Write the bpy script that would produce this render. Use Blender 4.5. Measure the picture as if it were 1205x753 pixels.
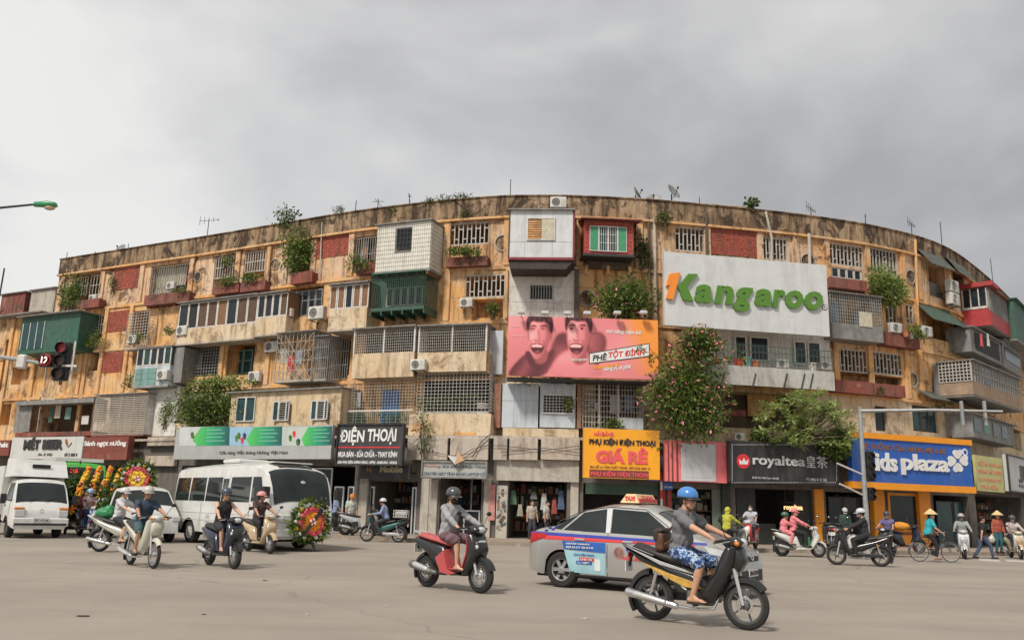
import bpy, math, random
import numpy as np
from mathutils import Vector, Matrix
R_ = math.radians
scn = bpy.context.scene
for o in list(bpy.data.objects): bpy.data.objects.remove(o)
COL = scn.collection

# ------------------------------------------------------------------ camera
CAM_H = 1.42; ROLL = R_(1.6); FPX = 1000.0; IW, IH = 1205.0, 753.0; HORIZ = 597.0
PITCH = math.atan((HORIZ-IH/2)*math.cos(ROLL)/FPX)
cf = np.array([0, math.cos(PITCH), math.sin(PITCH)]); _r = np.array([1., 0, 0]); _u = np.cross(_r, cf)
cr = _r*math.cos(ROLL)+_u*math.sin(ROLL); cu = np.cross(cr, cf)
cam = bpy.data.cameras.new('camera'); camo = bpy.data.objects.new('camera', cam); COL.objects.link(camo)
camo.matrix_world = Matrix(((cr[0], cu[0], -cf[0], 0), (cr[1], cu[1], -cf[1], 0), (cr[2], cu[2], -cf[2], CAM_H), (0, 0, 0, 1)))
cam.sensor_width = 36; cam.lens = 36*FPX/IW; cam.clip_end = 3000; cam.clip_start = 0.1
scn.camera = camo
# ------------------------------------------------------------------ sky and sun
SUN_EL, SUN_AZ = 50, 34        # degrees; azimuth measured from straight behind the camera towards its left
w = bpy.data.worlds.new('World'); scn.world = w; w.use_nodes = True
nt = w.node_tree; N = nt.nodes; L = nt.links; N.clear()
wo = N.new('ShaderNodeOutputWorld'); bg = N.new('ShaderNodeBackground'); bg.inputs['Strength'].default_value = 0.1
sky = N.new('ShaderNodeTexSky'); sky.sky_type = 'NISHITA'; sky.sun_disc = False
sky.sun_elevation = R_(SUN_EL); sky.sun_rotation = R_(180+SUN_AZ)
tc = N.new('ShaderNodeTexCoord')
mp = N.new('ShaderNodeMapping'); mp.inputs['Scale'].default_value = (1.0, 1.0, 1.5); mp.inputs['Location'].default_value = (0.33, 0.1, 0.25)
L.new(tc.outputs['Generated'], mp.inputs['Vector'])
n1 = N.new('ShaderNodeTexNoise'); n1.inputs['Scale'].default_value = 1.7; n1.inputs['Detail'].default_value = 4; n1.inputs['Roughness'].default_value = 0.5; n1.inputs['Distortion'].default_value = 0.35
L.new(mp.outputs[0], n1.inputs['Vector'])
n2 = N.new('ShaderNodeTexNoise'); n2.inputs['Scale'].default_value = 4.5; n2.inputs['Detail'].default_value = 6; n2.inputs['Roughness'].default_value = 0.55; n2.inputs['Distortion'].default_value = 0.3
L.new(mp.outputs[0], n2.inputs['Vector'])
mxn = N.new('ShaderNodeMix'); mxn.inputs[0].default_value = 0.22
L.new(n1.outputs['Fac'], mxn.inputs[2]); L.new(n2.outputs['Fac'], mxn.inputs[3])
cr_ = N.new('ShaderNodeValToRGB')
e = cr_.color_ramp.elements
e[0].position = 0.40; e[0].color = (3.75, 3.75, 3.8, 1)
e[1].position = 0.62; e[1].color = (6.7, 6.65, 6.5, 1)
m_ = e.new(0.51); m_.color = (5.2, 5.2, 5.2, 1)
L.new(mxn.outputs[0], cr_.inputs[0])
# the cover is a little heavier towards the right-hand part of the street
sep = N.new('ShaderNodeSeparateXYZ'); L.new(tc.outputs['Generated'], sep.inputs[0])
mr = N.new('ShaderNodeMapRange'); mr.inputs[1].default_value = -0.5; mr.inputs[2].default_value = 0.6; mr.inputs[3].default_value = 1.06; mr.inputs[4].default_value = 0.86
L.new(sep.outputs[0], mr.inputs[0])
ml = N.new('ShaderNodeMix'); ml.data_type = 'RGBA'; ml.blend_type = 'MULTIPLY'; ml.inputs[0].default_value = 1
L.new(cr_.outputs[0], ml.inputs[6]); L.new(mr.outputs[0], ml.inputs[7])
mxs = N.new('ShaderNodeMix'); mxs.data_type = 'RGBA'; mxs.inputs[0].default_value = 0.95
L.new(sky.outputs[0], mxs.inputs[6]); L.new(ml.outputs[2], mxs.inputs[7])
L.new(mxs.outputs[2], bg.inputs['Color']); L.new(bg.outputs[0], wo.inputs['Surface'])
sun = bpy.data.lights.new('sun', 'SUN'); sun.energy = 2.8; sun.angle = R_(9); sun.color = (1.0, 0.93, 0.83)
suno = bpy.data.objects.new('sun', sun); COL.objects.link(suno); suno.location = (-20, -20, 40)
sd = Vector((-math.sin(R_(SUN_AZ))*math.cos(R_(SUN_EL)), -math.cos(R_(SUN_AZ))*math.cos(R_(SUN_EL)), math.sin(R_(SUN_EL))))
suno.rotation_euler = sd.to_track_quat('Z', 'Y').to_euler()
scn.view_settings.view_transform = 'Standard'; scn.view_settings.look = 'None'; scn.view_settings.exposure = 0.30; scn.view_settings.gamma = 1
scn.render.engine = 'CYCLES'

# ------------------------------------------------------------------ geometry helpers
class MB:
    """collects faces of one mesh; every face keeps a material slot"""
    def __init__(s): s.v = []; s.f = []; s.m = []
    def add(s, vs, fs, mi=0):
        k = len(s.v); s.v.extend([tuple(map(float, p)) for p in vs]); s.f.extend([tuple(k+i for i in q) for q in fs]); s.m.extend([mi]*len(fs)); return s
    def b(s, x0, x1, y0, y1, z0, z1, mi=0):
        return s.add([(x0,y0,z0),(x1,y0,z0),(x1,y1,z0),(x0,y1,z0),(x0,y0,z1),(x1,y0,z1),(x1,y1,z1),(x0,y1,z1)],
            [(0,3,2,1),(4,5,6,7),(0,1,5,4),(1,2,6,5),(2,3,7,6),(3,0,4,7)], mi)
    def bv(s, x0, x1, y0, y1, z0, z1, r=.02, mi=0):
        """box with chamfered vertical/front edges"""
        A = []
        for z, k in ((z0, r), (z0+r, 0), (z1-r, 0), (z1, r)):
            a, b_, c, d = x0+k, x1-k, y0+k, y1-k
            A += [(a+r,c,z),(b_-r,c,z),(b_,c+r,z),(b_,d-r,z),(b_-r,d,z),(a+r,d,z),(a,d-r,z),(a,c+r,z)]
        F = [tuple(range(7,-1,-1)), tuple(range(24,32))]
        for k in range(3):
            for i in range(8): F.append((k*8+i, k*8+(i+1)%8, k*8+8+(i+1)%8, k*8+8+i))
        return s.add(A, F, mi)
    def bar(s, a, b_, r, n=4, mi=0): return s.tube([a, b_], r, n, mi)
    def tube(s, pts, r, n=6, mi=0, caps=True):
        pts = [Vector(p) for p in pts]; k0 = len(s.v); m = len(pts)
        rr = r if isinstance(r, (list, tuple)) else [r]*m
        ref = None; V = []
        for i, p in enumerate(pts):
            t = (pts[min(i+1, m-1)]-pts[max(i-1, 0)]).normalized()
            if ref is None: ref = Vector((0, 0, 1)) if abs(t.z) < .9 else Vector((1, 0, 0))
            a = t.cross(ref); a = a.normalized() if a.length > 1e-6 else t.orthogonal().normalized()
            c = a.cross(t).normalized(); ref = c
            for j in range(n):
                g = 2*math.pi*(j+.5)/n; V.append(p+a*(rr[i]*math.cos(g))+c*(rr[i]*math.sin(g)))
        F = [(i*n+j, i*n+(j+1) % n, (i+1)*n+(j+1) % n, (i+1)*n+j) for i in range(m-1) for j in range(n)]
        if caps: F += [tuple(range(n-1, -1, -1)), tuple(range((m-1)*n, m*n))]
        return s.add(V, F, mi)
    def lathe(s, prof, c=(0, 0, 0), ax=(0, 0, 1), n=16, mi=0, closed=False):
        """prof: (radius, offset along axis)"""
        ax = Vector(ax).normalized(); a = ax.orthogonal().normalized(); b_ = ax.cross(a); c = Vector(c); V = []
        for r, h in prof:
            for j in range(n):
                g = 2*math.pi*j/n; V.append(c+ax*h+a*(r*math.cos(g))+b_*(r*math.sin(g)))
        m = len(prof); F = []
        for i in range(m if closed else m-1):
            i2 = (i+1) % m
            for j in range(n): F.append((i*n+j, i*n+(j+1) % n, i2*n+(j+1) % n, i2*n+j))
        if not closed:
            if prof[0][0] > 1e-4: F.append(tuple(range(n-1, -1, -1)))
            if prof[-1][0] > 1e-4: F.append(tuple(range((m-1)*n, m*n)))
        return s.add(V, F, mi)
    def ell(s, c, r, n=10, m=6, rot=None, mi=0):
        V = []; F = []
        for i in range(m+1):
            p = math.pi*i/m
            for j in range(n):
                g = 2*math.pi*j/n; q = Vector((r[0]*math.sin(p)*math.cos(g), r[1]*math.sin(p)*math.sin(g), r[2]*math.cos(p)))
                V.append((rot @ q if rot else q)+Vector(c))
        for i in range(m):
            for j in range(n): F.append((i*n+j, (i+1)*n+j, (i+1)*n+(j+1) % n, i*n+(j+1) % n))
        return s.add(V, F, mi)
    def cap(s, a, b_, ra, rb, n=8, mi=0):
        """tapered capsule"""
        a = Vector(a); b_ = Vector(b_); d = (b_-a); l = d.length; d = d/l if l > 1e-6 else Vector((0, 0, 1))
        prof = [(ra*math.sin(t), -ra*math.cos(t)) for t in (0.05, .6, 1.1, 1.5708)]+[(rb*math.sin(t), l+rb*-math.cos(t)) for t in (1.5708, 2.0, 2.55, 3.09)]
        return s.lathe(prof, a, d, n, mi)
    def prism(s, poly, y0, y1, mi=0):
        """poly in (x,z); extruded along y"""
        n = len(poly); V = [(p[0], y0, p[1]) for p in poly]+[(p[0], y1, p[1]) for p in poly]
        a = sum(poly[i][0]*poly[(i+1) % n][1]-poly[(i+1) % n][0]*poly[i][1] for i in range(n))
        fr = tuple(range(n)); bk = tuple(range(2*n-1, n-1, -1))
        sd_ = [(i, i+n, (i+1) % n+n, (i+1) % n) for i in range(n)]
        F = [fr, bk]+sd_
        if (a < 0) != (y1 < y0): F = [tuple(reversed(q)) for q in F]
        return s.add(V, F, mi)
    def pillow(s, outline, w, inset=.03, k=.55, mi=0, mid=None):
        """side outline in (x,z) grown to a rounded solid of half width w about y=0 (mid: offset)"""
        n = len(outline); c = mid or 0
        ctr = Vector((sum(p[0] for p in outline)/n, sum(p[1] for p in outline)/n))
        a = sum(outline[i][0]*outline[(i+1) % n][1]-outline[(i+1) % n][0]*outline[i][1] for i in range(n))
        ol = list(outline) if a > 0 else list(reversed(outline))
        def off(d):
            res = []
            for i in range(n):
                p0, p1, p2 = Vector(ol[i-1]), Vector(ol[i]), Vector(ol[(i+1) % n])
                e1 = (p1-p0).normalized(); e2 = (p2-p1).normalized()
                nn = Vector((-e1.y, e1.x))+Vector((-e2.y, e2.x)); nn = nn.normalized() if nn.length > 1e-6 else Vector((0, 0))
                res.append(p1+nn*d)
            return res
        V = []
        for y, d in ((-w, inset), (-w*.82, inset*.35), (-w*k, 0), (w*k, 0), (w*.82, inset*.35), (w, inset)):
            V += [(q.x, y+c, q.y) for q in off(d)]
        F = [tuple(range(n)), tuple(range(6*n-1, 5*n-1, -1))]
        for r in range(5):
            for i in range(n): F.append((r*n+i, (r+1)*n+i, (r+1)*n+(i+1) % n, r*n+(i+1) % n))
        return s.add(V, F, mi)
    def tf(s, M, k0=0):
        for i in range(k0, len(s.v)): s.v[i] = tuple(M @ Vector(s.v[i]))
        return s
    def mesh(s, name, mats, smooth=False):
        me = bpy.data.meshes.new(name); me.from_pydata(s.v, [], s.f)
        for m in (mats if isinstance(mats, (list, tuple)) else [mats]): me.materials.append(m)
        if any(s.m): me.polygons.foreach_set('material_index', s.m)
        if smooth:
            me.polygons.foreach_set('use_smooth', [True]*len(s.f)); me.set_sharp_from_angle(angle=R_(smooth if smooth is not True else 38))
        me.update(); return me
    def build(s, name, mats, parent=None, loc=(0, 0, 0), rz=0, smooth=False, kind=None):
        return link(name, s.mesh(name, mats, smooth), parent, loc, rz, kind)

def link(name, me, parent=None, loc=(0, 0, 0), rz=0, kind=None):
    o = bpy.data.objects.new(name, me); COL.objects.link(o)
    if parent: o.parent = parent
    o.location = loc
    if rz: o.rotation_euler = (0, 0, rz)
    if kind: o['kind'] = kind
    return o
def thing(name, label, cat, loc=(0, 0, 0), rz=0, group=None, scale=None):
    o = bpy.data.objects.new(name, None); COL.objects.link(o); o.empty_display_size = .2
    o.location = loc; o.rotation_euler = (0, 0, rz)
    if scale: o.scale = (scale,)*3
    return tag(o, label, cat, group)
def tag(o, label, cat, group=None):
    o['label'] = label; o['category'] = cat
    if group: o['group'] = group
    return o
def copy_tree(o, parent=None):
    c = o.copy(); COL.objects.link(c); c.parent = parent
    for ch in list(o.children): copy_tree(ch, c)
    return c

# ------------------------------------------------------------------ materials
_mats = {}
def mat(name, col, rough=.6, var=.12, scale=5., metal=0., bump=0., dirt=0., dirtcol=(.10, .08, .06), coords='world', streak=True, coat=0., spec=None, alpha=None, emit=0., detail=5):
    if name in _mats: return _mats[name]
    m = bpy.data.materials.new(name); m.use_nodes = True; nt = m.node_tree; N = nt.nodes; L = nt.links
    p = N['Principled BSDF']; p.inputs['Roughness'].default_value = rough; p.inputs['Metallic'].default_value = metal
    if coat: p.inputs['Coat Weight'].default_value = coat; p.inputs['Coat Roughness'].default_value = .08
    if spec is not None: p.inputs['Specular IOR Level'].default_value = spec
    if emit: p.inputs['Emission Color'].default_value = (*col, 1); p.inputs['Emission Strength'].default_value = emit
    if coords == 'world': g = N.new('ShaderNodeNewGeometry').outputs['Position']
    else: g = N.new('ShaderNodeTexCoord').outputs['Object']
    n = N.new('ShaderNodeTexNoise'); n.inputs['Scale'].default_value = scale; n.inputs['Detail'].default_value = detail; n.inputs['Roughness'].default_value = .6
    L.new(g, n.inputs['Vector'])
    mr = N.new('ShaderNodeMapRange'); mr.inputs[1].default_value = .3; mr.inputs[2].default_value = .7
    L.new(n.outputs['Fac'], mr.inputs[0])
    mx = N.new('ShaderNodeMix'); mx.data_type = 'RGBA'
    mx.inputs[6].default_value = (*[c*(1-var) for c in col], 1); mx.inputs[7].default_value = (*[min(1, c*(1+var)) for c in col], 1)
    L.new(mr.outputs[0], mx.inputs[0]); out = mx.outputs[2]
    if dirt:
        mpn = N.new('ShaderNodeMapping'); mpn.inputs['Scale'].default_value = (2.6, 2.6, .45) if streak else (1, 1, 1)
        L.new(g, mpn.inputs[0])
        n2 = N.new('ShaderNodeTexNoise'); n2.inputs['Scale'].default_value = 1.0; n2.inputs['Detail'].default_value = 7; n2.inputs['Roughness'].default_value = .65
        L.new(mpn.outputs[0], n2.inputs['Vector'])
        m2 = N.new('ShaderNodeMapRange'); m2.inputs[1].default_value = .48; m2.inputs[2].default_value = .72; m2.inputs[3].default_value = 0; m2.inputs[4].default_value = dirt
        L.new(n2.outputs['Fac'], m2.inputs[0])
        mx2 = N.new('ShaderNodeMix'); mx2.data_type = 'RGBA'; mx2.inputs[7].default_value = (*dirtcol, 1)
        L.new(m2.outputs[0], mx2.inputs[0]); L.new(out, mx2.inputs[6]); out = mx2.outputs[2]
    L.new(out, p.inputs['Base Color'])
    if bump:
        bn = N.new('ShaderNodeBump'); bn.inputs['Strength'].default_value = bump; bn.inputs['Distance'].default_value = .03
        n3 = N.new('ShaderNodeTexNoise'); n3.inputs['Scale'].default_value = scale*4; n3.inputs['Detail'].default_value = 6; L.new(g, n3.inputs['Vector'])
        L.new(n3.outputs['Fac'], bn.inputs['Height']); L.new(bn.outputs[0], p.inputs['Normal'])
    _mats[name] = m; return m
def glassmat(name, col=(.02, .025, .03), rough=.08):
    """window glass: dark see-nothing pane with a clear reflection"""
    m = mat(name, col, rough=rough, var=.3, scale=1.5, spec=.38); return m
def plaster(name, a, b, stain, amt=.5, peel=(.52, .49, .44), scale=.55, up=0.):
    """weathered plaster: two paints, run-off streaks and bare patches"""
    m = bpy.data.materials.new(name); m.use_nodes = True; nt = m.node_tree; N = nt.nodes; L = nt.links
    p = N['Principled BSDF']; p.inputs['Roughness'].default_value = .88; p.inputs['Specular IOR Level'].default_value = .25
    g = N.new('ShaderNodeNewGeometry').outputs['Position']
    def noise(sc, det, vec, rg=.6, dist=0):
        n = N.new('ShaderNodeTexNoise'); n.inputs['Scale'].default_value = sc; n.inputs['Detail'].default_value = det; n.inputs['Roughness'].default_value = rg; n.inputs['Distortion'].default_value = dist
        L.new(vec, n.inputs['Vector']); return n.outputs['Fac']
    def rng(v, lo, hi, o0=0, o1=1):
        r = N.new('ShaderNodeMapRange'); r.inputs[1].default_value = lo; r.inputs[2].default_value = hi; r.inputs[3].default_value = o0; r.inputs[4].default_value = o1
        L.new(v, r.inputs[0]); return r.outputs[0]
    def mix(f, x, y):
        q = N.new('ShaderNodeMix'); q.data_type = 'RGBA'
        for k, z in ((0, f), (6, x), (7, y)):
            if isinstance(z, tuple): q.inputs[k].default_value = (*z, 1)
            elif isinstance(z, float): q.inputs[k].default_value = z
            else: L.new(z, q.inputs[k])
        return q.outputs[2]
    c = mix(rng(noise(scale, 5, g), .38, .62), a, b)
    c = mix(rng(noise(6, 6, g, .7), .35, .75, 0, .38), c, tuple(x*.45 for x in a))
    c = mix(rng(noise(1.3, 8, g, .7, .4), .60, .66, 0, .75), c, peel)
    mp = N.new('ShaderNodeMapping'); mp.inputs['Scale'].default_value = (3.2, 3.2, .42); L.new(g, mp.inputs[0])
    s1 = rng(noise(1, 9, mp.outputs[0], .72), .49-up, .66-up, 0, amt)
    s2 = rng(noise(.9, 9, g, .74, .8), .53-up, .62-up, 0, min(1, amt*1.15))
    c = mix(s1, c, stain); c = mix(s2, c, tuple(x*1.6 for x in stain))
    L.new(c, p.inputs['Base Color'])
    bn = N.new('ShaderNodeBump'); bn.inputs['Strength'].default_value = .5; bn.inputs['Distance'].default_value = .04
    L.new(noise(5, 8, g, .7), bn.inputs['Height']); L.new(bn.outputs[0], p.inputs['Normal'])
    _mats[name] = m; return m

# ------------------------------------------------------------------ facade plan (metres; x right, y away from the camera)
PLAN = np.array([(-55.6,65.8),(-39.41,57.6),(-34.34,55.01),(-28.73,52.16),(-24.04,49.78),(-20.17,47.81),(-17.77,46.63),(-12.6,43.86),(-9.08,41.98),(-7.16,41.05),
  (-3.61,39.6),(-1.09,38.86),(-.15,38.66),(2.62,38.41),(6.23,38.65),(7.12,38.78),(12.3,39.71),(15.32,40.47),(18.0,41.33),(21.36,42.95),(23.76,44.72),
  (26.21,47.19),(29.54,50.9),(33.12,55.1),(37.35,60.29),(47.0,72.0)])
def _smooth(P, k=2):
    for _ in range(k):
        Q = [P[0]]
        for a, b in zip(P[:-1], P[1:]): Q += [a*.75+b*.25, a*.25+b*.75]
        P = np.array(Q+[P[-1]])
    return P
PS = _smooth(PLAN); SS = np.r_[0, np.cumsum(np.hypot(*np.diff(PS, axis=0).T))]
_tg = np.gradient(PS, axis=0); _tg /= np.hypot(_tg[:, 0], _tg[:, 1])[:, None]
def fp(s, d=0.):
    x = np.interp(s, SS, PS[:, 0]); y = np.interp(s, SS, PS[:, 1]); t = ft(s)
    return np.array([x+t[1]*d, y-t[0]*d])
def ft(s):
    t = np.array([np.interp(s, SS, _tg[:, 0]), np.interp(s, SS, _tg[:, 1])]); return t/np.hypot(*t)
def fpt(s, z, d=0.): q = fp(s, d); return Vector((q[0], q[1], z))
def fang(s): t = ft(s); return math.atan2(t[1], t[0])
def ray(x, y): return cf+cr*((x-IW/2)/FPX)-cu*((y-IH/2)/FPX)
def fs(x, y, d=0.):
    """photo position -> (s, z) on the facade surface lying d in front of the wall"""
    r = ray(x, y); az = r[0]/r[1]
    f = lambda s: (lambda q: q[0]-az*q[1])(fp(s, d))
    a, b = 2.0, SS[-1]-1
    for _ in range(50):
        c = (a+b)/2
        if f(c) < 0: a = c
        else: b = c
    q = fp(a, d); return a, CAM_H+r[2]*q[1]/r[1]
def rect(x0, y0, x1, y1, d=0.):
    ym = (y0+y1)/2; xm = (x0+x1)/2
    s0 = fs(x0, ym, d)[0]; s1 = fs(x1, ym, d)[0]; z1 = fs(xm, y0, d)[1]; z0 = fs(xm, y1, d)[1]
    return s0, z0, s1, z1
def G(x, y, z=0.):
    r = ray(x, y); t = (z-CAM_H)/r[2]; return Vector((r[0]*t, r[1]*t, z))

def GP(x, y):
    """like G, but on top of the pavement where the point lies behind the kerb"""
    p = G(x, y); q = np.array([p.x, p.y]); i = int(np.argmin(((PS-q)**2).sum(1))); t = _tg[i]; d = float((q-PS[i]) @ np.array([t[1], -t[0]]))
    return G(x, y, .132) if d < 5.0 else p
# ------------------------------------------------------------------ text
def text_mesh(txt, w=None, h=None, ext=.01, weight=0., shear=0., align='C'):
    """letters in the xz plane facing -y, fitted to w x h, centred on the origin"""
    cu_ = bpy.data.curves.new('t', 'FONT'); cu_.body = txt; cu_.extrude = .001; cu_.offset = weight; cu_.shear = shear; cu_.resolution_u = 3; cu_.align_x = 'CENTER'
    ob = bpy.data.objects.new('t', cu_); me = bpy.data.meshes.new_from_object(ob)
    v = np.empty(len(me.vertices)*3, 'f'); me.vertices.foreach_get('co', v); v = v.reshape(-1, 3)
    lo, hi = v.min(0), v.max(0); sx = (w/(hi[0]-lo[0])) if w else None; sy = (h/(hi[1]-lo[1])) if h else None
    sx = sx or sy; sy = sy or sx
    q = np.stack([(v[:, 0]-(lo[0]+hi[0])/2)*sx, -np.sign(v[:, 2])*ext, (v[:, 1]-(lo[1]+hi[1])/2)*sy], 1)
    me.vertices.foreach_set('co', q.astype('f').ravel()); me.update()
    me.materials.clear()
    bpy.data.objects.remove(ob); bpy.data.curves.remove(cu_); return me
def split_letters(me):
    """one mesh per letter: islands of the word, accents kept with their letter"""
    n = len(me.vertices); v = np.empty(n*3, 'f'); me.vertices.foreach_get('co', v); v = v.reshape(-1, 3); par = list(range(n))
    def find(a):
        while par[a] != a: par[a] = par[par[a]]; a = par[a]
        return a
    F = [tuple(p.vertices) for p in me.polygons]
    for f in F:
        r = find(f[0])
        for k in f[1:]: par[find(k)] = r
    isl = {}
    for i in range(n): isl.setdefault(find(i), []).append(i)
    G_ = sorted(([v[i, 0].min(), v[i, 0].max(), list(i)] for i in isl.values()), key=lambda g: -len(g[2])*0+g[0]); out = []
    for g in G_:
        for o in out:
            ov = min(g[1], o[1])-max(g[0], o[0])
            if ov > .55*min(g[1]-g[0], o[1]-o[0]): o[0] = min(o[0], g[0]); o[1] = max(o[1], g[1]); o[2] += g[2]; break
        else: out.append(g)
    res = []
    for a, b, ids in out:
        lut = {k: i for i, k in enumerate(ids)}; c = np.array([(a+b)/2, 0, 0]); nm = bpy.data.meshes.new('letter')
        nm.from_pydata([tuple(v[k]-c) for k in ids], [], [tuple(lut[k] for k in f) for f in F if f[0] in lut]); nm.update(); res.append((float(c[0]), nm))
    return res
# ------------------------------------------------------------------ shared materials
WALL_T = plaster('plaster_pale', (.70, .52, .37), (.70, .40, .19), (.075, .045, .03), .85, peel=(.68, .60, .52), up=.012)
WALL_M = plaster('plaster_ochre', (.76, .40, .145), (.72, .50, .29), (.085, .05, .032), .72, peel=(.66, .55, .43), up=.01)
WALL_C = plaster('plaster_cream', (.70, .58, .42), (.66, .50, .31), (.12, .075, .045), .62, scale=.4)
WALL_W = plaster('plaster_white', (.76, .74, .70), (.70, .67, .61), (.15, .13, .11), .35)
PARAP = plaster('plaster_grime', (.28, .185, .11), (.46, .33, .21), (.038, .026, .018), .95, peel=(.60, .46, .34), up=.045)
INNER = plaster('plaster_inner', (.15, .10, .065), (.18, .14, .10), (.04, .03, .025), .6, peel=(.24, .20, .17))  # inner plaster colour darkened to deepen the shade in the recesses
CONC = plaster('bare_concrete', (.42, .38, .33), (.50, .45, .38), (.12, .10, .085), .55)
CANOPY = plaster('canopy_concrete', (.50, .44, .38), (.56, .47, .38), (.14, .11, .09), .5)
TRIM = plaster('trim_orange', (.76, .41, .16), (.70, .46, .26), (.11, .06, .04), .5)
REDL = plaster('red_ledge', (.28, .085, .065), (.25, .11, .085), (.05, .035, .03), .8, peel=(.42, .28, .22))
BRICK = mat('brick_red', (.36, .085, .055), .85, .4, 7, dirt=.75)
MORT = mat('mortar_brown', (.28, .16, .11), .9, .2, 8)
WHITE = mat('paint_white_worn', (.60, .585, .55), .55, .15, 6, dirt=.55, dirtcol=(.3, .24, .18))
STEEL = mat('steel_grey', (.34, .35, .34), .5, .2, 8, metal=.3, dirt=.35)
GRIDW = mat('grille_white', (.46, .445, .41), .6, .15, 7, dirt=.4, dirtcol=(.22, .14, .09))
GRIDD = mat('grille_dark', (.10, .12, .11), .6, .2, 8)
GRIDG = mat('grille_green', (.04, .09, .065), .6, .2, 8)
GLASS = glassmat('window_glass'); GLASST = glassmat('window_glass_teal', (.02, .06, .065), .15)
WOOD = mat('wood_brown', (.21, .105, .05), .7, .3, 12, dirt=.3)
GREENP = mat('paint_dark_green', (.03, .105, .075), .6, .25, 3, dirt=.45)
TEAL = mat('paint_teal', (.17, .32, .29), .65, .15, 4, dirt=.5)
BLUEP = mat('paint_blue', (.02, .14, .42), .5, .15, 4)
SHEETB = mat('sheet_pale_blue', (.50, .555, .60), .5, .07, 2, dirt=.75, dirtcol=(.22, .19, .16))
SHEETG = mat('sheet_grey', (.22, .22, .21), .65, .25, 3, dirt=.75, dirtcol=(.13, .10, .08))
SHEETL = mat('sheet_light_grey', (.58, .60, .62), .45, .08, 2, dirt=.5, dirtcol=(.35, .33, .3))
BLACK = mat('matte_black', (.018, .018, .02), .7, .3, 6)
DARKM = mat('dark_metal', (.05, .05, .05), .5, .3, 8, metal=.4)
MAROON = mat('paint_maroon', (.22, .02, .035), .6, .2, 4, dirt=.4)
TILEW = mat('tile_white', (.68, .66, .59), .35, .1, 3, dirt=.4, dirtcol=(.30, .26, .2))
GROUTW = mat('grout_dark', (.18, .17, .155), .9, .2, 9)
CURT = mat('cloth_cream', (.50, .46, .36), .9, .2, 6)
REDC = mat('cloth_red', (.55, .04, .035), .85, .2, 6)
PIPEW = mat('pipe_pale', (.50, .46, .40), .6, .2, 6, dirt=.5)
PIPED = mat('pipe_dark', (.10, .08, .065), .7, .25, 6)

# ------------------------------------------------------------------ ground, road, pavement
def asphalt():
    m = bpy.data.materials.new('asphalt_dusty'); m.use_nodes = True; nt = m.node_tree; N = nt.nodes; L = nt.links
    p = N['Principled BSDF']; p.inputs['Roughness'].default_value = .82; p.inputs['Specular IOR Level'].default_value = .3
    g = N.new('ShaderNodeNewGeometry').outputs['Position']
    def nz(sc, det, rg=.6, stretch=None):
        n = N.new('ShaderNodeTexNoise'); n.inputs['Scale'].default_value = sc; n.inputs['Detail'].default_value = det; n.inputs['Roughness'].default_value = rg
        if stretch:
            mp = N.new('ShaderNodeMapping'); mp.inputs['Scale'].default_value = stretch; mp.inputs['Rotation'].default_value = (0, 0, R_(-12)); L.new(g, mp.inputs[0]); L.new(mp.outputs[0], n.inputs[0])
        else: L.new(g, n.inputs[0])
        return n.outputs['Fac']
    def ramp(v, lo, hi, a=0, b=1):
        r = N.new('ShaderNodeMapRange'); r.inputs[1].default_value = lo; r.inputs[2].default_value = hi; r.inputs[3].default_value = a; r.inputs[4].default_value = b; L.new(v, r.inputs[0]); return r.outputs[0]
    def mix(f, x, y):
        q = N.new('ShaderNodeMix'); q.data_type = 'RGBA'; L.new(f, q.inputs[0])
        for k, z in ((6, x), (7, y)):
            if isinstance(z, tuple): q.inputs[k].default_value = (*z, 1)
            else: L.new(z, q.inputs[k])
        return q.outputs[2]
    c = mix(ramp(nz(.35, 5), .35, .65), (.30, .26, .22), (.37, .325, .275))
    c = mix(ramp(nz(.5, 4, .6, (.25, 2.2, 1)), .5, .75, 0, .35), c, (.20, .17, .14))
    c = mix(ramp(nz(45, 5, .8), .35, .72, 0, .62), c, (.17, .148, .125)); c = mix(ramp(nz(.22, 3, .5, (.35, 1.6, 1)), .45, .65, 0, .22), c, (.42, .38, .33))
    c = mix(ramp(nz(38, 2, .6), .66, .74, 0, .5), c, (.44, .40, .34))
    c = mix(ramp(nz(1.2, 6, .7), .67, .74, 0, .5), c, (.14, .12, .10))
    vo = N.new('ShaderNodeTexVoronoi'); vo.feature = 'DISTANCE_TO_EDGE'; vo.inputs['Scale'].default_value = .16
    nn = N.new('ShaderNodeTexNoise'); nn.inputs['Scale'].default_value = 1.3; nn.inputs['Detail'].default_value = 5; L.new(g, nn.inputs[0])
    va = N.new('ShaderNodeMix'); va.data_type = 'VECTOR'; va.inputs[0].default_value = .45; L.new(g, va.inputs[4]); L.new(nn.outputs['Color'], va.inputs[5]); L.new(va.outputs[1], vo.inputs['Vector'])
    c = mix(ramp(vo.outputs['Distance'], .001, .003, .28, 0), c, (.10, .085, .07))
    L.new(c, p.inputs['Base Color'])
    bn = N.new('ShaderNodeBump'); bn.inputs['Strength'].default_value = .35; bn.inputs['Distance'].default_value = .012
    L.new(nz(60, 4, .7), bn.inputs['Height']); L.new(bn.outputs[0], p.inputs['Normal'])
    return m
ROAD = asphalt()
PAVE = plaster('pavement_stone', (.34, .27, .22), (.40, .32, .26), (.14, .11, .09), .4)
KERB = plaster('kerb_stone', (.30, .24, .19), (.36, .30, .24), (.12, .10, .08), .5)
g_ = MB(); g_.add([(-900, -300, 0), (900, -300, 0), (900, 1600, 0), (-900, 1600, 0)], [(0, 1, 2, 3)]); o = g_.build('ground', mat('earth_brown', (.25, .21, .17), .9, .2, .3), loc=(0, 0, -.05)); o['kind'] = 'structure'
g_ = MB(); n_ = 24
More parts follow.
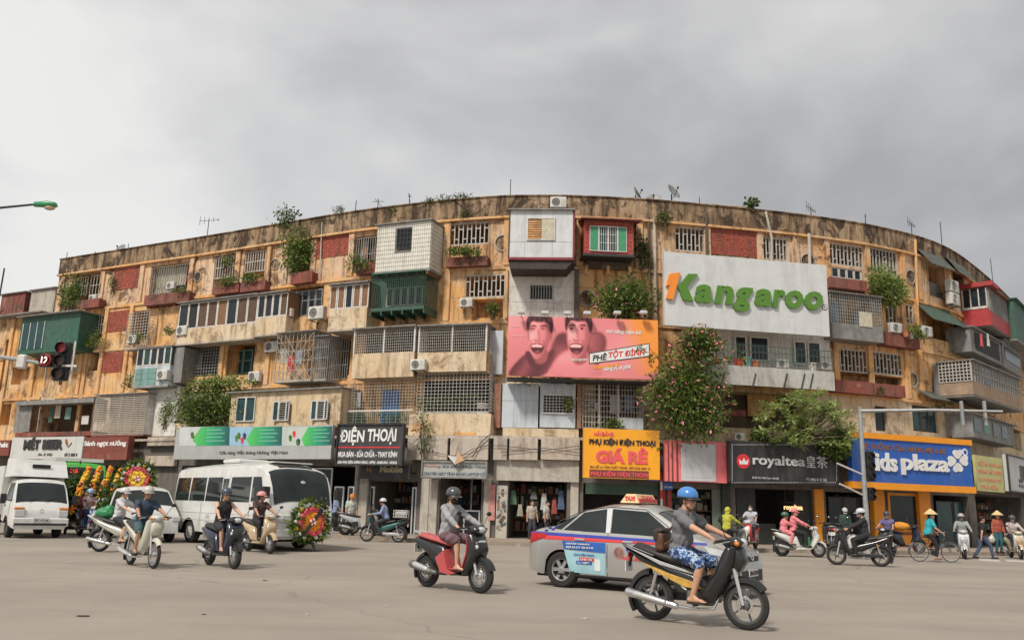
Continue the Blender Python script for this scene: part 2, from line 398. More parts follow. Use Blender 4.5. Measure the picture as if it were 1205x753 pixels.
g_.add([(-150, -40, 0), (150, -40, 0), (150, 120, 0), (-150, 120, 0)], [(0, 1, 2, 3)]); o = g_.build('road', ROAD); o['kind'] = 'structure'
KD = 5.2
def strip(d0, d1, z0, z1, s0, s1, step=1.5, mb=None, tops=True):
    """bent box along the facade between two offsets"""
    mb = mb or MB(); ss = np.linspace(s0, s1, max(2, int((s1-s0)/step)+1)); V = []
    for s in ss:
        a = fp(s, d0); b = fp(s, d1); V += [(a[0], a[1], z0), (b[0], b[1], z0), (b[0], b[1], z1), (a[0], a[1], z1)]
    F = []
    for i in range(len(ss)-1):
        k = i*4
        for j in range(4): F.append((k+j, k+4+j, k+4+(j+1) % 4, k+(j+1) % 4))
    F += [(0, 1, 2, 3), tuple(4*(len(ss)-1)+q for q in (3, 2, 1, 0))]
    return mb.add(V, F)
SEND = SS[-1]-1
o = strip(-12, KD-.22, .0, .13, 1, SEND).build('pavement', PAVE); o['kind'] = 'structure'
kb = strip(KD-.22, KD, .0, .145, 1, SEND, 1.0).build('kerb', KERB); kb['kind'] = 'structure'

# ------------------------------------------------------------------ the apartment block
ZF = [.13, 4.5, 7.2, 9.88, 12.5, 15.0]; ZT = 16.0
SL = fs(73, 306)[0]
bc = fp(45, -5)
BLD = thing('apartment_building', 'long curved five-storey apartment block of stained ochre plaster with add-on balconies above shops', 'building', (bc[0], bc[1], .13))
def fobj(name, mb, m, s, z, d=0., parent=None, smooth=False, kind=None, mesh=None):
    """object in the facade frame: local x along the wall, -y towards the street, z up"""
    q = fpt(s, z, d); me = mesh or mb.mesh(name, m, smooth)
    p = BLD if parent is None else parent
    o = link(name, me, p, q-p.location if p else q, fang(s), kind); return o
def wobj(name, mb, m, parent=None, smooth=False, kind=None):
    p = BLD if parent is None else parent
    return mb.build(name, m, p, -p.location, 0, smooth, kind)
HOLES = []     # (s0,z0,s1,z1,depth)
def hole(x0, y0, x1, y1, depth=1.2):
    r = rect(x0, y0, x1, y1); HOLES.append((*r, depth)); return r

def grille_h(w, h, n, t=.05):
    """precast concrete grille: uprights with short staggered cross pieces"""
    mb = MB(); mb.b(-w/2, w/2, -.04, .04, 0, .06).b(-w/2, w/2, -.04, .04, h-.06, h)
    st = w/n
    for i in range(n+1):
        x = -w/2+i*st; mb.b(x-t/2, x+t/2, -.035, .035, .06, h-.06)
        if i < n: z = h*(.28 if i % 2 else .72); mb.b(x+t/2, x+st-t/2, -.03, .03, z-t/2, z+t/2)
    return mb
def grille_v(w, h, n, t=.03, rails=2):
    mb = MB()
    for i in range(n+1): x = -w/2+i*w/n; mb.b(x-t/2, x+t/2, -t/2, t/2, 0, h)
    for k in range(rails+1): z = h*k/rails; mb.b(-w/2, w/2, -t*.7, t*.7, z-t/2, z+t/2)
    return mb
def mesh_grid(w, h, nx, ny, t=.025, mb=None, y=0.):
    mb = mb or MB()
    for i in range(nx+1): x = -w/2+i*w/nx; mb.b(x-t/2, x+t/2, y-t/2, y+t/2, 0, h)
    for k in range(ny+1): z = h*k/ny; mb.b(-w/2, w/2, y-t*.55, y+t*.55, z-t/2, z+t/2)
    return mb
def frame_mb(w, h, t=.07, dp=.08):
    return MB().b(-w/2, w/2, -dp/2, dp/2, 0, t).b(-w/2, w/2, -dp/2, dp/2, h-t, h).b(-w/2, -w/2+t, -dp/2, dp/2, t, h-t).b(w/2-t, w/2, -dp/2, dp/2, t, h-t)

def fit(r): return (r[0]+r[2])/2, r[1], r[2]-r[0], r[3]-r[1]
def glazed(r, d, n, fm=WHITE, gm=GLASS, t=.06, open_=None, name='window', parent=None, rail=None):
    """one window per light: frame with its pane as a child"""
    s, z, w, h = fit(r); lw = w/n
    for i in range(n):
        si = r[0]+lw*(i+.5)
        fo = fobj(name, frame_mb(lw-.012, h, t, .07), fm, si, z, d, parent)
        m = gm[i % len(gm)] if isinstance(gm, (list, tuple)) else gm
        MB().b(-lw/2+t, lw/2-t, -.01, .012, t, h-t).build('pane', m, fo)
        if rail: MB().b(-lw/2+t, lw/2-t, -.03, .03, h*rail-.025, h*rail+.025).build('glazing_bar', fm, fo)
def hg(x0, y0, x1, y1, n, d=-.06):
    r = hole(x0, y0, x1, y1); s, z, w, h = fit(r); return fobj('grille', grille_h(w, h, n), GRIDW, s, z, d)
def ledge(x0, y0, x1, y1, d=.45, m=None):
    """projecting planter/ledge front"""
    r = rect(x0, y0, x1, y1, d); s, z, w, h = fit(r)
    mb = MB().b(-w/2, w/2, 0, .08, 0, h).b(-w/2, w/2, .08, d, 0, .08).b(-w/2, -w/2+.08, .08, d, .08, h*.9).b(w/2-.08, w/2, .08, d, .08, h*.9)
    return fobj('planter_ledge', mb, m or REDL, s, z, d)
def bricks(x0, y0, x1, y1, d=.03):
    r = rect(x0, y0, x1, y1); s, z, w, h = fit(r); rnd = random.Random(int(x0))
    o = fobj('brick_infill', MB().b(-w/2, w/2, -.005, .12, 0, h), MORT, s, z, .01)
    mb = MB(); rows = int(h/.095); bw = .235
    for k in range(rows):
        zz = k*h/rows; x = -w/2+(0 if k % 2 else -bw/2)
        while x < w/2:
            a, b = max(x+.008, -w/2), min(x+bw-.012, w/2)
            if b-a > .03: dd = d+rnd.uniform(-.008, .012); mb.b(a, b, -dd, .0, zz+.01, zz+h/rows-.012)
            x += bw
    q = mb.build('brick_courses', BRICK, o, kind='stuff'); return o
def wall_panel(x0, y0, x1, y1, m, d=.02, t=.06, name='wall_panel'):
    r = rect(x0, y0, x1, y1, d); s, z, w, h = fit(r)
    return fobj(name, MB().b(-w/2, w/2, 0, t, 0, h), m, s, z, d)
def bay(x0, y0, x1, y1, d, m, name='bay', base=None, roof=None):
    """closed cabin built out from the wall"""
    r = rect(x0, y0, x1, y1, d); s, z, w, h = fit(r)
    o = fobj(name, MB().b(-w/2, w/2, 0, d+.15, 0, h), m, s, z, d)
    if base is not None: MB().b(-w/2-.05, w/2+.05, -.04, d+.1, -.12, -.003).build('floor_slab', base, o)
    if roof is not None: MB().b(-w/2-.1, w/2+.1, -.15, d+.1, h+.003, h+.06).build('roof_sheet', roof, o)
    return o, r
def corrugated(w, ln, drop, m, pitch=.16, amp=.025, t=.012):
    """sheet running from the wall (y=0,z=0) out and down"""
    n = int(w/pitch*4); V = []; F = []
    for i in range(n+1):
        x = -w/2+w*i/n; a = amp*math.sin(i*math.pi/2)
        V += [(x, 0, a), (x, -ln, a-drop), (x, 0, a-t), (x, -ln, a-drop-t)]
    for i in range(n):
        k = i*4; F += [(k, k+1, k+5, k+4), (k+2, k+6, k+7, k+3), (k+1, k+3, k+7, k+5)]
    return MB().add(V, F)
def awning(x0, y0, x1, y1, out=1.1, m=None, d=0.):
    """y0: line on the wall, y1: outer lip"""
    r = rect(x0, y0, x1, y1, d+out*.5); s, z, w, h = fit(r)
    zt = fs((x0+x1)/2, y0, d)[1]; zl = fs((x0+x1)/2, y1, d+out)[1]
    return fobj('awning', corrugated(w, out, max(.1, zt-zl), m), m, s, zt, d)

# holes and infills, top storey -----------------------------------------------------------
hole(88, 322, 118, 354); hole(177, 311, 221, 346); hole(252, 300, 279, 336, 1.0); hole(287, 294, 312, 331, 1.0); hole(342, 288, 366, 322, 1.0); hole(416, 278, 443, 320)
for a in ((90, 326, 101, 347, 4), (105, 324, 119, 346, 4)):
    r = rect(*a[:4]); s, z, w, h = fit(r); fobj('grille', grille_v(w, h, a[4], .035), GRIDW, s, z, -.1)
for a in ((253, 302, 279, 326, 9), (288, 296, 311, 319, 8)):
    r = rect(*a[:4]); s, z, w, h = fit(r); fobj('grille', grille_v(w, h, a[4], .05), GRIDW, s, z, -.08)
for a in ((178, 313, 198, 343, CURT), (196, 312, 213, 334, CURT), (214, 312, 219, 330, REDC), (420, 280, 428, 306, CURT), (432, 279, 440, 304, WOOD)):
    r = rect(*a[:4]); s, z, w, h = fit(r); mb = MB(); n = max(3, int(w/.12))
    pts = [(-w/2+w*i/(2*n), .05*math.sin(i*1.57)) for i in range(2*n+1)]
    V = [(p[0], p[1], 0) for p in pts]+[(p[0], p[1], h) for p in pts]; k = len(pts)
    mb.add(V, [(i, i+1, i+1+k, i+k) for i in range(k-1)]); fobj('curtain', mb, a[4], s, z, -.4)
for a in ((416, 280, 443, 318, 10), (178, 313, 221, 343, 16)):
    r = rect(*a[:4]); s, z, w, h = fit(r); fobj('grille', grille_v(w, h, a[4], .025), STEEL, s, z, -.05)
hg(530, 262, 575, 288, 9); hg(795, 268, 828, 296, 7); hg(898, 280, 926, 306, 7); hg(976, 288, 1015, 313, 9); hg(1024, 294, 1055, 323, 8)
bricks(134, 315, 165, 340); bricks(373, 276, 413, 302); bricks(834, 270, 891, 301)
hole(979, 316, 1014, 328, .3); glazed(rect(979, 316, 1014, 328), -.08, 4, WHITE)
hole(1093, 312, 1112, 350, .8); hole(1119, 320, 1134, 338, .8)
r = rect(1093, 312, 1112, 350); s, z, w, h = fit(r); fobj('shutter', MB().b(-w/2, w/2, 0, .04, 0, h*.5), SHEETG, s, z, -.3)
for a in ((95, 352, 117, 362), (170, 345, 222, 357), (250, 334, 281, 345), (283, 331, 312, 342), (342, 320, 367, 333), (419, 309, 443, 322), (525, 302, 574, 313), (976, 328, 1020, 340)):
    ledge(*a)
    if a[0] > 90: hole(a[0]+3, a[3]-1, a[2]-2, a[3]+4, .7); s, z = fs((a[0]+a[2])/2, a[3]+4); [fobj('stub_post', MB().b(-.05, .05, -.0, .1, 0, .3), TRIM, s+k*.55, z, -.02) for k in (-1, 0, 1)]
# storey four ---------------------------------------------------------------------------
hole(106, 372, 123, 398, 1.0); r = rect(110, 372, 121, 392); s, z, w, h = fit(r); fobj('grille', grille_v(w, h, 4, .035), GRIDW, s, z, -.05)
bricks(125, 366, 151, 390)
hole(150, 366, 174, 400)
hole(340, 338, 380, 372, .5); glazed(rect(346, 341, 378, 371), -.1, 4, SHEETG, rail=.6)
hg(548, 323, 594, 350, 9)
hole(556, 352, 592, 374, .8)
hg(1042, 356, 1055, 381, 3); hg(1062, 358, 1075, 381, 3)
hole(1090, 368, 1122, 400, 1.0)
# storey three --------------------------------------------------------------------------
hole(106, 412, 120, 436, .9); hole(216, 404, 262, 442); hole(267, 402, 299, 441); hole(386, 396, 412, 446)
bricks(119, 415, 146, 438)
hg(985, 411, 1020, 438, 8); hg(1027, 415, 1061, 441, 8)
hole(985, 440, 1062, 450, .8)
ledge(981, 450, 1064, 464, .5)
glazed(rect(276, 412, 297, 440, -.9), -.9, 2, TEAL, GLASST, rail=.55)
r = rect(217, 405, 261, 441); s, z, w, h = fit(r); fobj('grille', mesh_grid(w, h, 14, 10, .022), STEEL, s, z, .05)
r = rect(387, 398, 410, 446); s, z, w, h = fit(r); fobj('grille', grille_v(w, h, 9, .025, 3), STEEL, s, z, .04)
# storey two ----------------------------------------------------------------------------
hole(18, 474, 108, 508); hole(181, 468, 207, 500, .6); hole(700, 452, 756, 503)
hole(850, 462, 950, 505, 1.2); hole(1030, 478, 1044, 507, .4); hole(1074, 478, 1104, 508, .4); hole(1135, 490, 1200, 520, .8)
glazed(rect(1031, 480, 1043, 506), -.15, 1, DARKM); glazed(rect(1076, 480, 1103, 507), -.15, 3, DARKM, (GLASST, GLASS))

def wall_storey(k, m, s_from, s_to, za=None, zb=None, d=0., holes=None, name='wall', parent=None):
    za = ZF[k] if za is None else za; zb = ZF[k+1] if zb is None else zb
    hs = [(max(h[0], s_from), max(h[1], za), min(h[2], s_to), min(h[3], zb), h[4]) for h in (HOLES if holes is None else holes) if h[1] < zb-.02 and h[3] > za+.02 and h[0] < s_to and h[2] > s_from]
    S = sorted({round(x, 4) for x in list(np.arange(s_from, s_to, 1.0))+[s_to]+[v for h in hs for v in (h[0], h[2])]})
    Z = sorted({round(x, 4) for x in [za, zb]+[v for h in hs for v in (h[1], h[3])]})
    S = [x for i, x in enumerate(S) if i == 0 or x-S[i-1] > .004]
    mb = MB(); V = []; F = []
    for s in S:
        q = fp(s, d)
        for z in Z: V.append((q[0], q[1], z))
    nz = len(Z)
    for i in range(len(S)-1):
        for j in range(nz-1):
            a, b = (S[i]+S[i+1])/2, (Z[j]+Z[j+1])/2
            if any(h[0] < a < h[2] and h[1] < b < h[3] for h in hs): continue
            F.append((i*nz+j, (i+1)*nz+j, (i+1)*nz+j+1, i*nz+j+1))
    mb.add(V, F)
    for s0, z0, s1, z1, dp in hs:
        n = max(2, int(s1-s0)+1); ss = np.linspace(s0, s1, n)
        for z, fl in ((z0, 0), (z1, 1)):
            V = []
            for s in ss: a = fp(s, d); b = fp(s, d-dp); V += [(a[0], a[1], z), (b[0], b[1], z)]
            mb.add(V, [((2*i, 2*i+2, 2*i+3, 2*i+1) if not fl else (2*i, 2*i+1, 2*i+3, 2*i+2)) for i in range(n-1)])
        for s in (s0, s1):
            a = fp(s, d); b = fp(s, d-dp); mb.add([(a[0], a[1], z0), (b[0], b[1], z0), (b[0], b[1], z1), (a[0], a[1], z1)], [(0, 1, 2, 3)])
        if dp < 1.1:
            V = []
            for s in ss: b = fp(s, d-dp); V += [(b[0], b[1], z0), (b[0], b[1], z1)]
            mb.add(V, [(2*i, 2*i+2, 2*i+3, 2*i+1) for i in range(n-1)])
    return wobj(name, mb, m, parent)
wall_storey(4, WALL_T, SL, SEND)
wall_storey(3, WALL_M, SL, SEND); wall_storey(2, WALL_M, SL, SEND); wall_storey(1, WALL_C, SL, SEND)
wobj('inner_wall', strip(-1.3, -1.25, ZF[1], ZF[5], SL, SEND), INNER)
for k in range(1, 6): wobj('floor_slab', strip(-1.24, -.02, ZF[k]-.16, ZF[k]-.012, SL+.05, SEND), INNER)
# parapet, roof, end wall, slab edges, pilasters
wobj('parapet', strip(-.2, .1, ZF[5]+.005, ZT, SL-.02, SEND, .8), PARAP)
wobj('parapet_coping', strip(-.26, .16, ZT, ZT+.05, SL-.05, SEND, .8), PARAP)
wobj('cornice', strip(0, .2, ZF[5]-.11, ZF[5]-.002, SL-.02, SEND, .8), TRIM)
wobj('roof', strip(-12, -.21, ZF[5]+.1, ZF[5]+.25, SL, SEND), CONC)
wobj('end_wall', strip(-12, -.01, .13, ZT-.02, SL-.03, SL+.12), WALL_T)
for k, (x0, x1) in ((4, (75, 1200)), (3, (75, 1200)), (2, (75, 590)), (2, (840, 1200))):
    wobj('slab_edge', strip(.005, .085, ZF[k]-.10, ZF[k]+.06, fs(x0, 400)[0], fs(x1, 400)[0], .9), TRIM)
for x in (80, 126, 171, 229, 282, 318, 338, 370, 414, 526, 597, 682, 752, 832, 894, 936, 972, 1019.5, 1060, 1078, 1115):
    s = fs(x, 300)[0]; k = int(x) % 3
    mb = MB().bv(-.17, .17, -.115, .02, ZF[4]+.07, ZF[5]-.12, .012); fobj('pilaster', mb, (TRIM if x in (526, 597, 682, 1078, 1060) else WALL_T), s, 0, 0)
for x, zs in ((100, (2, 3)), (123, (2, 3)), (152, (2, 3)), (264, (2,)), (318, (2,)), (524, (3,)), (597, (3,)), (1022, (2, 3)), (1064, (2, 3)), (1080, (2, 3)), (982, (2,))):
    for k in zs:
        s = fs(x, 400)[0]; fobj('pilaster', MB().bv(-.15, .15, -.112, .02, ZF[k]+.07, ZF[k+1]-.11, .012), TRIM, s, 0, 0)
# round openings with a rim in the piers
for x, y, rr in ((233, 326, .3), (324, 311, .32), (335, 315, .3), (592, 286, .42), (950, 308, .42), (1071, 326, .4), (690, 351, .42), (1074, 447, .4)):
    s, z = fs(x, y); o = fobj('round_vent', MB().lathe([(rr, -.005), (rr, .05), (rr*.86, .06), (rr*.84, -.004)], (0, 0, 0), (0, -1, 0), 20), CONC, s, z, 0, smooth=True)
    MB().lathe([(rr*.84, 0), (rr*.5, .012), (0.001, .015)], (0, 0, 0), (0, -1, 0), 20).build('vent_plate', PARAP, o)
# pipes down the front
def pipe(pts, r, m, d=.14, name='drain_pipe'):
    P = []
    for x, y in pts: s, z = fs(x, y, d); P.append(fpt(s, z, d))
    return wobj(name, MB().tube(P, r, 7), m, smooth=50)
pipe([(763, 254), (764, 320), (766, 378)], .06, PIPED); pipe([(770, 258), (771, 325), (772, 392)], .075, PIPEW)
pipe([(831, 249), (832, 306)], .07, PIPED, .18); pipe([(901, 249), (908, 280), (908, 312)], .06, PIPEW, .16); pipe([(952, 275), (953, 318)], .08, PIPEW, .2)
pipe([(1077, 282), (1081, 400)], .07, TRIM, .16); pipe([(181, 230+60), (183, 340)], .03, PIPED, .12)
pipe([(379, 262), (376, 330)], .03, PIPEW, .14); pipe([(597, 318), (596, 374)], .07, TRIM, .15)
# ------------------------------------------------------------------ cabins, cages and balconies built onto the block
# white tiled cabin
BRKP = plaster('brick_pier_worn', (.30, .14, .09), (.42, .26, .17), (.08, .05, .04), .7); WOODD = mat('wood_dark', (.10, .055, .032), .6, .35, 8, dirt=.3)
o, r = bay(443, 263, 508, 318, 1.3, GROUTW, 'tiled_cabin', SHEETG, SHEETG); s, z, w, h = fit(r)
tw = MB(); wx = (468-443)/65*w-w/2; wz0, wz1 = h*(1-30/55), h*(1-7/55); ww = 17/65*w
nr, nc = 11, 26
for i in range(nc):
    for k in range(nr):
        a, b = -w/2+w*i/nc+.008, -w/2+w*(i+1)/nc-.006; c, d_ = h*k/nr+.012, h*(k+1)/nr-.008
        if b > wx-.03 and a < wx+ww+.03 and d_ > wz0-.03 and c < wz1+.03: continue
        tw.b(a, b, -.022, -.001, c, d_)
for i in range(12):
    for k in range(nr):
        a, b = .02+1.25*i/12+.008, .02+1.25*(i+1)/12-.006; tw.b(w/2+.001, w/2+.02, a, b, h*k/nr+.012, h*(k+1)/nr-.008)
tw.build('tile_cladding', TILEW, o, kind='stuff')
f_ = MB().b(wx, wx+ww, -.03, .0, wz0, wz1).build('window', GLASS, o)
q = MB()
for i in range(5): x = wx+ww*i/4; q.b(x-.014, x+.014, -.06, -.031, wz0, wz1)
for i in range(5): zz = wz0+(wz1-wz0)*i/4; q.b(wx, wx+ww, -.065, -.034, zz-.014, zz+.014)
q.build('window_bars', DARKM, o)
q = MB()
for i in range(6): x = -w/2+.1+i*(w-.2)/5; q.b(x-.04, x+.04, -.02, 1.4, -.26, -.125)
q.build('support_beams', WOOD, o)
# green mesh cage under it
o, r = bay(436, 361, 500, 365, 1.35, GRIDG, 'balcony_floor'); s, z, w, h = fit(r); H_ = 1.62
mesh_grid(w, H_, 26, 16, .016).tf(Matrix.Translation((0, .02, h))).build('cage_mesh', GRIDG, o)
q = MB().tf(Matrix()); mesh_grid(1.3, H_, 12, 16, .016, q).tf(Matrix.Translation((w/2, .68, h)) @ Matrix.Rotation(R_(90), 4, 'Z')); q.build('cage_mesh', GRIDG, o)
MB().b(-w/2, w/2, -.15, 1.3, h+H_, h+H_+.05).build('cage_roof', GREENP, o)
q = MB(); [q.b(-w/2+i*w/5-.03, -w/2+i*w/5+.03, 0, 1.3, -.2, -.003) for i in range(6)]; q.build('support_beams', GRIDG, o)
rr = rect(436, 322, 500, 362, .1); s, z, w, h = fit(rr); fobj('back_panel', MB().b(-w/2, w/2, 0, .04, 0, h), GREENP, s, z, .1)
glazed(rect(455, 338, 498, 360, .14), .15, 5, GRIDW)
# long glazed verandahs of storey four
def verandah(x0, yt, ym, yb, x1, d, n, gm, fm=WHITE, wm=WALL_C, slope=0.):
    r = rect(x0, ym, x1, yb, d); s, z, w, h = fit(r)
    b_ = fobj('verandah_parapet', MB().b(-w/2, w/2, 0, d+.1, 0, h), wm, s, z, d)
    rg = rect(x0, yt, x1, ym, d); glazed((r[0], r[3]+.01, r[2], rg[3]), d+-.05, n, fm, gm)
    hh = rg[3]-r[3]
    MB().b(-w/2-.06, w/2+.06, -.18, d+.08, h+hh+.015, h+hh+.07).build('roof_sheet', SHEETG, b_)
    MB().b(-w/2, w/2, -.03, d+.05, -.09, -.003).build('floor_slab', CONC, b_)
    for sx in (-1, 1): MB().b(*sorted((sx*(w/2-.002), sx*(w/2-.05))), .05, d, h+.012, h+hh).build('side_panel', WOOD, b_)
    wobj('inner_panel', strip(.0, .03, z+h, z+h+hh, r[0], r[2], .8), INNER)
    return b_
verandah(208, 353, 384, 401, 300, .9, 8, (GLASS, BLACK, WOODD, WOODD, WOOD, GLASS, WOODD, WOODD), WHITE)
verandah(301, 346, 373, 393, 336, .9, 4, (GLASS, BLACK, GLASS, WOODD), WHITE)
verandah(386, 335, 363, 387, 432, 1.0, 5, (WOOD, WOOD, GLASS, WOOD, WOOD), WHITE)
# light grey sheet cabin
o, r = bay(598, 248, 677, 303, 1.5, SHEETL, 'sheet_cabin', MAROON, SHEETG); s, z, w, h = fit(r)
MB().b(-w/2-.06, -w/2-.003, -.03, 1.5, -.05, h).build('side_trim', DARKM, o); MB().b(w/2+.003, w/2+.08, -.04, 1.5, -.02, h).build('side_trim', MAROON, o)
q = MB(); [q.b(-w/2+w*k-.006, -w/2+w*k+.006, -.008, -.001, 0, h) for k in (.24, .68)]; q.b(-w/2, w/2, -.008, -.001, h*.33-.005, h*.33+.005); q.build('panel_joint', STEEL, o)
wx, ww, wz, wh = -w/2+w*.27, w*.45, h*.36, h*.48
f_ = frame_mb(ww, wh, .05, .06).tf(Matrix.Translation((wx+ww/2, -.035, wz))).build('window', WHITE, o)
q = MB().b(wx+.05, wx+ww*.5, -.04, -.005, wz+.05, wz+wh-.05); q.build('shutter', WOOD, o)
q = MB(); [q.b(wx+.05, wx+ww*.5, -.05, -.041, wz+.08+k*.11, wz+.14+k*.11) for k in range(int(wh/.11)-1)]; q.build('shutter_slats', TRIM, o, kind='stuff')
MB().b(wx+ww*.5+.03, wx+ww-.05, -.05, -.01, wz+.05, wz+wh-.05).build('window_curtain', CURT, o)
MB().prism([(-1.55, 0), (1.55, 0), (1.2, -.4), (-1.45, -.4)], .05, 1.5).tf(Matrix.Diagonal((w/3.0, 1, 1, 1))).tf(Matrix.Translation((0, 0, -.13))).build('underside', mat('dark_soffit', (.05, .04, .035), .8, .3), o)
# white wall panel below it, with a barred opening
o = wall_panel(599, 318, 676, 376, WALL_W, .12, .14); r = rect(599, 318, 676, 376, .12); s, z, w, h = fit(r)
r2 = rect(624, 336, 650, 352, .12); x0 = r2[0]-s; x1 = r2[2]-s; z0 = r2[1]-z; z1 = r2[3]-z
MB().b(x0, x1, -.004, .02, z0, z1).build('opening', BLACK, o)
q = MB(); [q.b(x0+(x1-x0)*i/8-.018, x0+(x1-x0)*i/8+.018, -.04, -.005, z0, z1) for i in range(9)]; q.build('window_bars', STEEL, o)
q = MB(); [q.b(-w/2, w/2, -.006, -.001, h*k-.006, h*k+.006) for k in (.35, .66)]; q.b(w*.18, w*.19, -.006, -.001, 0, h); q.build('panel_joint', STEEL, o)
MB().b(w/2+.01, w/2+.2, -.1, .14, 0, h).build('side_board', PIPED, o)
# red brick cabin with green shutters
o, r = bay(686, 260, 746, 299, 1.1, mat('brick_paint', (.36, .05, .055), .8, .25, 7, dirt=.35), 'brick_cabin', DARKM, None); s, z, w, h = fit(r)
q = MB(); nr = 15
for k in range(nr):
    x = -w/2+(0 if k % 2 else -.1)
    while x < w/2:
        a, b_ = max(x+.007, -w/2), min(x+.2-.007, w/2)
        if b_-a > .02 and not (b_ > -w/2+w*.1 and a < -w/2+w*.87 and k*h/nr < h*.84 and (k+1)*h/nr > h*.05): q.b(a, b_, -.014, -.001, k*h/nr+.008, (k+1)*h/nr-.008)
        x += .2
q.build('brick_courses', BRICK, o, kind='stuff')
wx0, wx1 = -w/2+w*.11, -w/2+w*.86; lw = (wx1-wx0)/4
for i in range(4):
    f_ = frame_mb(lw-.01, h*.75, .03, .05).tf(Matrix.Translation((wx0+lw*(i+.5), -.03, h*.07))).build('window', WHITE, o)
q = MB(); q2 = MB()
for i in (0, 3): q.b(wx0+lw*i+.03, wx0+lw*(i+1)-.03, -.05, -.01, h*.07+.03, h*.82-.03)
q.build('shutter', mat('shutter_green', (.05, .27, .14), .55, .15), o)
MB().b(wx0+lw+.03, wx0+3*lw-.03, -.02, -.004, h*.07+.03, h*.82-.03).build('pane', GLASST, o)
for i in range(9): x = wx0+lw+2*lw*i/8; q2.b(x-.01, x+.01, -.06, -.045, h*.07, h*.82)
for i in range(4): zz = h*.07+h*.75*i/3; q2.b(wx0+lw, wx0+3*lw, -.062, -.047, zz-.01, zz+.01)
q2.build('window_bars', WHITE, o)
MB().add([(-w/2-.15, -.35, h+.02), (w/2+.35, -.35, h+.02), (w/2+.35, 1.1, h+.3), (-w/2-.15, 1.1, h+.3), (-w/2-.15, -.35, h-.04), (w/2+.35, -.35, h-.04), (w/2+.35, 1.1, h+.24), (-w/2-.15, 1.1, h+.24)], [(0, 1, 2, 3), (7, 6, 5, 4), (0, 4, 5, 1), (1, 5, 6, 2), (2, 6, 7, 3), (3, 7, 4, 0)]).build('awning', REDL, o)
rr = rect(690, 302, 741, 316, .3); s, z, w, h = fit(rr); q = fobj('recess_shade', MB().b(-w/2, w/2, 0, .25, 0, h), INNER, s, z, .25)  # dark block stands for the shade in the recess below the cabin
q = MB(); [q.b(-w/2+i*w/2-.07, -w/2+i*w/2+.07, -.12, -.003, -.3, .12) for i in range(3)]; q.tf(Matrix.Translation((0, 0, 0))); fobj('stub_columns', q, TRIM, s, z, .25)
# cage balconies of storeys three and four on the left
def cage(x0, y0, x1, y1, d, nx, ny, m, floor=None, top=None, t=.022, par=None, parm=None, side=True, diag=False, name='cage_floor'):
    """open balcony cage: floor, wire front and right/left returns, optional solid lower part"""
    r = rect(x0, y0, x1, y1, d); s, z, w, h = fit(r)
    o = fobj(name, MB().b(-w/2, w/2, -.04, d-.02, -.1, -.002), floor or CONC, s, z, d); p0 = 0
    if par:
        ph = h*par
        MB().b(-w/2, w/2, -.02, .06, 0, ph).b(-w/2, -w/2+.06, .06, d-.02, 0, ph).b(w/2-.06, w/2, .06, d-.02, 0, ph).build('balcony_parapet', parm, o); p0 = ph
    q = mesh_grid(w, h-p0, nx, ny, t)
    if diag:
        for i in range(6):
            x = -w/2+w*i/5
            for sx in (-1, 1):
                e = max(-w/2, min(w/2, x+sx*(h-p0)*.8)); q.bar((x, -.02, 0), (e, -.02, abs(e-x)/.8), .012)
    q.tf(Matrix.Translation((0, 0, p0))).build('cage_front', m, o)
    if side:
        for sx in (-1, 1):
            q = mesh_grid(d-.05, h-p0, max(2, int(nx*(d/w))), ny, t); q.tf(Matrix.Translation((sx*w/2, d/2, p0)) @ Matrix.Rotation(R_(90), 4, 'Z')); q.build('cage_side', m, o)
    if top: MB().b(-w/2-.08, w/2+.08, -.12, d-.02, h, h+.04).build('cage_roof', top, o)
    return o, r
cage(149, 368, 174, 409, .6, 8, 12, GRIDW)
cage(325, 391, 368, 447, 1.2, 9, 5, GRIDW, CONC, SHEETG, .018, diag=True)
o, r = cage(369, 396, 386, 446, 1.0, 7, 4, STEEL, CONC, SHEETG)
# teal panelled balcony
o, r = cage(160, 409, 200, 454, 1.1, 1, 1, SHEETG, SHEETG, SHEETG, par=.52, parm=SHEETB)
s, z, w, h = fit(r)
for i in range(3):
    for k in range(3): MB().b(-w/2+.05+i*(w*.62)/3, -w/2+.02+(i+1)*(w*.62)/3, -.045, -.021, .06+k*h*.15, .03+(k+1)*h*.15).build('panel', TEAL, o)
glazed((r[0], r[1]+h*.53, r[2], r[3]), 1.08, 5, WHITE, (GLASS, GLASST, GLASS))
r = rect(201, 409, 215, 450, .9); s, z, w, h = fit(r); fobj('sheet_screen', MB().b(-w/2, w/2, 0, .9, 0, h), SHEETG, s, z, .9)
# white gridded verandahs with cream parapets
def gridded(x0, yt, ym, yb, x1, d, posts, nx, ny):
    r = rect(x0, ym, x1, yb, d); s, z, w, h = fit(r); top = rect(x0, yt, x1, ym, d)[3]
    b_ = fobj('verandah_parapet', MB().b(-w/2, w/2, 0, d+.1, 0, h), WALL_C, s, z, d); hh = top-r[3]
    mesh_grid(w, hh, nx, ny, .013).tf(Matrix.Translation((0, .06, h))).build('window_grid', GRIDW, b_)
    for i in range(posts+1):
        x = -w/2+.03+(w-.06)*i/posts; MB().b(x-.035, x+.035, .0, .1, h+.002, h+hh).build('post', WHITE, b_)
    MB().b(-w/2-.06, w/2+.06, -.12, d+.08, h+hh+.003, h+hh+.06).build('roof_sheet', SHEETG, b_)
    for sx in (-1, 1): mesh_grid(d, hh, 8, ny, .013).tf(Matrix.Translation((sx*(w/2-.02), d/2+.1, h)) @ Matrix.Rotation(R_(90), 4, 'Z')).build('window_grid', GRIDW, b_)
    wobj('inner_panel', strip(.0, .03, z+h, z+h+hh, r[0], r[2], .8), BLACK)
    return b_
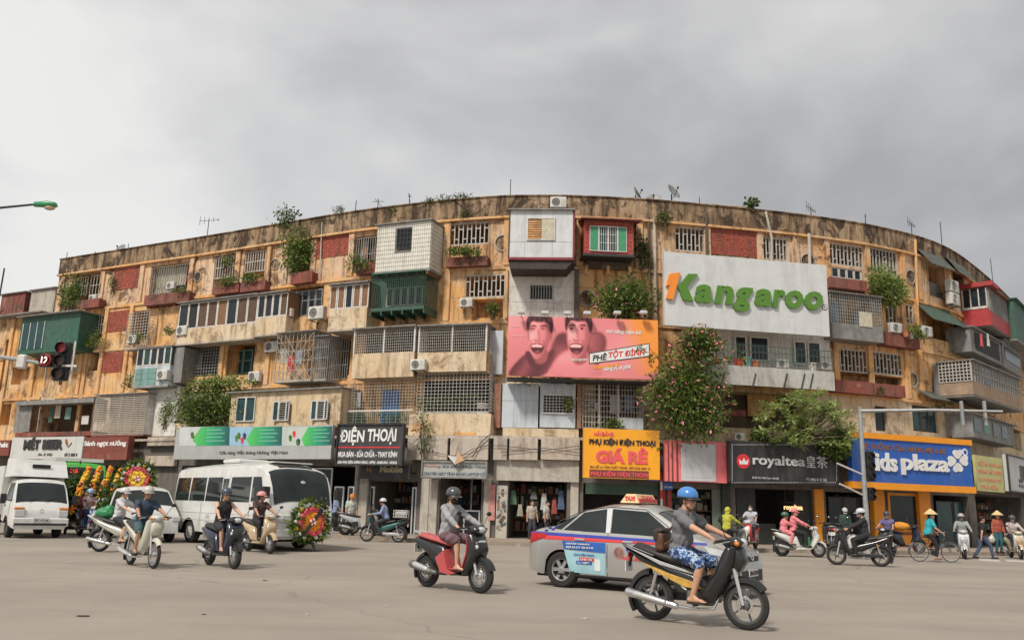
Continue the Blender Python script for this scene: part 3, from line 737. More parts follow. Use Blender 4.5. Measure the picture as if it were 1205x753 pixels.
gridded(414, 386, 415, 444, 488, 1.15, 2, 30, 9); gridded(490, 383, 414, 437, 574, 1.1, 2, 34, 9)
# lower pair of grids with a blue door behind
r = rect(407, 447, 488, 500, .9); s, z, w, h = fit(r); o = fobj('cage_floor', MB().b(-w/2, w/2, 0, .9, -.12, 0), CONC, s, z, .9)
mesh_grid(w, h, 24, 15, .012).build('cage_front', GRIDW, o); MB().b(-w/2, w/2, -.04, .04, h*.3, h*.3+.06).build('rail', WHITE, o)
q = MB(); [q.b(-w/2+i*w/34-.012, -w/2+i*w/34+.012, -.03, -.012, 0, h*.29) for i in range(35)]; q.build('railing', GRIDG, o)
r = rect(407, 447, 488, 500, .05); wobj('back_wall', strip(.0, .05, r[1]-.1, r[3]+.3, r[0], r[2]+.2, .8), WALL_M)
r = rect(449, 459, 469, 500, .08); s, z, w, h = fit(r); o = fobj('door', MB().b(-w/2, w/2, 0, .05, 0, h), BLUEP, s, z, .11)
q = MB(); [q.b(-w/2+.06+k*w/2, -.03+k*w/2, -.015, -.002, zz, zz+h*.4) for k in (0, 1) for zz in (.1, h*.54)]; q.build('door_panel', BLUEP, o); MB().b(.02, .06, -.05, -.002, h*.45, h*.52).build('handle', STEEL, o)
r = rect(490, 439, 578, 484, .9); s, z, w, h = fit(r); o = fobj('cage_floor', MB().b(-w/2, w/2, 0, .9, -.12, 0), CONC, s, z, .9)
mesh_grid(w, h, 20, 11, .017).build('cage_front', GRIDW, o); mesh_grid(.9, h, 8, 11, .017).tf(Matrix.Translation((w/2, .45, 0)) @ Matrix.Rotation(R_(90), 4, 'Z')).build('cage_side', GRIDW, o)
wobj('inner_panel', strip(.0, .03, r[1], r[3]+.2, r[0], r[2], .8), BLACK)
r = rect(480, 487, 581, 514, .95); s, z, w, h = fit(r); o = fobj('balcony_parapet', MB().b(-w/2, w/2, 0, .95, 0, h), WALL_C, s, z, .95); MB().b(-w/2-.03, w/2+.03, -.06, .9, -.14, -.003).build('floor_slab', CANOPY, o)
MB().b(-w/2+.1, -w/2+.9, -.012, -.001, .25, .55).build('plaster_patch', TRIM, o); MB().b(.2, 1.3, -.012, -.001, .08, .2).build('plaster_patch', TRIM, o)
# pale blue sheet wall, brick pier and barred balcony of storey two (centre)
o = wall_panel(590, 451, 634, 503, SHEETB, .85, .85, 'sheet_wall'); r = rect(590, 451, 634, 503, .85); s, z, w, h = fit(r)
q = MB(); [q.b(-w/2+w*k-.006, -w/2+w*k+.006, -.008, -.001, 0, h) for k in (.33, .66)]; q.b(-w/2, w/2, -.008, -.001, h*.6, h*.61); q.build('panel_joint', STEEL, o)
o = wall_panel(634.5, 451, 678, 503, SHEETB, .83, .83, 'sheet_wall'); r = rect(634.5, 451, 678, 503, .83); s, z, w, h = fit(r)
r2 = rect(637, 464, 676, 487, .85); x0, x1, z0, z1 = r2[0]-s, r2[2]-s, r2[1]-z, r2[3]-z
MB().b(x0, x1, -.004, .0, z0, z1).build('opening', BLACK, o); frame_mb(x1-x0, z1-z0, .05, .06).tf(Matrix.Translation(((x0+x1)/2, -.04, z0))).build('window', WHITE, o)
mesh_grid(x1-x0-.1, z1-z0-.1, 9, 6, .02).tf(Matrix.Translation(((x0+x1)/2, -.05, z0+.05))).build('window_bars', WHITE, o)
wall_panel(679, 450, 684, 504, BRKP, .9, .9, 'brick_pier'); wall_panel(581, 451, 589.5, 503, BRKP, .6, .6, 'brick_pier'); wall_panel(576, 389, 592, 440, SHEETB, .3, .3, 'sheet_wall')
o, r = cage(685, 452, 757, 504, .8, 20, 8, GRIDW, CONC, SHEETG, .024); s, z, w, h = fit(r)
MB().b(-w/2+.7, -w/2+.76, -.02, .06, 0, h).b(.2, .27, -.02, .06, 0, h).build('post', WHITE, o); MB().b(.3, w/2, -.03, .02, 0, h*.24).build('kick_panel', SHEETB, o)
r = rect(590, 504, 683, 514, .95); s, z, w, h = fit(r); fobj('balcony_parapet', MB().b(-w/2, w/2, 0, .95, 0, h), WALL_C, s, z, .95)
# balcony below the big white sign: corrugated white wall, windows, railing, fascia
r = rect(832, 392, 978, 438, .35); wobj('corrugated_wall', strip(.0, .3, r[1], r[3]+.9, r[0]-.3, r[2], .8), WHITE)
q = MB(); ss = np.arange(r[0]-.2, r[2], .16)
for s in ss: a = fp(s, .3); b_ = fp(s, .33); t = ft(s)*.05; q.add([(a[0]-t[0], a[1]-t[1], r[1]), (b_[0], b_[1], r[1]), (a[0]+t[0], a[1]+t[1], r[1]), (a[0]-t[0], a[1]-t[1], r[3]+.9), (b_[0], b_[1], r[3]+.9), (a[0]+t[0], a[1]+t[1], r[3]+.9)], [(0, 1, 4, 3), (1, 2, 5, 4)])
wobj('wall_ribs', q, WHITE, kind='stuff')
for x0, x1, y0, y1 in ((864, 879, 395, 424), (882, 905, 396, 425), (934, 949, 401, 429), (950, 966, 402, 429)): glazed(rect(x0, y0, x1, y1, .4), .4, 1, WHITE, t=.08)
FASC = plaster('fascia_dirty', (.56, .55, .52), (.48, .46, .42), (.16, .14, .12), .6); rf = rect(828, 434, 981, 455, 1.5); wobj('balcony_floor', strip(.0, 1.5, rf[3]-.06, rf[3]+.03, rf[0], rf[2], .8), CONC); wobj('balcony_fascia', strip(1.5, 1.56, rf[1], rf[3]+.05, rf[0], rf[2], .8), FASC)
q = MB()
for s in np.arange(rf[0]+.05, rf[2], .19): a = fpt(s, rf[3]+.04, 1.45); q.bar(a, a+Vector((0, 0, 1.0)), .012)
for zz in (.35, .7, 1.0): q.tube([fpt(s, rf[3]+.04+zz, 1.45) for s in np.linspace(rf[0], rf[2], 10)], .016, 4)
wobj('railing', q, GRIDG)
for x in (848, 885, 922, 943, 953): s, z = fs(x, 448, 1.6); fobj('bracket', MB().add([(-.02, -.0, -.35), (.02, 0, -.35), (.22, 0, .35), (.18, 0, .35), (-.02, -.04, -.35), (.02, -.04, -.35), (.22, -.04, .35), (.18, -.04, .35)], [(3, 2, 1, 0), (4, 5, 6, 7), (0, 1, 5, 4), (1, 2, 6, 5), (2, 3, 7, 6), (3, 0, 4, 7)]), DARKM, s, z, 1.563)
wall_panel(880, 462, 912, 490, TRIM, -.9, .05); wall_panel(852, 482, 878, 489, REDL, .2, .2, 'red_board')
# grey cage balcony right of the sign
o, r = cage(977, 347, 1038, 398, .9, 22, 9, STEEL, SHEETG, SHEETG, par=.3, parm=SHEETG); s, z, w, h = fit(r); MB().b(.1, .85, -.05, -.02, h*.28, h*.62).build('board', CURT, o)
MB().b(-w/2+.05, -w/2+.7, .3, .34, .3, h*.85).build('door', mat('paint_bluegrey', (.20, .27, .32), .6, .2), o)
ledge(1040, 393, 1082, 408, .55); 
# far right cabins stepping back round the corner
def cornerbay(xa, xb, y0, y1, d, m, name, sm=None, base=SHEETG, roof=SHEETG):
    """xa..xb: front face at offset d, heights from the near end"""
    s0, z1 = fs(xa, y0, d); z0 = fs(xa, y1, d)[1]; s1 = fs(xb, (y0+y1)/2, d)[0]; w = s1-s0; h = z1-z0; s = (s0+s1)/2
    o = fobj(name, MB().b(-w/2, w/2, 0, d+.3, 0, h), m, s, z0, d)
    MB().b(-w/2-.12, w/2+.12, -.2, d+.1, h+.003, h+.06).build('roof_sheet', roof, o); MB().b(-w/2, w/2, -.02, d, -.1, -.003).build('floor_slab', base, o)
    return o, w, h
o, w, h = cornerbay(1160, 1192, 338, 379, 1.3, SHEETG, 'corner_cabin', roof=REDL)
MB().b(-w/2-.05, -w/2-.004, .06, 1.3, h*.48, h*.98).build('side_window', GLASS, o)
q = MB()
for a in (.06, .45, .86, 1.26): q.b(-w/2-.09, -w/2-.051, a-.03, a+.03, h*.46, h)
q.b(-w/2-.09, -w/2-.051, .03, 1.3, h*.44, h*.5); q.build('window_frame', WHITE, o)
redp = mat('paint_red', (.40, .035, .04), .6, .2, 4, dirt=.3)
MB().b(-w/2-.06, -w/2-.003, .0, 1.35, -.05, h*.44).b(-w/2, w/2, -.05, -.004, -.05, h*.36).build('red_skirt', redp, o); MB().b(-w/2-.2, -w/2+1.3, -.3, 1.3, h+.065, h+.3).build('red_roof', redp, o)
q = MB(); [q.b(-w/2+k*.22, -w/2+k*.22+.09, -.05, -.004, h*.37, h-.02) for k in range(int(w/.22))]; q.build('sheet_ribs', SHEETG, o, kind='stuff')
o, w, h = cornerbay(1128, 1196, 424, 463, 1.5, SHEETG, 'corner_cabin')
tq = plaster('tile_brownish', (.38, .27, .19), (.42, .31, .22), (.14, .1, .08), .5)
MB().b(-w/2-.03, -w/2-.003, 0, 1.5, 0, h*.4).b(-w/2-.03, w/2, -.04, -.003, 0, h*.4).build('parapet_tiles', tq, o)
mesh_grid(1.5, h*.6, 9, 6, .04).tf(Matrix.Translation((-w/2-.05, .75, h*.4)) @ Matrix.Rotation(R_(90), 4, 'Z')).build('side_grille', GRIDW, o)
MB().b(-w/2-.025, -w/2-.004, 0, 1.5, h*.41, h).build('side_opening', BLACK, o)
q = MB(); [q.b(-w/2+k*.42, -w/2+k*.42+.03, -.04, -.003, h*.41, h) for k in range(int(w/.42)+1)]; q.b(-w/2, w/2, -.045, -.004, h*.68, h*.70); q.build('front_bars', GRIDW, o)
MB().b(-w/2+1.7, -w/2+3.0, -.03, -.004, h*.45, h*.95).build('window', GLASS, o)
o, w, h = cornerbay(1178, 1200, 400, 428, 1.0, SHEETG, 'corner_cabin'); MB().b(-w/2+.5, w/2-.5, -.03, -.003, h*.3, h*.8).build('window', GLASST, o)
o, w, h = cornerbay(1190, 1230, 352, 395, 1.6, GREENP, 'corner_cabin', roof=GREENP)
o, w, h = cornerbay(1135, 1190, 487, 511, 1.0, SHEETG, 'corner_cabin'); [MB().b(-w/2+k*1.6+.2, -w/2+k*1.6+1.2, -.03, -.003, h*.2, h*.85).build('window', (GLASST, TEAL, GLASS)[k % 3], o) for k in range(4)]
AWND = mat('awning_dark', (.075, .085, .075), .7, .3, 4, dirt=.5); awning(1086, 299, 1114, 311, .8, AWND); awning(1119, 311, 1140, 321, .7, AWND); awning(1086, 364, 1124, 377, .9, mat('awning_green', (.045, .08, .06), .7, .3, 4, dirt=.5)); awning(1122, 380, 1148, 388, .8, AWND); awning(1085, 463, 1130, 470, .8, AWND)
o, w, h = cornerbay(1137, 1176, 385, 410, .9, SHEETG, 'corner_cabin'); MB().b(-w/2+.8, w/2-.6, -.03, -.003, h*.1, h*.9).build('opening', BLACK, o)
# storey two, left: shuttered louvre cage, dark balcony, cream infill with three windows
o, r = cage(111, 464, 172, 511, 1.0, 4, 1, GRIDW, REDL, SHEETG); s, z, w, h = fit(r); q = MB(); [q.b(-w/2, w/2, -.03, .0, h*k/22, h*k/22+.035) for k in range(23)]; q.build('louvre', GRIDW, o, kind='stuff')
q = MB(); [q.b(w/2-.02, w/2+.01, 0, 1.0, h*k/22, h*k/22+.035) for k in range(23)]; q.build('louvre', GRIDW, o, kind='stuff')
r = rect(18, 508, 110, 513, .9); s, z, w, h = fit(r); fobj('balcony_parapet', MB().b(-w/2, w/2, 0, .9, 0, h), REDL, s, z, .9)
r = rect(18, 470, 110, 475, .9); s, z, w, h = fit(r); fobj('awning', MB().b(-w/2, w/2, 0, .9, 0, h), SHEETG, s, z, .9)
r = rect(18, 476, 36, 508, .6); s, z, w, h = fit(r); fobj('sheet_screen', MB().b(-w/2, w/2, 0, .05, 0, h), SHEETG, s, z, .6)
r = rect(271, 460, 404, 503, 1.4); s, z, w, h = fit(r); o = fobj('cream_infill', MB().b(-w/2, w/2, 0, 1.4, 0, h), WALL_C, s, z, 1.4); MB().b(-w/2-.1, w/2+.1, -.2, 1.4, h+.003, h+.07).build('roof_sheet', SHEETG, o)
for x0, x1, y0, y1, n in ((278, 300, 467, 496, 2), (328, 337, 472, 495, 1), (374, 384, 471, 494, 1)):
    r2 = rect(x0, y0, x1, y1, 1.45); a, b_, c, d_ = r2[0]-s, r2[2]-s, r2[1]-z, r2[3]-z
    MB().b(a, b_, -.006, .0, c, d_).build('pane', GLASS if n == 1 else GLASST, o)
    if n == 2:
        for k in (0, 1): frame_mb((b_-a)/2, d_-c, .05, .07).tf(Matrix.Translation((a+(b_-a)*(.25+.5*k), -.04, c))).build('window', WHITE, o)
    else:
        frame_mb(b_-a, d_-c, .05, .07).tf(Matrix.Translation(((a+b_)/2, -.04, c))).build('window', WHITE, o)
        q = MB(); [q.b(a, b_, -.06, -.045, c+(d_-c)*k/9, c+(d_-c)*k/9+.02) for k in range(10)]; q.build('window_bars', GRIDW, o)
        for sx in (-1, 1):
            sh = MB(); wl = (b_-a)*.62; sh.b(0, wl, -.02, .02, 0, .05).b(0, wl, -.02, .02, d_-c-.05, d_-c).b(0, .05, -.02, .02, .05, d_-c-.05).b(wl-.05, wl, -.02, .02, .05, d_-c-.05); sh.b(.05, wl-.05, -.006, .006, .05, d_-c-.05, 1)
            ang = R_(-22) if sx > 0 else R_(180+22); sh.tf(Matrix.Translation((b_ if sx > 0 else a, -.06, c)) @ Matrix.Rotation(ang, 4, 'Z')); sh.build('open_casement', [WHITE, GLASST], o)
wall_panel(172, 455, 208, 513, WALL_W, .5, .5, 'end_panel')
o = wall_panel(207, 497, 270, 503, WALL_C, .8, .8, 'balcony_parapet')
# laundry and sundry panels behind the dark balcony
for k, (x, y, wd, hd, m) in enumerate(((68, 484, .5, .8, CURT), (60, 488, .35, .9, GREENP), (80, 486, .5, .7, TEAL), (100, 494, .6, .5, WHITE))):
    s, z = fs(x, y, .3); fobj('hanging_cloth', MB().b(-wd/2, wd/2, 0, .02, -hd/2, hd/2), m, s, z, .3)

# ------------------------------------------------------------------ lower neighbour at the left end
nb = fp(8, -4); NB = thing('neighbour_building', 'lower orange-yellow house with dark green sheet cabin, left of the curved block', 'building', (nb[0], nb[1], .13))
zr = fs(40, 372)[1]
NH = [(*rect(3, 400, 6, 460), .8), (*rect(14, 432, 34, 452), .6), (*rect(2, 475, 12, 500), .8)]
wall_storey(1, WALL_M, 1.5, SL-.04, .13, zr, 0., NH, parent=NB)
wobj('roof_sheet', strip(-8, .7, zr+.02, zr+.1, 1.5, SL-.3, 1.5), SHEETG, NB); wobj('side_wall', strip(-8, -.3, .13, zr, SL-.3, SL-.06), WALL_M, NB)
for k in (2, 3): wobj('slab_edge', strip(.005, .1, ZF[k]-.1, ZF[k]+.06, 1.5, SL-.06), TRIM, NB)
r = rect(24, 371, 92, 414, 1.2); s, z, w, h = fit(r); o = fobj('green_cabin', MB().b(-w/2, w/2, 0, 1.2, 0, h), GREENP, s, z, 1.2, NB); MB().b(-w/2-.2, w/2+.2, -.3, 1.2, h+.003, h+.06).build('roof_sheet', SHEETG, o)
a, b_ = -w/2+.25, -w/2+w*.42; MB().b(a, b_, -.02, -.003, .25, h-.35).build('window', GLASST, o)
for k in range(4): x = a+(b_-a)*k/3; MB().b(x-.025, x+.025, -.05, -.021, .25, h-.35).build('window_bar', WHITE, o)
for x in (8, 40, 100): s = fs(x, 440)[0]; fobj('pilaster', MB().bv(-.15, .15, -.112, .02, ZF[1]+.1, zr-.05, .012), TRIM, s, 0, 0, NB)
# roof-top boxes of the neighbour
for x0, x1, y0, y1, m in ((36, 64, 341, 364, CONC), (1, 29, 346, 366, REDL)):
    r = rect(x0, y0, x1, y1, -3); s, z, w, h = fit(r); o = fobj('rooftop_hut', MB().b(-w/2, w/2, 0, 3, -.6, h), m, s, z, -3, NB); MB().b(-w/2-.15, w/2+.15, -.15, 3, h+.003, h+.07).build('roof_sheet', SHEETG, o)
# ------------------------------------------------------------------ ground floor shops
FD = .9
SHOPW = plaster('shop_wall', (.15, .14, .125), (.19, .17, .15), (.05, .045, .04), .5, peel=(.24, .21, .18)); SHOPP = plaster('shop_pier', (.46, .43, .38), (.52, .48, .42), (.13, .11, .09), .4)  # shop wall colour darkened to carry the deep shadow under the signs
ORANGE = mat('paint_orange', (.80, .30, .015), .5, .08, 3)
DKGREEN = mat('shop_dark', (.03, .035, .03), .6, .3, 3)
PINKP = mat('paint_pink', (.80, .16, .19), .5, .08, 3)
CHROME = mat('aluminium', (.62, .63, .63), .35, .08, 6, metal=.5)
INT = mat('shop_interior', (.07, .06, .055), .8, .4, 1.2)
shops = [(2, 545, 90, 624), (100, 548, 165, 624), (210, 548, 416, 628), (434, 566, 490, 631), (517, 562, 566, 634), (598, 565, 667, 635), (686, 569, 776, 638), (786, 575, 850, 640), (866, 575, 958, 642), (973, 579, 1030, 644), (1044, 580, 1082, 626), (1100, 583, 1142, 645), (1150, 583, 1204, 646)]
SH = []
for a in shops:
    r = rect(*a, FD); SH.append((r[0], max(.14, r[1]) if a[0] != 1044 else r[1], r[2], r[3], 3.2))
SH = [(a, (.14 if i != 10 else b), c, d, e) for i, (a, b, c, d, e) in enumerate(SH)]
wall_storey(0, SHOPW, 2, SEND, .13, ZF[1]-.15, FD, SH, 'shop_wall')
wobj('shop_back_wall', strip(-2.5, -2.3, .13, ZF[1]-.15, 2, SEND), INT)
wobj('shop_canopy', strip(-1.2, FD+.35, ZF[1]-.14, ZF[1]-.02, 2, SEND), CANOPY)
# canopy fascia slabs, one per bay
xs = [478, 530, 578.5]+[597, 634, 683]
for x0, x1 in ((478, 528), (528.6, 578), (579, 597.6), (598.2, 634), (634.6, 684)):
    r = rect(x0, 515, x1, 541, 1.35); s, z, w, h = fit(r); fobj('canopy_fascia', MB().bv(-w/2+.01, w/2-.01, 0, .12, 0, h, .012), CANOPY, s, z, 1.35)
r = rect(582, 541, 684, 566, 1.1); s, z, w, h = fit(r); fobj('shop_lintel', MB().b(-w/2, w/2, 0, .15, 0, h), SHOPP, s, z, 1.1)
r = rect(172, 514, 206, 548, 1.2); s, z, w, h = fit(r); o = fobj('canopy_fascia', MB().b(-w/2, w/2, 0, .2, h*.7, h).b(-w/2, w/2, 0, .2, 0, h*.35), CANOPY, s, z, 1.2)
for x in (426, 499, 509, 573, 676, 855): # piers
    r = rect(x-5, 563, x+5, 634, FD+.12); s, z, w, h = fit(r); fobj('pier', MB().bv(-w/2, w/2, 0, .3, 0, fs(x, 563, FD)[1]-.13, .02), SHOPP if x != 855 else DKGREEN, s, .13, FD+.12)
for x0, x1 in ((960, 971), (1029, 1043), (1083, 1097)):
    r = rect(x0, 575, x1, 645, FD+.12); s, z, w, h = fit(r); fobj('pier', MB().bv(-w/2, w/2, 0, .3, 0, r[3]-.13, .02), ORANGE, s, .13, FD+.12)
r = rect(1043, 627, 1083, 645, FD+.05); s, z, w, h = fit(r); o = fobj('stall_riser', MB().b(-w/2, w/2, 0, .2, 0, r[3]-.13), ORANGE, s, .13, FD+.05); MB().b(-w/2, w/2, -.05, .0, r[3]-.2, r[3]-.1).build('sill', REDL, o)
glazed(rect(1044, 580, 1082, 626, FD-.1), FD-.1, 1, ORANGE, GLASS, t=.12)
# black tea shop front
r = rect(866, 575, 958, 643, FD-.2); s, z, w, h = fit(r)
for k in range(4): x = -w/2+w*(k+.5)/4; fobj('front_panel', MB().b(x-w/8+.015, x+w/8-.015, 0, .05, 0, (r[3]-.13) if k == 0 else .9 if k == 1 else .01+(r[3]-.13)*(.2 if k == 2 else 1)), DKGREEN, s, .13, FD-.2)
# green and roller shutters, glass doors
def shutter(x0, y0, x1, y1, m, d=FD-.05):
    r = rect(x0, y0, x1, y1, d); s, z, w, h = fit(r); z = max(z, .14); h = r[3]-z; mb = MB(); n = int(h/.09)
    for k in range(n): mb.b(-w/2, w/2, -.012, .02, k*h/n+.008, (k+1)*h/n-.008)
    o = fobj('roller_shutter', MB().b(-w/2, w/2, .02, .04, 0, h), m, s, z, d); mb.build('shutter_slats', m, o, kind='stuff')
shutter(838, 575, 853, 622, mat('shutter_greygreen', (.16, .19, .15), .6, .2, 5, dirt=.3)); shutter(688, 569, 775, 582, mat('shutter_dkgreen', (.05, .10, .07), .6, .2))
for x0, x1, y0 in ((392, 404, 572), (408, 416, 572), (434, 440, 572), (484, 490, 573)): glazed(rect(x0, y0, x1, 630, FD-.1), FD-.1, 1, CHROME, GLASS, t=.07)
glazed(rect(545, 600, 565, 633, FD-.3), FD-.3, 1, CHROME, GLASS, t=.06); glazed(rect(975, 585, 1028, 643, FD-.4), FD-.4, 3, DARKM, GLASS); glazed(rect(1102, 590, 1140, 644, FD-.3), FD-.3, 2, DARKM, GLASST)
glazed(rect(212, 550, 390, 626, FD-.2), FD-.2, 9, CHROME, GLASST, t=.06)
# goods seen inside the open shops: shelves with stock
rg = random.Random(5); stockm = [mat('stock_%s' % n, c, .6, .25, 9) for n, c in (('red', (.26, .05, .04)), ('cream', (.30, .27, .22)), ('blue', (.06, .10, .18)), ('orange', (.30, .13, .05)), ('green', (.06, .14, .08)), ('white', (.40, .40, .38)), ('grey', (.13, .13, .13)))]
for x0, y0, x1, y1, d in ((436, 575, 488, 628, -1.4), (519, 575, 562, 628, -1.6), (600, 574, 665, 632, -1.2), (788, 585, 836, 630, .2), (975, 590, 1028, 640, -.6), (1152, 590, 1200, 640, -.6), (1104, 592, 1140, 640, -.9)):
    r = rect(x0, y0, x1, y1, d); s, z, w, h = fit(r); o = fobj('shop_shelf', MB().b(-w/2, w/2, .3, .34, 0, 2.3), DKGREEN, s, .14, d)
    for lv in range(4):
        MB().b(-w/2, w/2, -.05, .3, .25+lv*.55, .28+lv*.55).build('shelf_board', WOOD, o)
    mb = MB(); 
    for lv in range(4):
        x = -w/2+.03
        while x < w/2-.1:
            bw = rg.uniform(.08, .28); mb.b(x, min(x+bw, w/2), rg.uniform(-.04, .05), .25, .285+lv*.55, .285+lv*.55+rg.uniform(.12, .45), rg.randrange(7)); x += bw+rg.uniform(.01, .15)
    mb.build('shop_stock', stockm, o, kind='stuff')
# wares hanging at the open stall, sticker-covered pier
r = rect(583, 571, 597, 633, FD+.15); s, z, w, h = fit(r); o = fobj('pier', MB().b(-w/2, w/2, 0, .3, 0, r[3]-.13), SHOPP, s, .13, FD+.15)
mb = MB(); 
for k in range(60): x = rg.uniform(-w/2+.06, w/2-.06); zz = rg.uniform(.3, r[3]-.3); mb.b(x-.05, x+.05, -.012, -.002, zz-.05, zz+.05, rg.randrange(7))
mb.build('stickers', [stockm[6], stockm[6], stockm[5], stockm[1], stockm[6], stockm[3], stockm[5]], o, kind='stuff')
wall_panel(574, 570, 583, 612, mat('poster_pink', (.48, .22, .2), .7, .2), FD+.14, .03, 'wall_poster')
for x, y, wd, hd, m in ((604, 585, .3, .6, 4), (612, 600, .25, .5, 1), (640, 590, .3, .7, 5), (652, 596, .25, .6, 0), (660, 588, .3, .8, 2), (628, 583, .3, .3, 6)):
    s, z = fs(x, y, .6); fobj('hanging_wares', MB().add([(-wd*.3, 0, hd/2), (wd*.3, 0, hd/2), (wd*.55, -.05, -hd/2), (-wd*.5, -.08, -hd/2), (-wd*.3, .1, hd/2), (wd*.3, .1, hd/2), (wd*.55, .08, -hd/2), (-wd*.5, .06, -hd/2)], [(3, 2, 1, 0), (4, 5, 6, 7), (0, 1, 5, 4), (1, 2, 6, 5), (2, 3, 7, 6), (3, 0, 4, 7)]), stockm[m], s, z, .6)
rs = rect(780, 568, 783, 640, FD+.1)
for x in (781, 788): r = rect(x-2.5, 570, x+2.5, 640, FD+.1); s, z, w, h = fit(r); fobj('pink_post', MB().b(-w/2, w/2, 0, .1, 0, r[3]-.13), mat('paint_red_dark', (.30, .04, .035), .6, .2), s, .13, FD+.1)
# ------------------------------------------------------------------ signs and billboards
def flat(name, col, rough=.45, var=.06): return mat('sign_'+name, col, rough, var, 2.5, dirt=.26, dirtcol=(.22, .19, .16))
S_WHITE = flat('white', (.74, .74, .73)); S_BLACK = flat('black', (.022, .022, .024)); S_RED = flat('red', (.66, .03, .04)); S_YEL = flat('amber', (.88, .38, .015))
S_BLUE = flat('blue', (.015, .10, .42)); S_PINK = flat('pink', (.85, .25, .28)); S_GREY = flat('grey', (.36, .37, .36)); S_ORG = flat('orange', (.86, .27, .02)); S_GRN = flat('green', (.085, .22, .022))
S_GRND = flat('green_edge', (.05, .15, .02)); S_MAR = flat('maroon', (.20, .05, .035)); S_LGREY = flat('light_grey', (.56, .58, .59)); S_BROWN = flat('brown', (.25, .10, .03)); S_NAVY = flat('navy', (.02, .03, .12))
class Sign:
    def __init__(s, name, label, x0, y0, x1, y1, d, m, t=.16, cat='sign', frame=None, group=None, tilt=0):
        s.d = d; r = rect(x0, y0, x1, y1, d); s.r = r; s.s = (r[0]+r[2])/2; s.z = r[1]; s.w = r[2]-r[0]; s.h = r[3]-r[1]
        q = fpt(s.s, s.z, d); s.o = thing(name, label, cat, q, fang(s.s), group)
        MB().b(-s.w/2, s.w/2, 0, t, 0, s.h).build('panel', m, s.o)
        # brackets back to the wall
        if d > .3:
            for x in (-s.w*.4, s.w*.4): MB().b(x-.03, x+.03, t, max(t+.05, d-.02), s.h*.5-.03, s.h*.5+.03).build('bracket', DARKM, s.o)
        if frame: frame_mb(s.w+.06, s.h+.06, .07, .1).tf(Matrix.Translation((0, -.02, -.03))).build('frame', frame, s.o)
    def loc(s, x, y): a, z = fs(x, y, s.d); return a-s.s, z-s.z
    def text(s, txt, x0, y0, x1, y1, m, ext=.012, weight=.0, shear=0., name='lettering', y=-.004, ang=0.):
        a, z1 = s.loc(x0, y0); a2 = s.loc(x0, (y0+y1)/2)[0]; b2 = s.loc(x1, (y0+y1)/2)[0]; zt = s.loc((x0+x1)/2, y0)[1]; zb = s.loc((x0+x1)/2, y1)[1]
        me = text_mesh(txt, b2-a2, zt-zb, ext, weight, shear); me.materials.append(m)
        if (b2-a2)/len(txt) > (.155 if not ang else .1):
            for cx, lm in split_letters(me): lm.materials.append(m); o = link('letter', lm, s.o, ((a2+b2)/2+cx*math.cos(ang), y-ext, (zt+zb)/2+cx*math.sin(ang))); o.rotation_euler = (0, -ang, 0)
            return o
        o = link(name, me, s.o, ((a2+b2)/2, y-ext, (zt+zb)/2)); o.rotation_euler = (0, -ang, 0); return o
    def box(s, x0, y0, x1, y1, m, name='colour_field', t=.006, y=-.002):
        a2 = s.loc(x0, (y0+y1)/2)[0]; b2 = s.loc(x1, (y0+y1)/2)[0]; zt = s.loc((x0+x1)/2, y0)[1]; zb = s.loc((x0+x1)/2, y1)[1]
        return MB().b(a2, b2, y-t, y, zb, zt).build(name, m, s.o)
    def poly(s, pts, m, name='print', t=.003, y=-.002):
        P = [s.loc(*p) for p in pts]; return MB().prism(P, y-t, y).build(name, m, s.o)
    def disc(s, x, y_, rx, m, name='disc', t=.01, y=-.002, n=24):
        c = s.loc(x, y_); r = s.loc(x+rx, y_)[0]-c[0]; return MB().prism([(c[0]+r*math.cos(2*math.pi*k/n), c[1]+r*math.sin(2*math.pi*k/n)) for k in range(n)], y-t, y).build(name, m, s.o)
def smoothpoly(pts, k=2):
    P = np.array(pts, float)
    for _ in range(k):
        Q = []
        for a, b in zip(P, np.roll(P, -1, 0)): Q += [a*.75+b*.25, a*.25+b*.75]
        P = np.array(Q)
    return [tuple(p) for p in P]
# white billboard with green letters
K = Sign('billboard', 'big white sheet billboard with green lettering and an orange numeral one', 778, 304, 975, 389, 1.75, flat('billboard_white', (.60, .615, .62)), .2, 'billboard')
q = MB(); [q.b(-K.w/2+K.w*i/8-.006, -K.w/2+K.w*i/8+.006, -.006, -.001, 0, K.h) for i in range(1, 8)]; q.build('panel_joint', S_LGREY, K.o, kind='stuff')
def solid(sg, pts, m, name, y=-.003, t=.13): P = [sg.loc(*p) for p in pts]; return MB().prism(P, y-t, y).build(name, m, sg.o)
kz = lambda x, y: (780+x/4.183, 200+y/4.183)
solid(K, [kz(20, 515), kz(78, 508), kz(40, 640), kz(-2, 636), kz(20, 570), kz(-2, 575)], S_ORG, 'letter')
solid(K, [kz(118, 515), kz(167, 516), kz(112, 578), kz(144, 650), kz(92, 642), kz(66, 578)], S_GRN, 'letter')
for ch, a, b, y0, y1 in (('a', 146, 243, 566, 656), ('n', 243, 347, 572, 662), ('g', 337, 446, 580, 700), ('a', 444, 540, 588, 674), ('r', 534, 607, 592, 680), ('o', 598, 694, 596, 686), ('o', 694, 792, 602, 694)):
    x0, Y0 = kz(a+4, y0); x1, Y1 = kz(b-4, y1); K.text(ch, x0, Y0, x1, Y1, S_GRN, .055, .04, .2, 'letter', y=-.003)
K.disc(971.5, 362.5, 3.2, S_BLACK, 'registered_mark'); K.disc(971.5, 362.5, 2.4, S_WHITE, 'registered_mark', y=-.013); K.text('R', 970.3, 361, 972.8, 364.2, S_BLACK, .004, y=-.024)
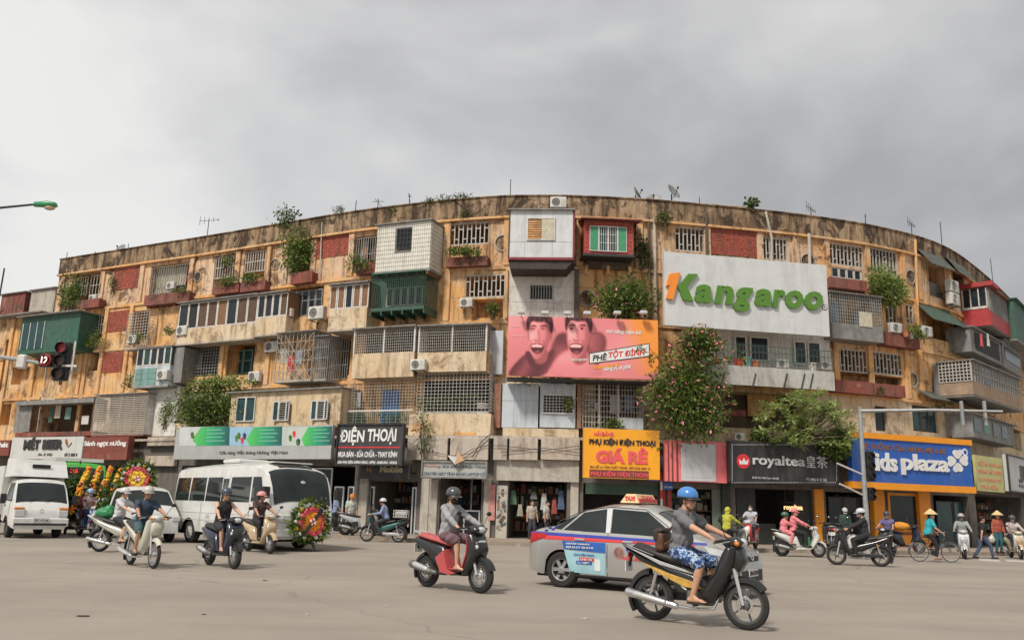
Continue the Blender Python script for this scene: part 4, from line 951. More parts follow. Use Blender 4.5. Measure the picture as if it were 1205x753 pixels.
# pink billboard with two laughing faces
Pk = Sign('billboard', 'pink billboard printed with two laughing men and slanted lettering', 590, 374, 778, 444, 1.9, S_PINK, .18, 'billboard')
pz = lambda x, y: (585+x/6.025, 360+y/6.025)
P_DK = flat('print_plum', (.10, .03, .04)); P_SK = flat('print_skin', (.84, .36, .34)); P_SK2 = flat('print_skin_shade', (.48, .14, .15)); P_LT = flat('print_pale_pink', (.90, .42, .44)); P_OR = flat('print_orange', (.88, .30, .05)); P_SK3 = flat('print_skin_mid', (.68, .24, .23)); P_HAIR = flat('print_hair', (.06, .02, .025)); P_MID = flat('print_rose', (.22, .055, .07))
def paint_print():
    """the printed picture: two laughing men in pink duotone, as a soft-toned flat print (colours on a fine grid)"""
    NX, NY = 360, 134; u, v = np.meshgrid(np.linspace(0, 1, NX), np.linspace(0, 1, NY)); X = 42+1123*u; Y = (85+27*u)+(402+6*u)*v
    def mask(pts, blur=1.0, k=2):
        P = np.array(smoothpoly(pts, k)); m = np.zeros(X.shape, bool); x0, y0 = P[-1]
        for x1, y1 in P:
            c = ((y1 > Y) != (y0 > Y))
            if c.any(): m ^= c & (X < (x0-x1)*(Y-y1)/((y0-y1) if abs(y0-y1) > 1e-9 else 1e-9)+x1)
            x0, y0 = x1, y1
        f = m.astype(float); r = max(1, int(blur*3)); g = np.exp(-.5*(np.arange(-r, r+1)/max(blur, .3))**2); g /= g.sum()
        f = np.apply_along_axis(lambda q: np.convolve(np.pad(q, r, 'edge'), g, 'valid'), 1, f); return np.apply_along_axis(lambda q: np.convolve(np.pad(q, r, 'edge'), g, 'valid'), 0, f)
    T = .80+.05*np.sin(X/210+Y/90)-.06*v
    def lay(m, t):
        nonlocal T
        T = T*(1-m)+t*m
    lay(mask([(372, 500), (350, 340), (395, 215), (470, 192), (560, 230), (660, 200), (735, 195), (778, 235), (775, 320), (720, 420), (640, 500)], 3), .26+.10*np.sin(X/40)*np.cos(Y/35))
    lay(mask([(640, 300), (655, 215), (720, 192), (772, 225), (772, 300), (720, 335)], 2.5), .34+.12*np.clip((720-X)/60, -1, 1))
    lay(mask([(330, 505), (400, 360), (520, 300), (650, 340), (680, 400), (800, 505)], 3), .84-.10*np.clip((Y-380)/110, 0, 1)-.10*np.clip((X-620)/90, 0, 1))
    lay(mask([(40, 500), (70, 440), (160, 350), (215, 330), (250, 400), (330, 345), (395, 300), (372, 420), (320, 505)], 2), .22+.10*np.sin(X/33+Y/50))
    lay(mask([(165, 335), (205, 318), (250, 405), (335, 345), (318, 420), (250, 445), (205, 420)], 1.5), .12)
    for dx, dy, k, eyes in ((0, 0, 1, 0), (287, -8, 1.04, 1)):
        Tt = lambda pts: [(185+dx+(x-185)*k, 90+dy+(y-90)*k) for x, y in pts]; cx, cy = Tt([(272, 235)])[0]
        lay(mask(Tt([(235, 330), (335, 285), (350, 400), (250, 425)]), 2), .42)
        nx, ny = (X-cx)/(95*k), (Y-cy)/(160*k); nz_ = np.sqrt(np.clip(1-nx*nx-ny*ny, .02, 1)); sh_ = .60+.30*np.clip(-.55*nx-.35*ny+.75*nz_, -.3, 1)
        lay(mask(Tt([(193, 150), (200, 100), (262, 86), (345, 95), (364, 160), (356, 255), (318, 335), (268, 388), (228, 366), (198, 290)]), 1.2), sh_)
        lay(.8*mask(Tt([(184, 200), (196, 190), (204, 250), (194, 268)]), 1), .5); lay(.8*mask(Tt([(356, 190), (376, 188), (372, 245), (354, 258)]), 1), .42)
        lay(.75*mask(Tt([(325, 150), (366, 160), (356, 260), (306, 350), (270, 384), (300, 320), (330, 250)]), 3.5), .40)
        lay(mask(Tt([(184, 192), (176, 130), (186, 88), (250, 70), (362, 78), (382, 140), (370, 210), (354, 198), (350, 150), (322, 124), (262, 132), (222, 118), (200, 148), (196, 190)]), 1.3), .05+.05*np.sin(X/6))
        for ex in (203, 280):
            lay(.55*mask(Tt([(ex-4, 170), (ex+22, 158), (ex+50, 172), (ex+22, 192)]), 2), .45)
            if eyes: lay(mask(Tt([(ex, 178), (ex+22, 168), (ex+44, 178), (ex+22, 186)]), .6, 1), .9); lay(mask(Tt([(ex+14, 171), (ex+30, 171), (ex+30, 185), (ex+14, 185)]), .6), .05)
            lay(.95*mask(Tt([(ex-2, 178), (ex+20, 166), (ex+46, 177), (ex+20, 173)]), .7, 1), .08); lay(.9*mask(Tt([(ex-8, 160+8*eyes), (ex+18, 146), (ex+52, 154-4*eyes), (ex+50, 164), (ex+18, 157)]), .8, 1), .10)
        lay(.6*mask(Tt([(262, 170), (276, 180), (286, 246), (270, 250), (262, 215)]), 2), .48); lay(.7*mask(Tt([(238, 244), (262, 256), (290, 246), (286, 262), (262, 264), (240, 258)]), 1.2), .34); lay(.5*mask(Tt([(246, 180), (256, 180), (260, 238), (248, 240)]), 1.5), .95)
        lay(.6*mask(Tt([(214, 248), (226, 250), (206, 292), (206, 330), (198, 300)]), 1.4), .42); lay(.7*mask(Tt([(300, 250), (312, 252), (324, 300), (312, 345), (314, 300)]), 1.6), .32); lay(.6*mask(Tt([(208, 215), (232, 210), (236, 240), (212, 248)]), 3), .96)
        lay(mask(Tt([(206, 286), (252, 268), (312, 284), (308, 326), (266, 352), (222, 328)]), .9), .07); lay(mask(Tt([(214, 287), (252, 275), (304, 287), (296, 304), (254, 300), (222, 303)]), .6, 1), .97); lay(.8*mask(Tt([(234, 332), (264, 320), (292, 330), (266, 346)]), 1), .45); lay(.6*mask(Tt([(226, 340), (266, 360), (304, 338), (266, 368)]), 1.2), .55)
    ramp = np.array([(0, .045, .014, .02), (.25, .20, .045, .055), (.5, .50, .13, .14), (.8, .80, .26, .28), (1, .90, .58, .56)]); C = np.stack([np.interp(T, ramp[:, 0], ramp[:, c]) for c in (1, 2, 3)], -1)
    o_ = np.clip((X-900+(300-Y)*.35)/170, 0, 1)[..., None]*(T > .7)[..., None]; C = C*(1-o_)+np.array([.86, .30, .05])*o_
    w, h = Pk.w, Pk.h; V = np.stack([-w/2+w*u, np.full_like(u, -.003), h*(1-v)], -1).reshape(-1, 3); i = np.arange(NX*NY).reshape(NY, NX)
    F = np.stack([i[1:, :-1], i[1:, 1:], i[:-1, 1:], i[:-1, :-1]], -1).reshape(-1, 4); me = bpy.data.meshes.new('print'); me.from_pydata(V.tolist(), [], F.tolist())
    at_ = me.color_attributes.new('ink', 'FLOAT_COLOR', 'POINT'); at_.data.foreach_set('color', np.concatenate([C.reshape(-1, 3), np.ones((NX*NY, 1))], 1).astype('f').ravel())
    m = bpy.data.materials.new('poster_print'); m.use_nodes = True; nt = m.node_tree; n = nt.nodes.new('ShaderNodeVertexColor'); n.layer_name = 'ink'; nt.links.new(n.outputs[0], nt.nodes['Principled BSDF'].inputs['Base Color']); nt.nodes['Principled BSDF'].inputs['Roughness'].default_value = .5
    me.materials.append(m); link('print', me, Pk.o)
paint_print()
Pk.poly([pz(652, 335), pz(1098, 268), pz(1098, 365), pz(655, 412)], S_BLACK, 'print', .003, -.009); Pk.poly([pz(660, 340), pz(1092, 275), pz(1092, 358), pz(660, 405)], S_WHITE, 'print', .003, -.0125)
def ptext(txt, x0, y0, x1, y1, m, ang, y, sh=.2, wt=.03):
    a = pz(x0, y0); b = pz(x1, y1); o = Pk.text(txt, a[0], a[1], b[0], b[1], m, .004, wt, sh, y=y, ang=R_(ang)); return o
ptext('PHÊ', 680, 335, 790, 388, S_BLACK, 6, -.017); ptext('TỘT ĐỈNH', 800, 308, 1066, 370, S_RED, 6, -.017)
ptext('xxx', 1200, 0, 1201, 1, S_WHITE, 0, 0) if False else None
ptext('vui cùng bạn bè', 785, 172, 1035, 208, S_WHITE, -1, -.0125, .3); ptext('hoàn toàn mới', 690, 408, 880, 440, S_YEL, 7, -.0125); ptext('dùng vị cà phê', 765, 420, 960, 462, S_WHITE, 7, -.0125)
ptext('thêm vị', 60, 140, 160, 160, P_LT, 5, -.005); ptext('thơm ngon', 60, 205, 160, 228, P_LT, 5, -.005); ptext('MỚI NGON', 520, 368, 640, 390, S_WHITE, 3, -.0125)
for x in (607, 636, 665, 690, 727, 758):
    c = Pk.loc(x, 373); q = MB().bv(c[0]-.16, c[0]+.16, -.5, -.25, c[1]+.02, c[1]+.16, .02); q.bar((c[0], .05, c[1]-.02), (c[0], -.28, c[1]+.08), .025); q.build('floodlight', S_LGREY, Pk.o)
MB().b(-Pk.w/2, Pk.w/2, .18, 1.2, -.12, -.05).build('catwalk', DARKM, Pk.o)
# beer sign and red sign, left
B = Sign('shop_sign', 'white shop sign reading MÉT BEER under the dark balcony', 13, 514, 97, 540, 2.0, flat('worn_white', (.56, .56, .54)), .15)
B.text('MÉT', 29, 514.5, 48, 529, S_BLACK, .03, .05); B.text('BEER', 51, 517, 74.5, 528.5, S_BLACK, .03, .06); B.text('Bia & Bếp', 45, 532, 62, 537, S_BLACK, .006, 0, .3); B.text('0912 888 8', 76, 533, 91, 537, S_BLACK, .006, .02)
B.poly([(76.5, 517), (79, 516), (80.5, 522), (79, 526), (77, 522)], S_BROWN, 'emblem'); B.poly([(79.5, 526), (84.5, 520), (85, 521.5), (80.5, 527)], S_BLACK, 'emblem')
C_ = Sign('shop_sign', 'dark red curved canopy sign with small white lettering beside the white beer sign', 98, 514, 151, 532, 1.9, S_MAR, .4); C_.text('Bánh ngọt nướng', 99, 518, 149, 526, S_WHITE, .008, .04)
MB().b(-C_.w/2, C_.w/2, .0, .5, -.4, -.003).build('awning_lip', REDL, C_.o)
C2 = Sign('shop_sign', 'dark red canopy sign fragment at the far end of the low orange house', -40, 518, 11, 536, 1.9, S_MAR, .4); C2.text('nước giải khát', -38, 520, 10, 528, S_WHITE, .008, .04)
# green bank-style billboard band with grey fascia
GRAD = bpy.data.materials.new('print_green_fade'); GRAD.use_nodes = True; nt = GRAD.node_tree
tcn = nt.nodes.new('ShaderNodeTexCoord'); sx_ = nt.nodes.new('ShaderNodeSeparateXYZ'); rp = nt.nodes.new('ShaderNodeValToRGB'); nt.links.new(tcn.outputs['Generated'], sx_.inputs[0]); nt.links.new(sx_.outputs[0], rp.inputs[0]); nt.links.new(rp.outputs[0], nt.nodes['Principled BSDF'].inputs['Base Color'])
rp.color_ramp.elements[0].color = (.10, .55, .10, 1); rp.color_ramp.elements[1].color = (.02, .08, .10, 1); rp.color_ramp.elements.new(.55).color = (.015, .30, .16, 1)
V_ = Sign('shop_sign', 'long grey shop fascia topped by three green gradient picture panels', 206, 502, 396, 540, 2.2, flat('fascia_grey', (.40, .42, .41)), .2)
vz = lambda x, y: (200+x/6.025, 490+y/6.025)
for a, b, c, mm in ((70, 425, 200, S_LGREY), (415, 800, 575, flat('print_pale_blue', (.30, .50, .66))), (797, 1185, 975, flat('print_pale_green', (.50, .56, .52)))):
    V_.poly([vz(a, 75), vz(b, 70), vz(b-4, 207), vz(a-4, 207)], mm, 'picture_panel', .004, -.002); V_.poly([vz(c+20, 75), vz(b, 70), vz(b-4, 204), vz(c-10, 207), vz(c-32, 160)], GRAD, 'picture_panel', .004, -.0065)
    rg = random.Random(a)
    for k in range(4): x = a+40+rg.random()*80; y = 110+rg.random()*60; V_.poly([vz(x, y), vz(x+14, y-12), vz(x+26, y+4), vz(x+20, y+38), vz(x+5, y+34)], [S_NAVY, S_GRND, S_RED, S_GRN][k], 'print', .003, -.0065)
    for k in range(4): V_.box(*vz(c+60, 92+k*26), *vz(c+60+110+20*(k % 2), 96+k*26), flat('print_pale_line', (.35, .6, .45)), 'print', .002, -.011)
V_.text('Cửa hàng Viễn thông Hương Việt Nam', *vz(352, 238), *vz(842, 272), flat('dim_letter', (.13, .13, .12)), .01, .03)
# phone shop
D_ = Sign('shop_sign', 'dark sign with big white letters ĐIỆN THOẠI and a thin red line', 396, 499, 477, 547, 2.3, flat('slate', (.045, .048, .052)), .18, frame=S_BLACK)
dz = lambda x, y: (380+x/8.367, 480+y/8.367)
D_.text('ĐIỆN', *dz(168, 180), *dz(412, 368), S_WHITE, .015, .03, .06); D_.text('THOẠI', *dz(442, 198), *dz(742, 362), S_WHITE, .015, .03, .06); D_.box(*dz(128, 380), *dz(780, 392), S_RED)
D_.text('MUA BÁN - SỬA CHỮA - THAY KÍNH', *dz(145, 412), *dz(748, 484), S_WHITE, .008, .03); D_.text('LINH PHỤ KIỆN CHÍNH HÃNG : APPLE - SAMSUNG - NOKIA', *dz(138, 512), *dz(748, 556), S_WHITE, .006, .03)
tag(fobj('cloth_bundle', MB().ell((0, 0, .1), (.35, .2, .28), 10, 6).ell((.2, -.05, .3), (.22, .15, .2), 8, 5), TEAL, *fs(473, 505, 2.2), 2.1, NB, smooth=True), '', '') if False else None
E_ = Sign('shop_sign', 'black slanted canopy sign reading N Mobile below the phone sign', 424, 548, 484, 563, 1.9, S_BLACK, .15); E_.text('N', 431, 549, 437, 556, S_BROWN, .01, .05); E_.text('Mobile', 447, 547.5, 475, 556, flat('dim_gold', (.42, .36, .22)), .01, .04)
F_ = Sign('shop_sign', 'grey shop sign with two rows of faded blue letters above the piers', 495, 543, 578, 562, 1.7, flat('faded_grey', (.40, .41, .38)), .2, frame=SHEETG)
F_.text('Phương', 496.5, 546.5, 518, 550.5, flat('faded_red', (.42, .16, .12)), .006, .02); F_.text('MUA BÁN SỬA ĐIỆN THOẠI', 520, 546, 576, 551.5, flat('faded_blue', (.12, .15, .2)), .006, .04); F_.text('CHUYÊN MÁY TÍNH BẢNG LAPTOP CŨ', 497, 554.5, 576, 559.5, flat('faded_blue', (.12, .15, .2)), .006, .04)
# yellow sign
Y_ = Sign('shop_sign', 'amber yellow shop sign with red GIÁ RẺ and black lettering', 684, 505, 778, 563, 2.0, S_YEL, .3)
yz = lambda x, y: (660+x/8.367, 490+y/8.367)
P_HOT = flat('hot_pink_red', (.80, .10, .12))
Y_.text('HẢI ĐĂNG', *yz(312, 140), *yz(512, 192), P_HOT, .01, .03); Y_.text('PHỤ KIỆN ĐIỆN THOẠI', *yz(258, 212), *yz(940, 296), S_BLACK, .012, .05); Y_.text('GIÁ RẺ', *yz(330, 300), *yz(860, 462), P_HOT, .015, .06)
Y_.text('ĐC: SỐ 1A TÔN THẤT TÙNG - ĐT: 0123 4567 12', *yz(268, 480), *yz(888, 515), S_BROWN, .006, .03); Y_.box(*yz(262, 528), *yz(872, 604), S_MAR); Y_.text('PHỤ KIỆN ĐIỆN THOẠI', *yz(276, 536), *yz(866, 600), P_HOT, .01, .03, y=-.009)
# pink surround with a pale panel
Q_ = Sign('shop_sign', 'pink shop board with a framed pale blank panel and red stripes', 779, 519, 855, 567, 1.7, flat('coral', (.84, .20, .21)), .2)
for x in (783.5, 789.5, 795.5): Q_.box(x, 519, x+2.2, 566, S_MAR, 'stripe')
Q_.box(801, 522, 842, 566, S_LGREY, 'blank_panel', .03); Q_.box(806, 527, 838, 562, flat('blank_white', (.52, .53, .55)), 'blank_panel', .006, -.034)
# black tea sign
T_ = Sign('shop_sign', 'black shop sign with red crown disc and pale letters royaltea', 857, 521, 988, 569, 2.1, S_BLACK, .25)
T_.disc(873.5, 542.5, 8, S_RED, 'emblem_disc'); T_.poly([(869, 546), (878.5, 546.2), (879.5, 540), (876.3, 543), (874, 538.5), (871.5, 543), (868, 540)], S_WHITE, 'crown', .006, -.0125)
T_.text('royaltea', 884.5, 536, 947.5, 551, S_LGREY, .02, .02); T_.text('皇', 949, 536.5, 960.5, 550, S_LGREY, .015); T_.text('茶', 962, 537, 975, 551, S_LGREY, .015)
T_.text('Số 58 Tôn Thất Tùng - Hà Nội', 884, 560.5, 916, 564, S_LGREY, .005, .02); T_.text('ĐT: 0986 67 67 365', 949, 562.5, 974, 566, S_LGREY, .005, .02)
q = MB()
for k in range(48):
    for yy in (523, 567.5): a = T_.loc(859.5+k*2.65, yy); q.b(a[0], a[0]+.05, -.01, -.002, a[1]-.015, a[1]+.015)
for k in range(16): 
    for xx in (860, 986): a = T_.loc(xx, 524+k*2.7); q.b(a[0]-.015, a[0]+.015, -.01, -.002, a[1]-.03, a[1]+.03)
q.build('stitch_border', S_LGREY, T_.o, kind='stuff')
s, z = fs(933.5, 597.5, .82); q = fpt(s, z, .82); t2 = thing('neon_sign', 'small warm lit letters royaltea hanging inside the black shop', 'sign', q, fang(s))
me = text_mesh('royaltea', .92, .3, .02, .02); me.materials.append(mat('neon_warm', (1, .62, .30), .5, 0, emit=.9)); link('lettering', me, t2); MB().b(-.46, .46, .0, .03, .22, .25).bar((-.4, .01, .24), (-.4, .01, .9), .01).bar((.4, .01, .24), (.4, .01, .9), .01).build('rail', DARKM, t2)
# blue children's shop sign
U_ = Sign('shop_sign', 'blue shop sign with white rounded letters Kids plaza and a white clover, orange borders', 992, 519, 1143, 569, 2.2, S_BLUE, .3)
a = U_.loc(992, 540)[0]; b = U_.loc(1143, 540)[0]
MB().b(a-.05, b+.05, -.06, .5, U_.h+.003, U_.h+.26).build('top_border', ORANGE, U_.o); MB().b(a-.05, b+.05, -.06, .5, -.3, -.003).build('bottom_border', ORANGE, U_.o)
uz = lambda x, y: (965+x/4.183, 520+y/4.183)
for (tx, x0, y0, x1, y1) in (('Kids', 172, 50, 362, 142), ('plaza', 388, 62, 634, 166)): U_.text(tx, *uz(x0, y0), *uz(x1, y1), S_WHITE, .04, .03)
U_.text('HỆ THỐNG CỬA HÀNG MẸ & BÉ', *uz(165, 5), *uz(620, 52), S_BROWN, .008, .02)
cx, cy = 1127.5, 542.5
for k in range(4):
    g = R_(42+90*k+3); ux, uy = math.cos(g), -math.sin(g); px, py = -uy, ux
    pts = [(0.8, 0), (6, -5.2), (10, -6.0), (12.3, -3.2), (10.8, 0), (12.3, 3.2), (10, 6.0), (6, 5.2)]; g2 = [(cx+(p*math.cos(g-R_(42)))-(q*math.sin(g-R_(42))), cy-(p*math.sin(g-R_(42))+q*math.cos(g-R_(42)))) for p, q in pts]
    g2 = [(cx+(p*math.cos(R_(92+90*k))-q*math.sin(R_(92+90*k)))*.95, cy-(p*math.sin(R_(92+90*k))+q*math.cos(R_(92+90*k)))*1.1) for p, q in pts]
    U_.poly(smoothpoly(g2, 2), S_WHITE, 'clover_leaf', .03)
U_.disc(1135.5, 532.5, 3, S_WHITE, 'clover_ring', .02); U_.disc(1135.5, 532.5, 1.7, S_BLUE, 'clover_ring', .004, -.023)
# right end signs
W_ = Sign('shop_sign', 'faded lime green sign with rows of red writing beside the blue sign', 1145, 537, 1180, 578, 1.6, flat('lime', (.52, .50, .20)), .12)
for k, tx in enumerate(('SỮA CHUA', 'BÁNH MÌ PATE', 'CÀ PHÊ SINH TỐ', 'TRÀ SỮA')): W_.text(tx, 1148+(4 if k == 3 else 0), 543+k*9, 1178-(3 if k == 3 else 0), 548.5+k*9, flat('faded_coral', (.66, .25, .14)), .005, .03)
X_ = Sign('shop_sign', 'pale grey shop sign with black letters at the corner end of the shops', 1182, 540, 1230, 580, 1.7, flat('worn_grey', (.50, .51, .51)), .2, frame=DARKM); X_.text('JK', 1197, 549, 1216, 569, S_BLACK, .01, .06); X_.text('FASHION', 1198, 571, 1220, 575, S_BLACK, .006, .02)
# ------------------------------------------------------------------ air conditioners
AC_W = mat('ac_casing', (.60, .59, .55), .5, .08, 5, dirt=.4, dirtcol=(.3, .24, .17)); AC_D = mat('ac_fan_dark', (.06, .06, .06), .6, .3)
_ac = {}
def ac_unit(x, y, wpx, d, label):
    """x,y: centre in the photo"""
    s, z = fs(x, y, d); a = fs(x-wpx/2, y, d)[0]; b = fs(x+wpx/2, y, d)[0]; k = max(.55, min(1.15, (b-a)/.85)); q = fpt(s, z-.3*k, d)
    t = thing('air_conditioner', label, 'air conditioner', q, fang(s), 'outdoor units of the air conditioners', k)
    if not _ac:
        c = MB().bv(-.42, .42, 0, .3, .03, .6, .025); _ac['c'] = c.mesh('casing', AC_W)
        f_ = MB().lathe([(.235, -.004), (.235, .012), (.215, .014), (.21, -.002)], (-.12, 0, .315), (0, -1, 0), 20)
        for r in (.17, .12, .07): f_.lathe([(r, .004), (r, .014), (r-.008, .014), (r-.008, .004)], (-.12, 0, .315), (0, -1, 0), 16, closed=True)
        _ac['f'] = f_.mesh('fan_guard', AC_W); _ac['k'] = MB().lathe([(.208, .0), (.208, .003), (.001, .003)], (-.12, 0, .315), (0, -1, 0), 20).mesh('fan', AC_D)
        v = MB(); [v.b(.17, .38, -.012, -.002, .1+i*.06, .13+i*.06) for i in range(7)]; _ac['v'] = v.mesh('vent', AC_W)
        br = MB(); [br.b(xx-.025, xx+.025, .0, .75, -.03, .0).b(xx-.02, xx+.02, .5, .54, -.3, -.03) for xx in (-.3, .3)]; _ac['b'] = br.mesh('bracket', DARKM)
    for n, kk in (('casing', 'c'), ('fan_guard', 'f'), ('fan', 'k'), ('vent', 'v'), ('bracket', 'b')): link(n, _ac[kk], t)
for a in ((657, 238, 20, .5, 'air conditioner standing against the parapet above the light grey sheet cabin'),
    (200, 336, 9, .3, 'small air conditioner behind the railing of the top-floor recess with red curtain'), (108, 351, 8, .3, 'tiny air conditioner on the top-floor ledge by the corner vine'),
    (213, 389, 12, 1.0, 'air conditioner at the left foot of the long brown-paned verandah'), (337, 368, 11, .7, 'air conditioner left of the barred window between the verandahs'), (371, 368, 18, .7, 'air conditioner right of the barred window between the verandahs'),
    (548, 356, 15, .45, 'air conditioner under the concrete grille right of the green cage'), (491, 429, 18, 1.45, 'air conditioner on the cream parapet between the two gridded verandahs'),
    (298, 443, 13, .35, 'air conditioner below the teal window behind the orange pier'), (318, 408, 14, .35, 'air conditioner high on the orange pier beside the diamond cage'), (190, 441, 12, 1.35, 'air conditioner on the front of the teal panelled balcony'),
    (699, 478, 14, .3, 'air conditioner inside the white barred balcony right of the brick pier'), (851, 425, 12, 1.1, 'air conditioner at the bougainvillea end of the balcony below the white billboard'),
    (922, 428, 14, 1.1, 'air conditioner between the two windows of the balcony below the white billboard'), (973, 430, 13, 1.1, 'air conditioner at the grille end of the balcony below the white billboard'),
    (1056, 386, 13, .6, 'air conditioner on the ledge left of the hanging plant pots'), (1092, 390, 12, 1.0, 'air conditioner under the dark green awning'), (1124, 337, 12, .6, 'upper of two stacked air conditioners beside the red corner cabin'), (1125, 352, 12, .6, 'lower of two stacked air conditioners beside the red corner cabin'),
    (871, 514, 12, .6, 'air conditioner in the dark recess above the black tea sign'), (155, 399, 10, .75, 'air conditioner inside the white wire cage left of the long verandah')): ac_unit(*a)
# ------------------------------------------------------------------ pots and tubs on balconies
rp_ = random.Random(3)
def pot(x, y, d, r, h, m, label, nm='plant_pot', cat='pot'):
    s, z = fs(x, y, d); o = fobj(nm, MB().lathe([(r*.7, 0), (r, h), (r*1.08, h), (r*1.08, h*.9), (r*.85, h*.88), (.001, h*.86)], n=12), m, s, z-h*.5, d, NB, smooth=True)
    o.parent = None; q = fpt(s, z-h*.5, d); o.location = q; return tag(o, label, cat)
TERRA = mat('terracotta', (.42, .16, .08), .8, .2); CRED = mat('plastic_red', (.60, .05, .04), .4, .1)
pot(842, 428, 1.25, .2, .42, TERRA, 'terracotta pot left of the air conditioner on the billboard balcony'); pot(870, 428, 1.25, .24, .4, CRED, 'bright red tub on the billboard balcony', 'tub', 'tub'); pot(880, 427, 1.25, .18, .5, TEAL, 'turquoise bucket on the billboard balcony', 'bucket', 'bucket'); pot(889, 430, 1.25, .2, .4, TERRA, 'terracotta pot beside the turquoise bucket'); pot(956, 433, 1.25, .2, .45, AC_W, 'pale tub before the right window of the billboard balcony', 'tub', 'tub')
pot(1066, 393, .75, .16, .3, TERRA, 'clay pot on the ledge beside the air conditioner'); pot(1074, 395, .75, .2, .3, AC_W, 'pale pot on the ledge below the hanging plant'); pot(568, 478, .6, .3, .25, AC_W, 'white tray behind the coarse white grid')
# ------------------------------------------------------------------ dishes, aerials and rods on the roof
DISH = mat('dish_grey', (.22, .22, .215), .5, .15, 5)
def dish(x, y, r, label, az=0):
    s, z = fs(x, y, -.3); q = fpt(s, z, -.3); t = thing('satellite_dish', label, 'satellite dish', (q.x, q.y, ZT-.6), fang(s), 'satellite dishes on the parapet'); zz = z-ZT+.6
    MB().tube([(0, .2, 0), (0, .2, zz-.05)], .035, 6).build('mast', DARKM, t)
    A = Vector((math.sin(az), -math.cos(az), .55)).normalized()
    MB().lathe([(.001, 0), (r*.35, r*.03), (r*.7, r*.13), (r, r*.28), (r*1.02, r*.27), (r*.7, r*.1), (.001, -.03)], (0, .1, zz), A, 22).build('reflector', DISH, t, smooth=60)
    q = Vector((0, .1, zz))+A*r*.9; MB().tube([Vector((0, .1, zz))-Vector((0, 0, r*.8))+A*r*.2, q], .02, 5).ell(q, (.06, .06, .06), 6, 4).build('feed_arm', DARKM, t)
dish(749, 227, .36, 'narrow tilted satellite dish on the parapet, left of the pair', R_(70)); dish(792, 226, .42, 'large round satellite dish on the parapet above the white billboard', R_(35)); dish(770, 236, .4, 'low satellite dish half hidden behind the parapet', R_(-20)); dish(141, 294, .4, 'dark satellite dish near the left end of the roof', R_(0))
def aerial(x, y0, y1, label, kind=0):
    s, zt = fs(x, y0, -.2); zb = ZT-.3; q = fpt(s, zb, -.2); t = thing('aerial', label, 'antenna', q, fang(s)+(x % 7)*.3, 'aerials and rods on the roof'); h = zt-zb
    MB().tube([(0, 0, 0), (.02*(x % 3), 0, h)], .022, 5).build('mast', DARKM, t)
    if kind == 1:
        m = MB().tube([(-.6, 0, h-.1), (.65, 0, h-.06)], .015, 4)
        for k in range(5): m.bar((-.55+k*.28, 0, h-.35+.05*k), (-.55+k*.28, 0, h+.18-.03*k), .012)
        m.build('crossbar', DARKM, t)
    if kind == 2: MB().tube([(-.3, 0, h*.75), (.35, 0, h*.95)], .015, 4).tube([(-.2, 0, h*.95), (.25, 0, h*.6)], .012, 4).build('crossbar', DARKM, t)
for a in ((246, 258, 280, 'aerial with cross rods above the top-floor brick panel on the left', 1), (954, 244, 256, 'aerial with cross rods right of the little rooftop sapling', 1), (1072, 262, 278, 'aerial with one long crossbar near the bend of the roof', 1),
    (601, 211, 231, 'thin bare rod beside the light grey sheet cabin', 0), (1018, 252, 264, 'short forked rod right of the aerials', 2), (1106, 261, 287, 'thin rod standing where the roof bends down', 0), (1166, 304, 332, 'tall rod above the red corner cabin', 0), (482, 228, 241, 'short rod with a cross above the white tiled cabin', 2),
    (445, 234, 246, 'forked bare aerial near the white tiled cabin', 2), (419, 236, 249, 'thin rod left of the forked aerial', 0), (823, 232, 241, 'thin short rod right of the large dish', 0), (79, 297, 306, 'thin short rod at the left corner of the roof', 0), (112, 296, 303, 'thin short rod left of the dark dish', 0), (151, 287, 295, 'thin short rod right of the dark dish', 0)): aerial(*a)
s, z = fs(2, 330, -2); t = thing('roof_pole', 'dark pole with brackets on the roof of the low orange house', 'pole', fpt(s, zr, -2), 0); MB().tube([(0, 0, 0), (.05, 0, fs(2, 316, -2)[1]-zr)], .06, 6).build('mast', DARKM, t); MB().tube([(0, 0, 1.0), (.5, 0, 1.5)], .04, 5).tube([(-.1, 0, .8), (.4, 0, .7)], .04, 5).build('bracket', DARKM, t)
s, z = fs(857, 245, -.2); tag(fobj('roof_vent', MB().bv(-.9, .9, -.2, .2, 0, .5, .03), CONC, s, ZT-.28, -.3, NB), 'flat concrete vent box on the roof right of the dishes', 'vent'); bpy.data.objects['roof_vent'].parent = None; bpy.data.objects['roof_vent'].location = fpt(s, ZT-.28, -.3)
# ------------------------------------------------------------------ cables along the front
def cable(pts, label, r=.012, d=1.45, sag=.0):
    P = []
    for x, y in pts: s, z = fs(x, y, d); P.append(fpt(s, z, d))
    mb = MB().tube(P, r, 5); o = mb.build('cable', BLACK); return tag(o, label, 'cable', 'cables strung along the shop canopy')
cable([(480, 520), (500, 530), (530, 536), (552, 534), (576, 518), (580, 470)], 'thin black cable looping down the canopy beside the concrete joint'); cable([(540, 538), (556, 528), (572, 524), (590, 524), (640, 530), (684, 524)], 'thin black cable sagging across the plain canopy slabs'); cable([(576, 515), (580, 560)], 'thin black cable hanging at the canopy joint', .018)
cable([(590, 532), (640, 527), (684, 533)], 'lower thin black cable crossing the plain canopy slabs'); cable([(556, 538), (566, 520), (578, 510)], 'black cable bundle fanning out at the canopy corner', .02)
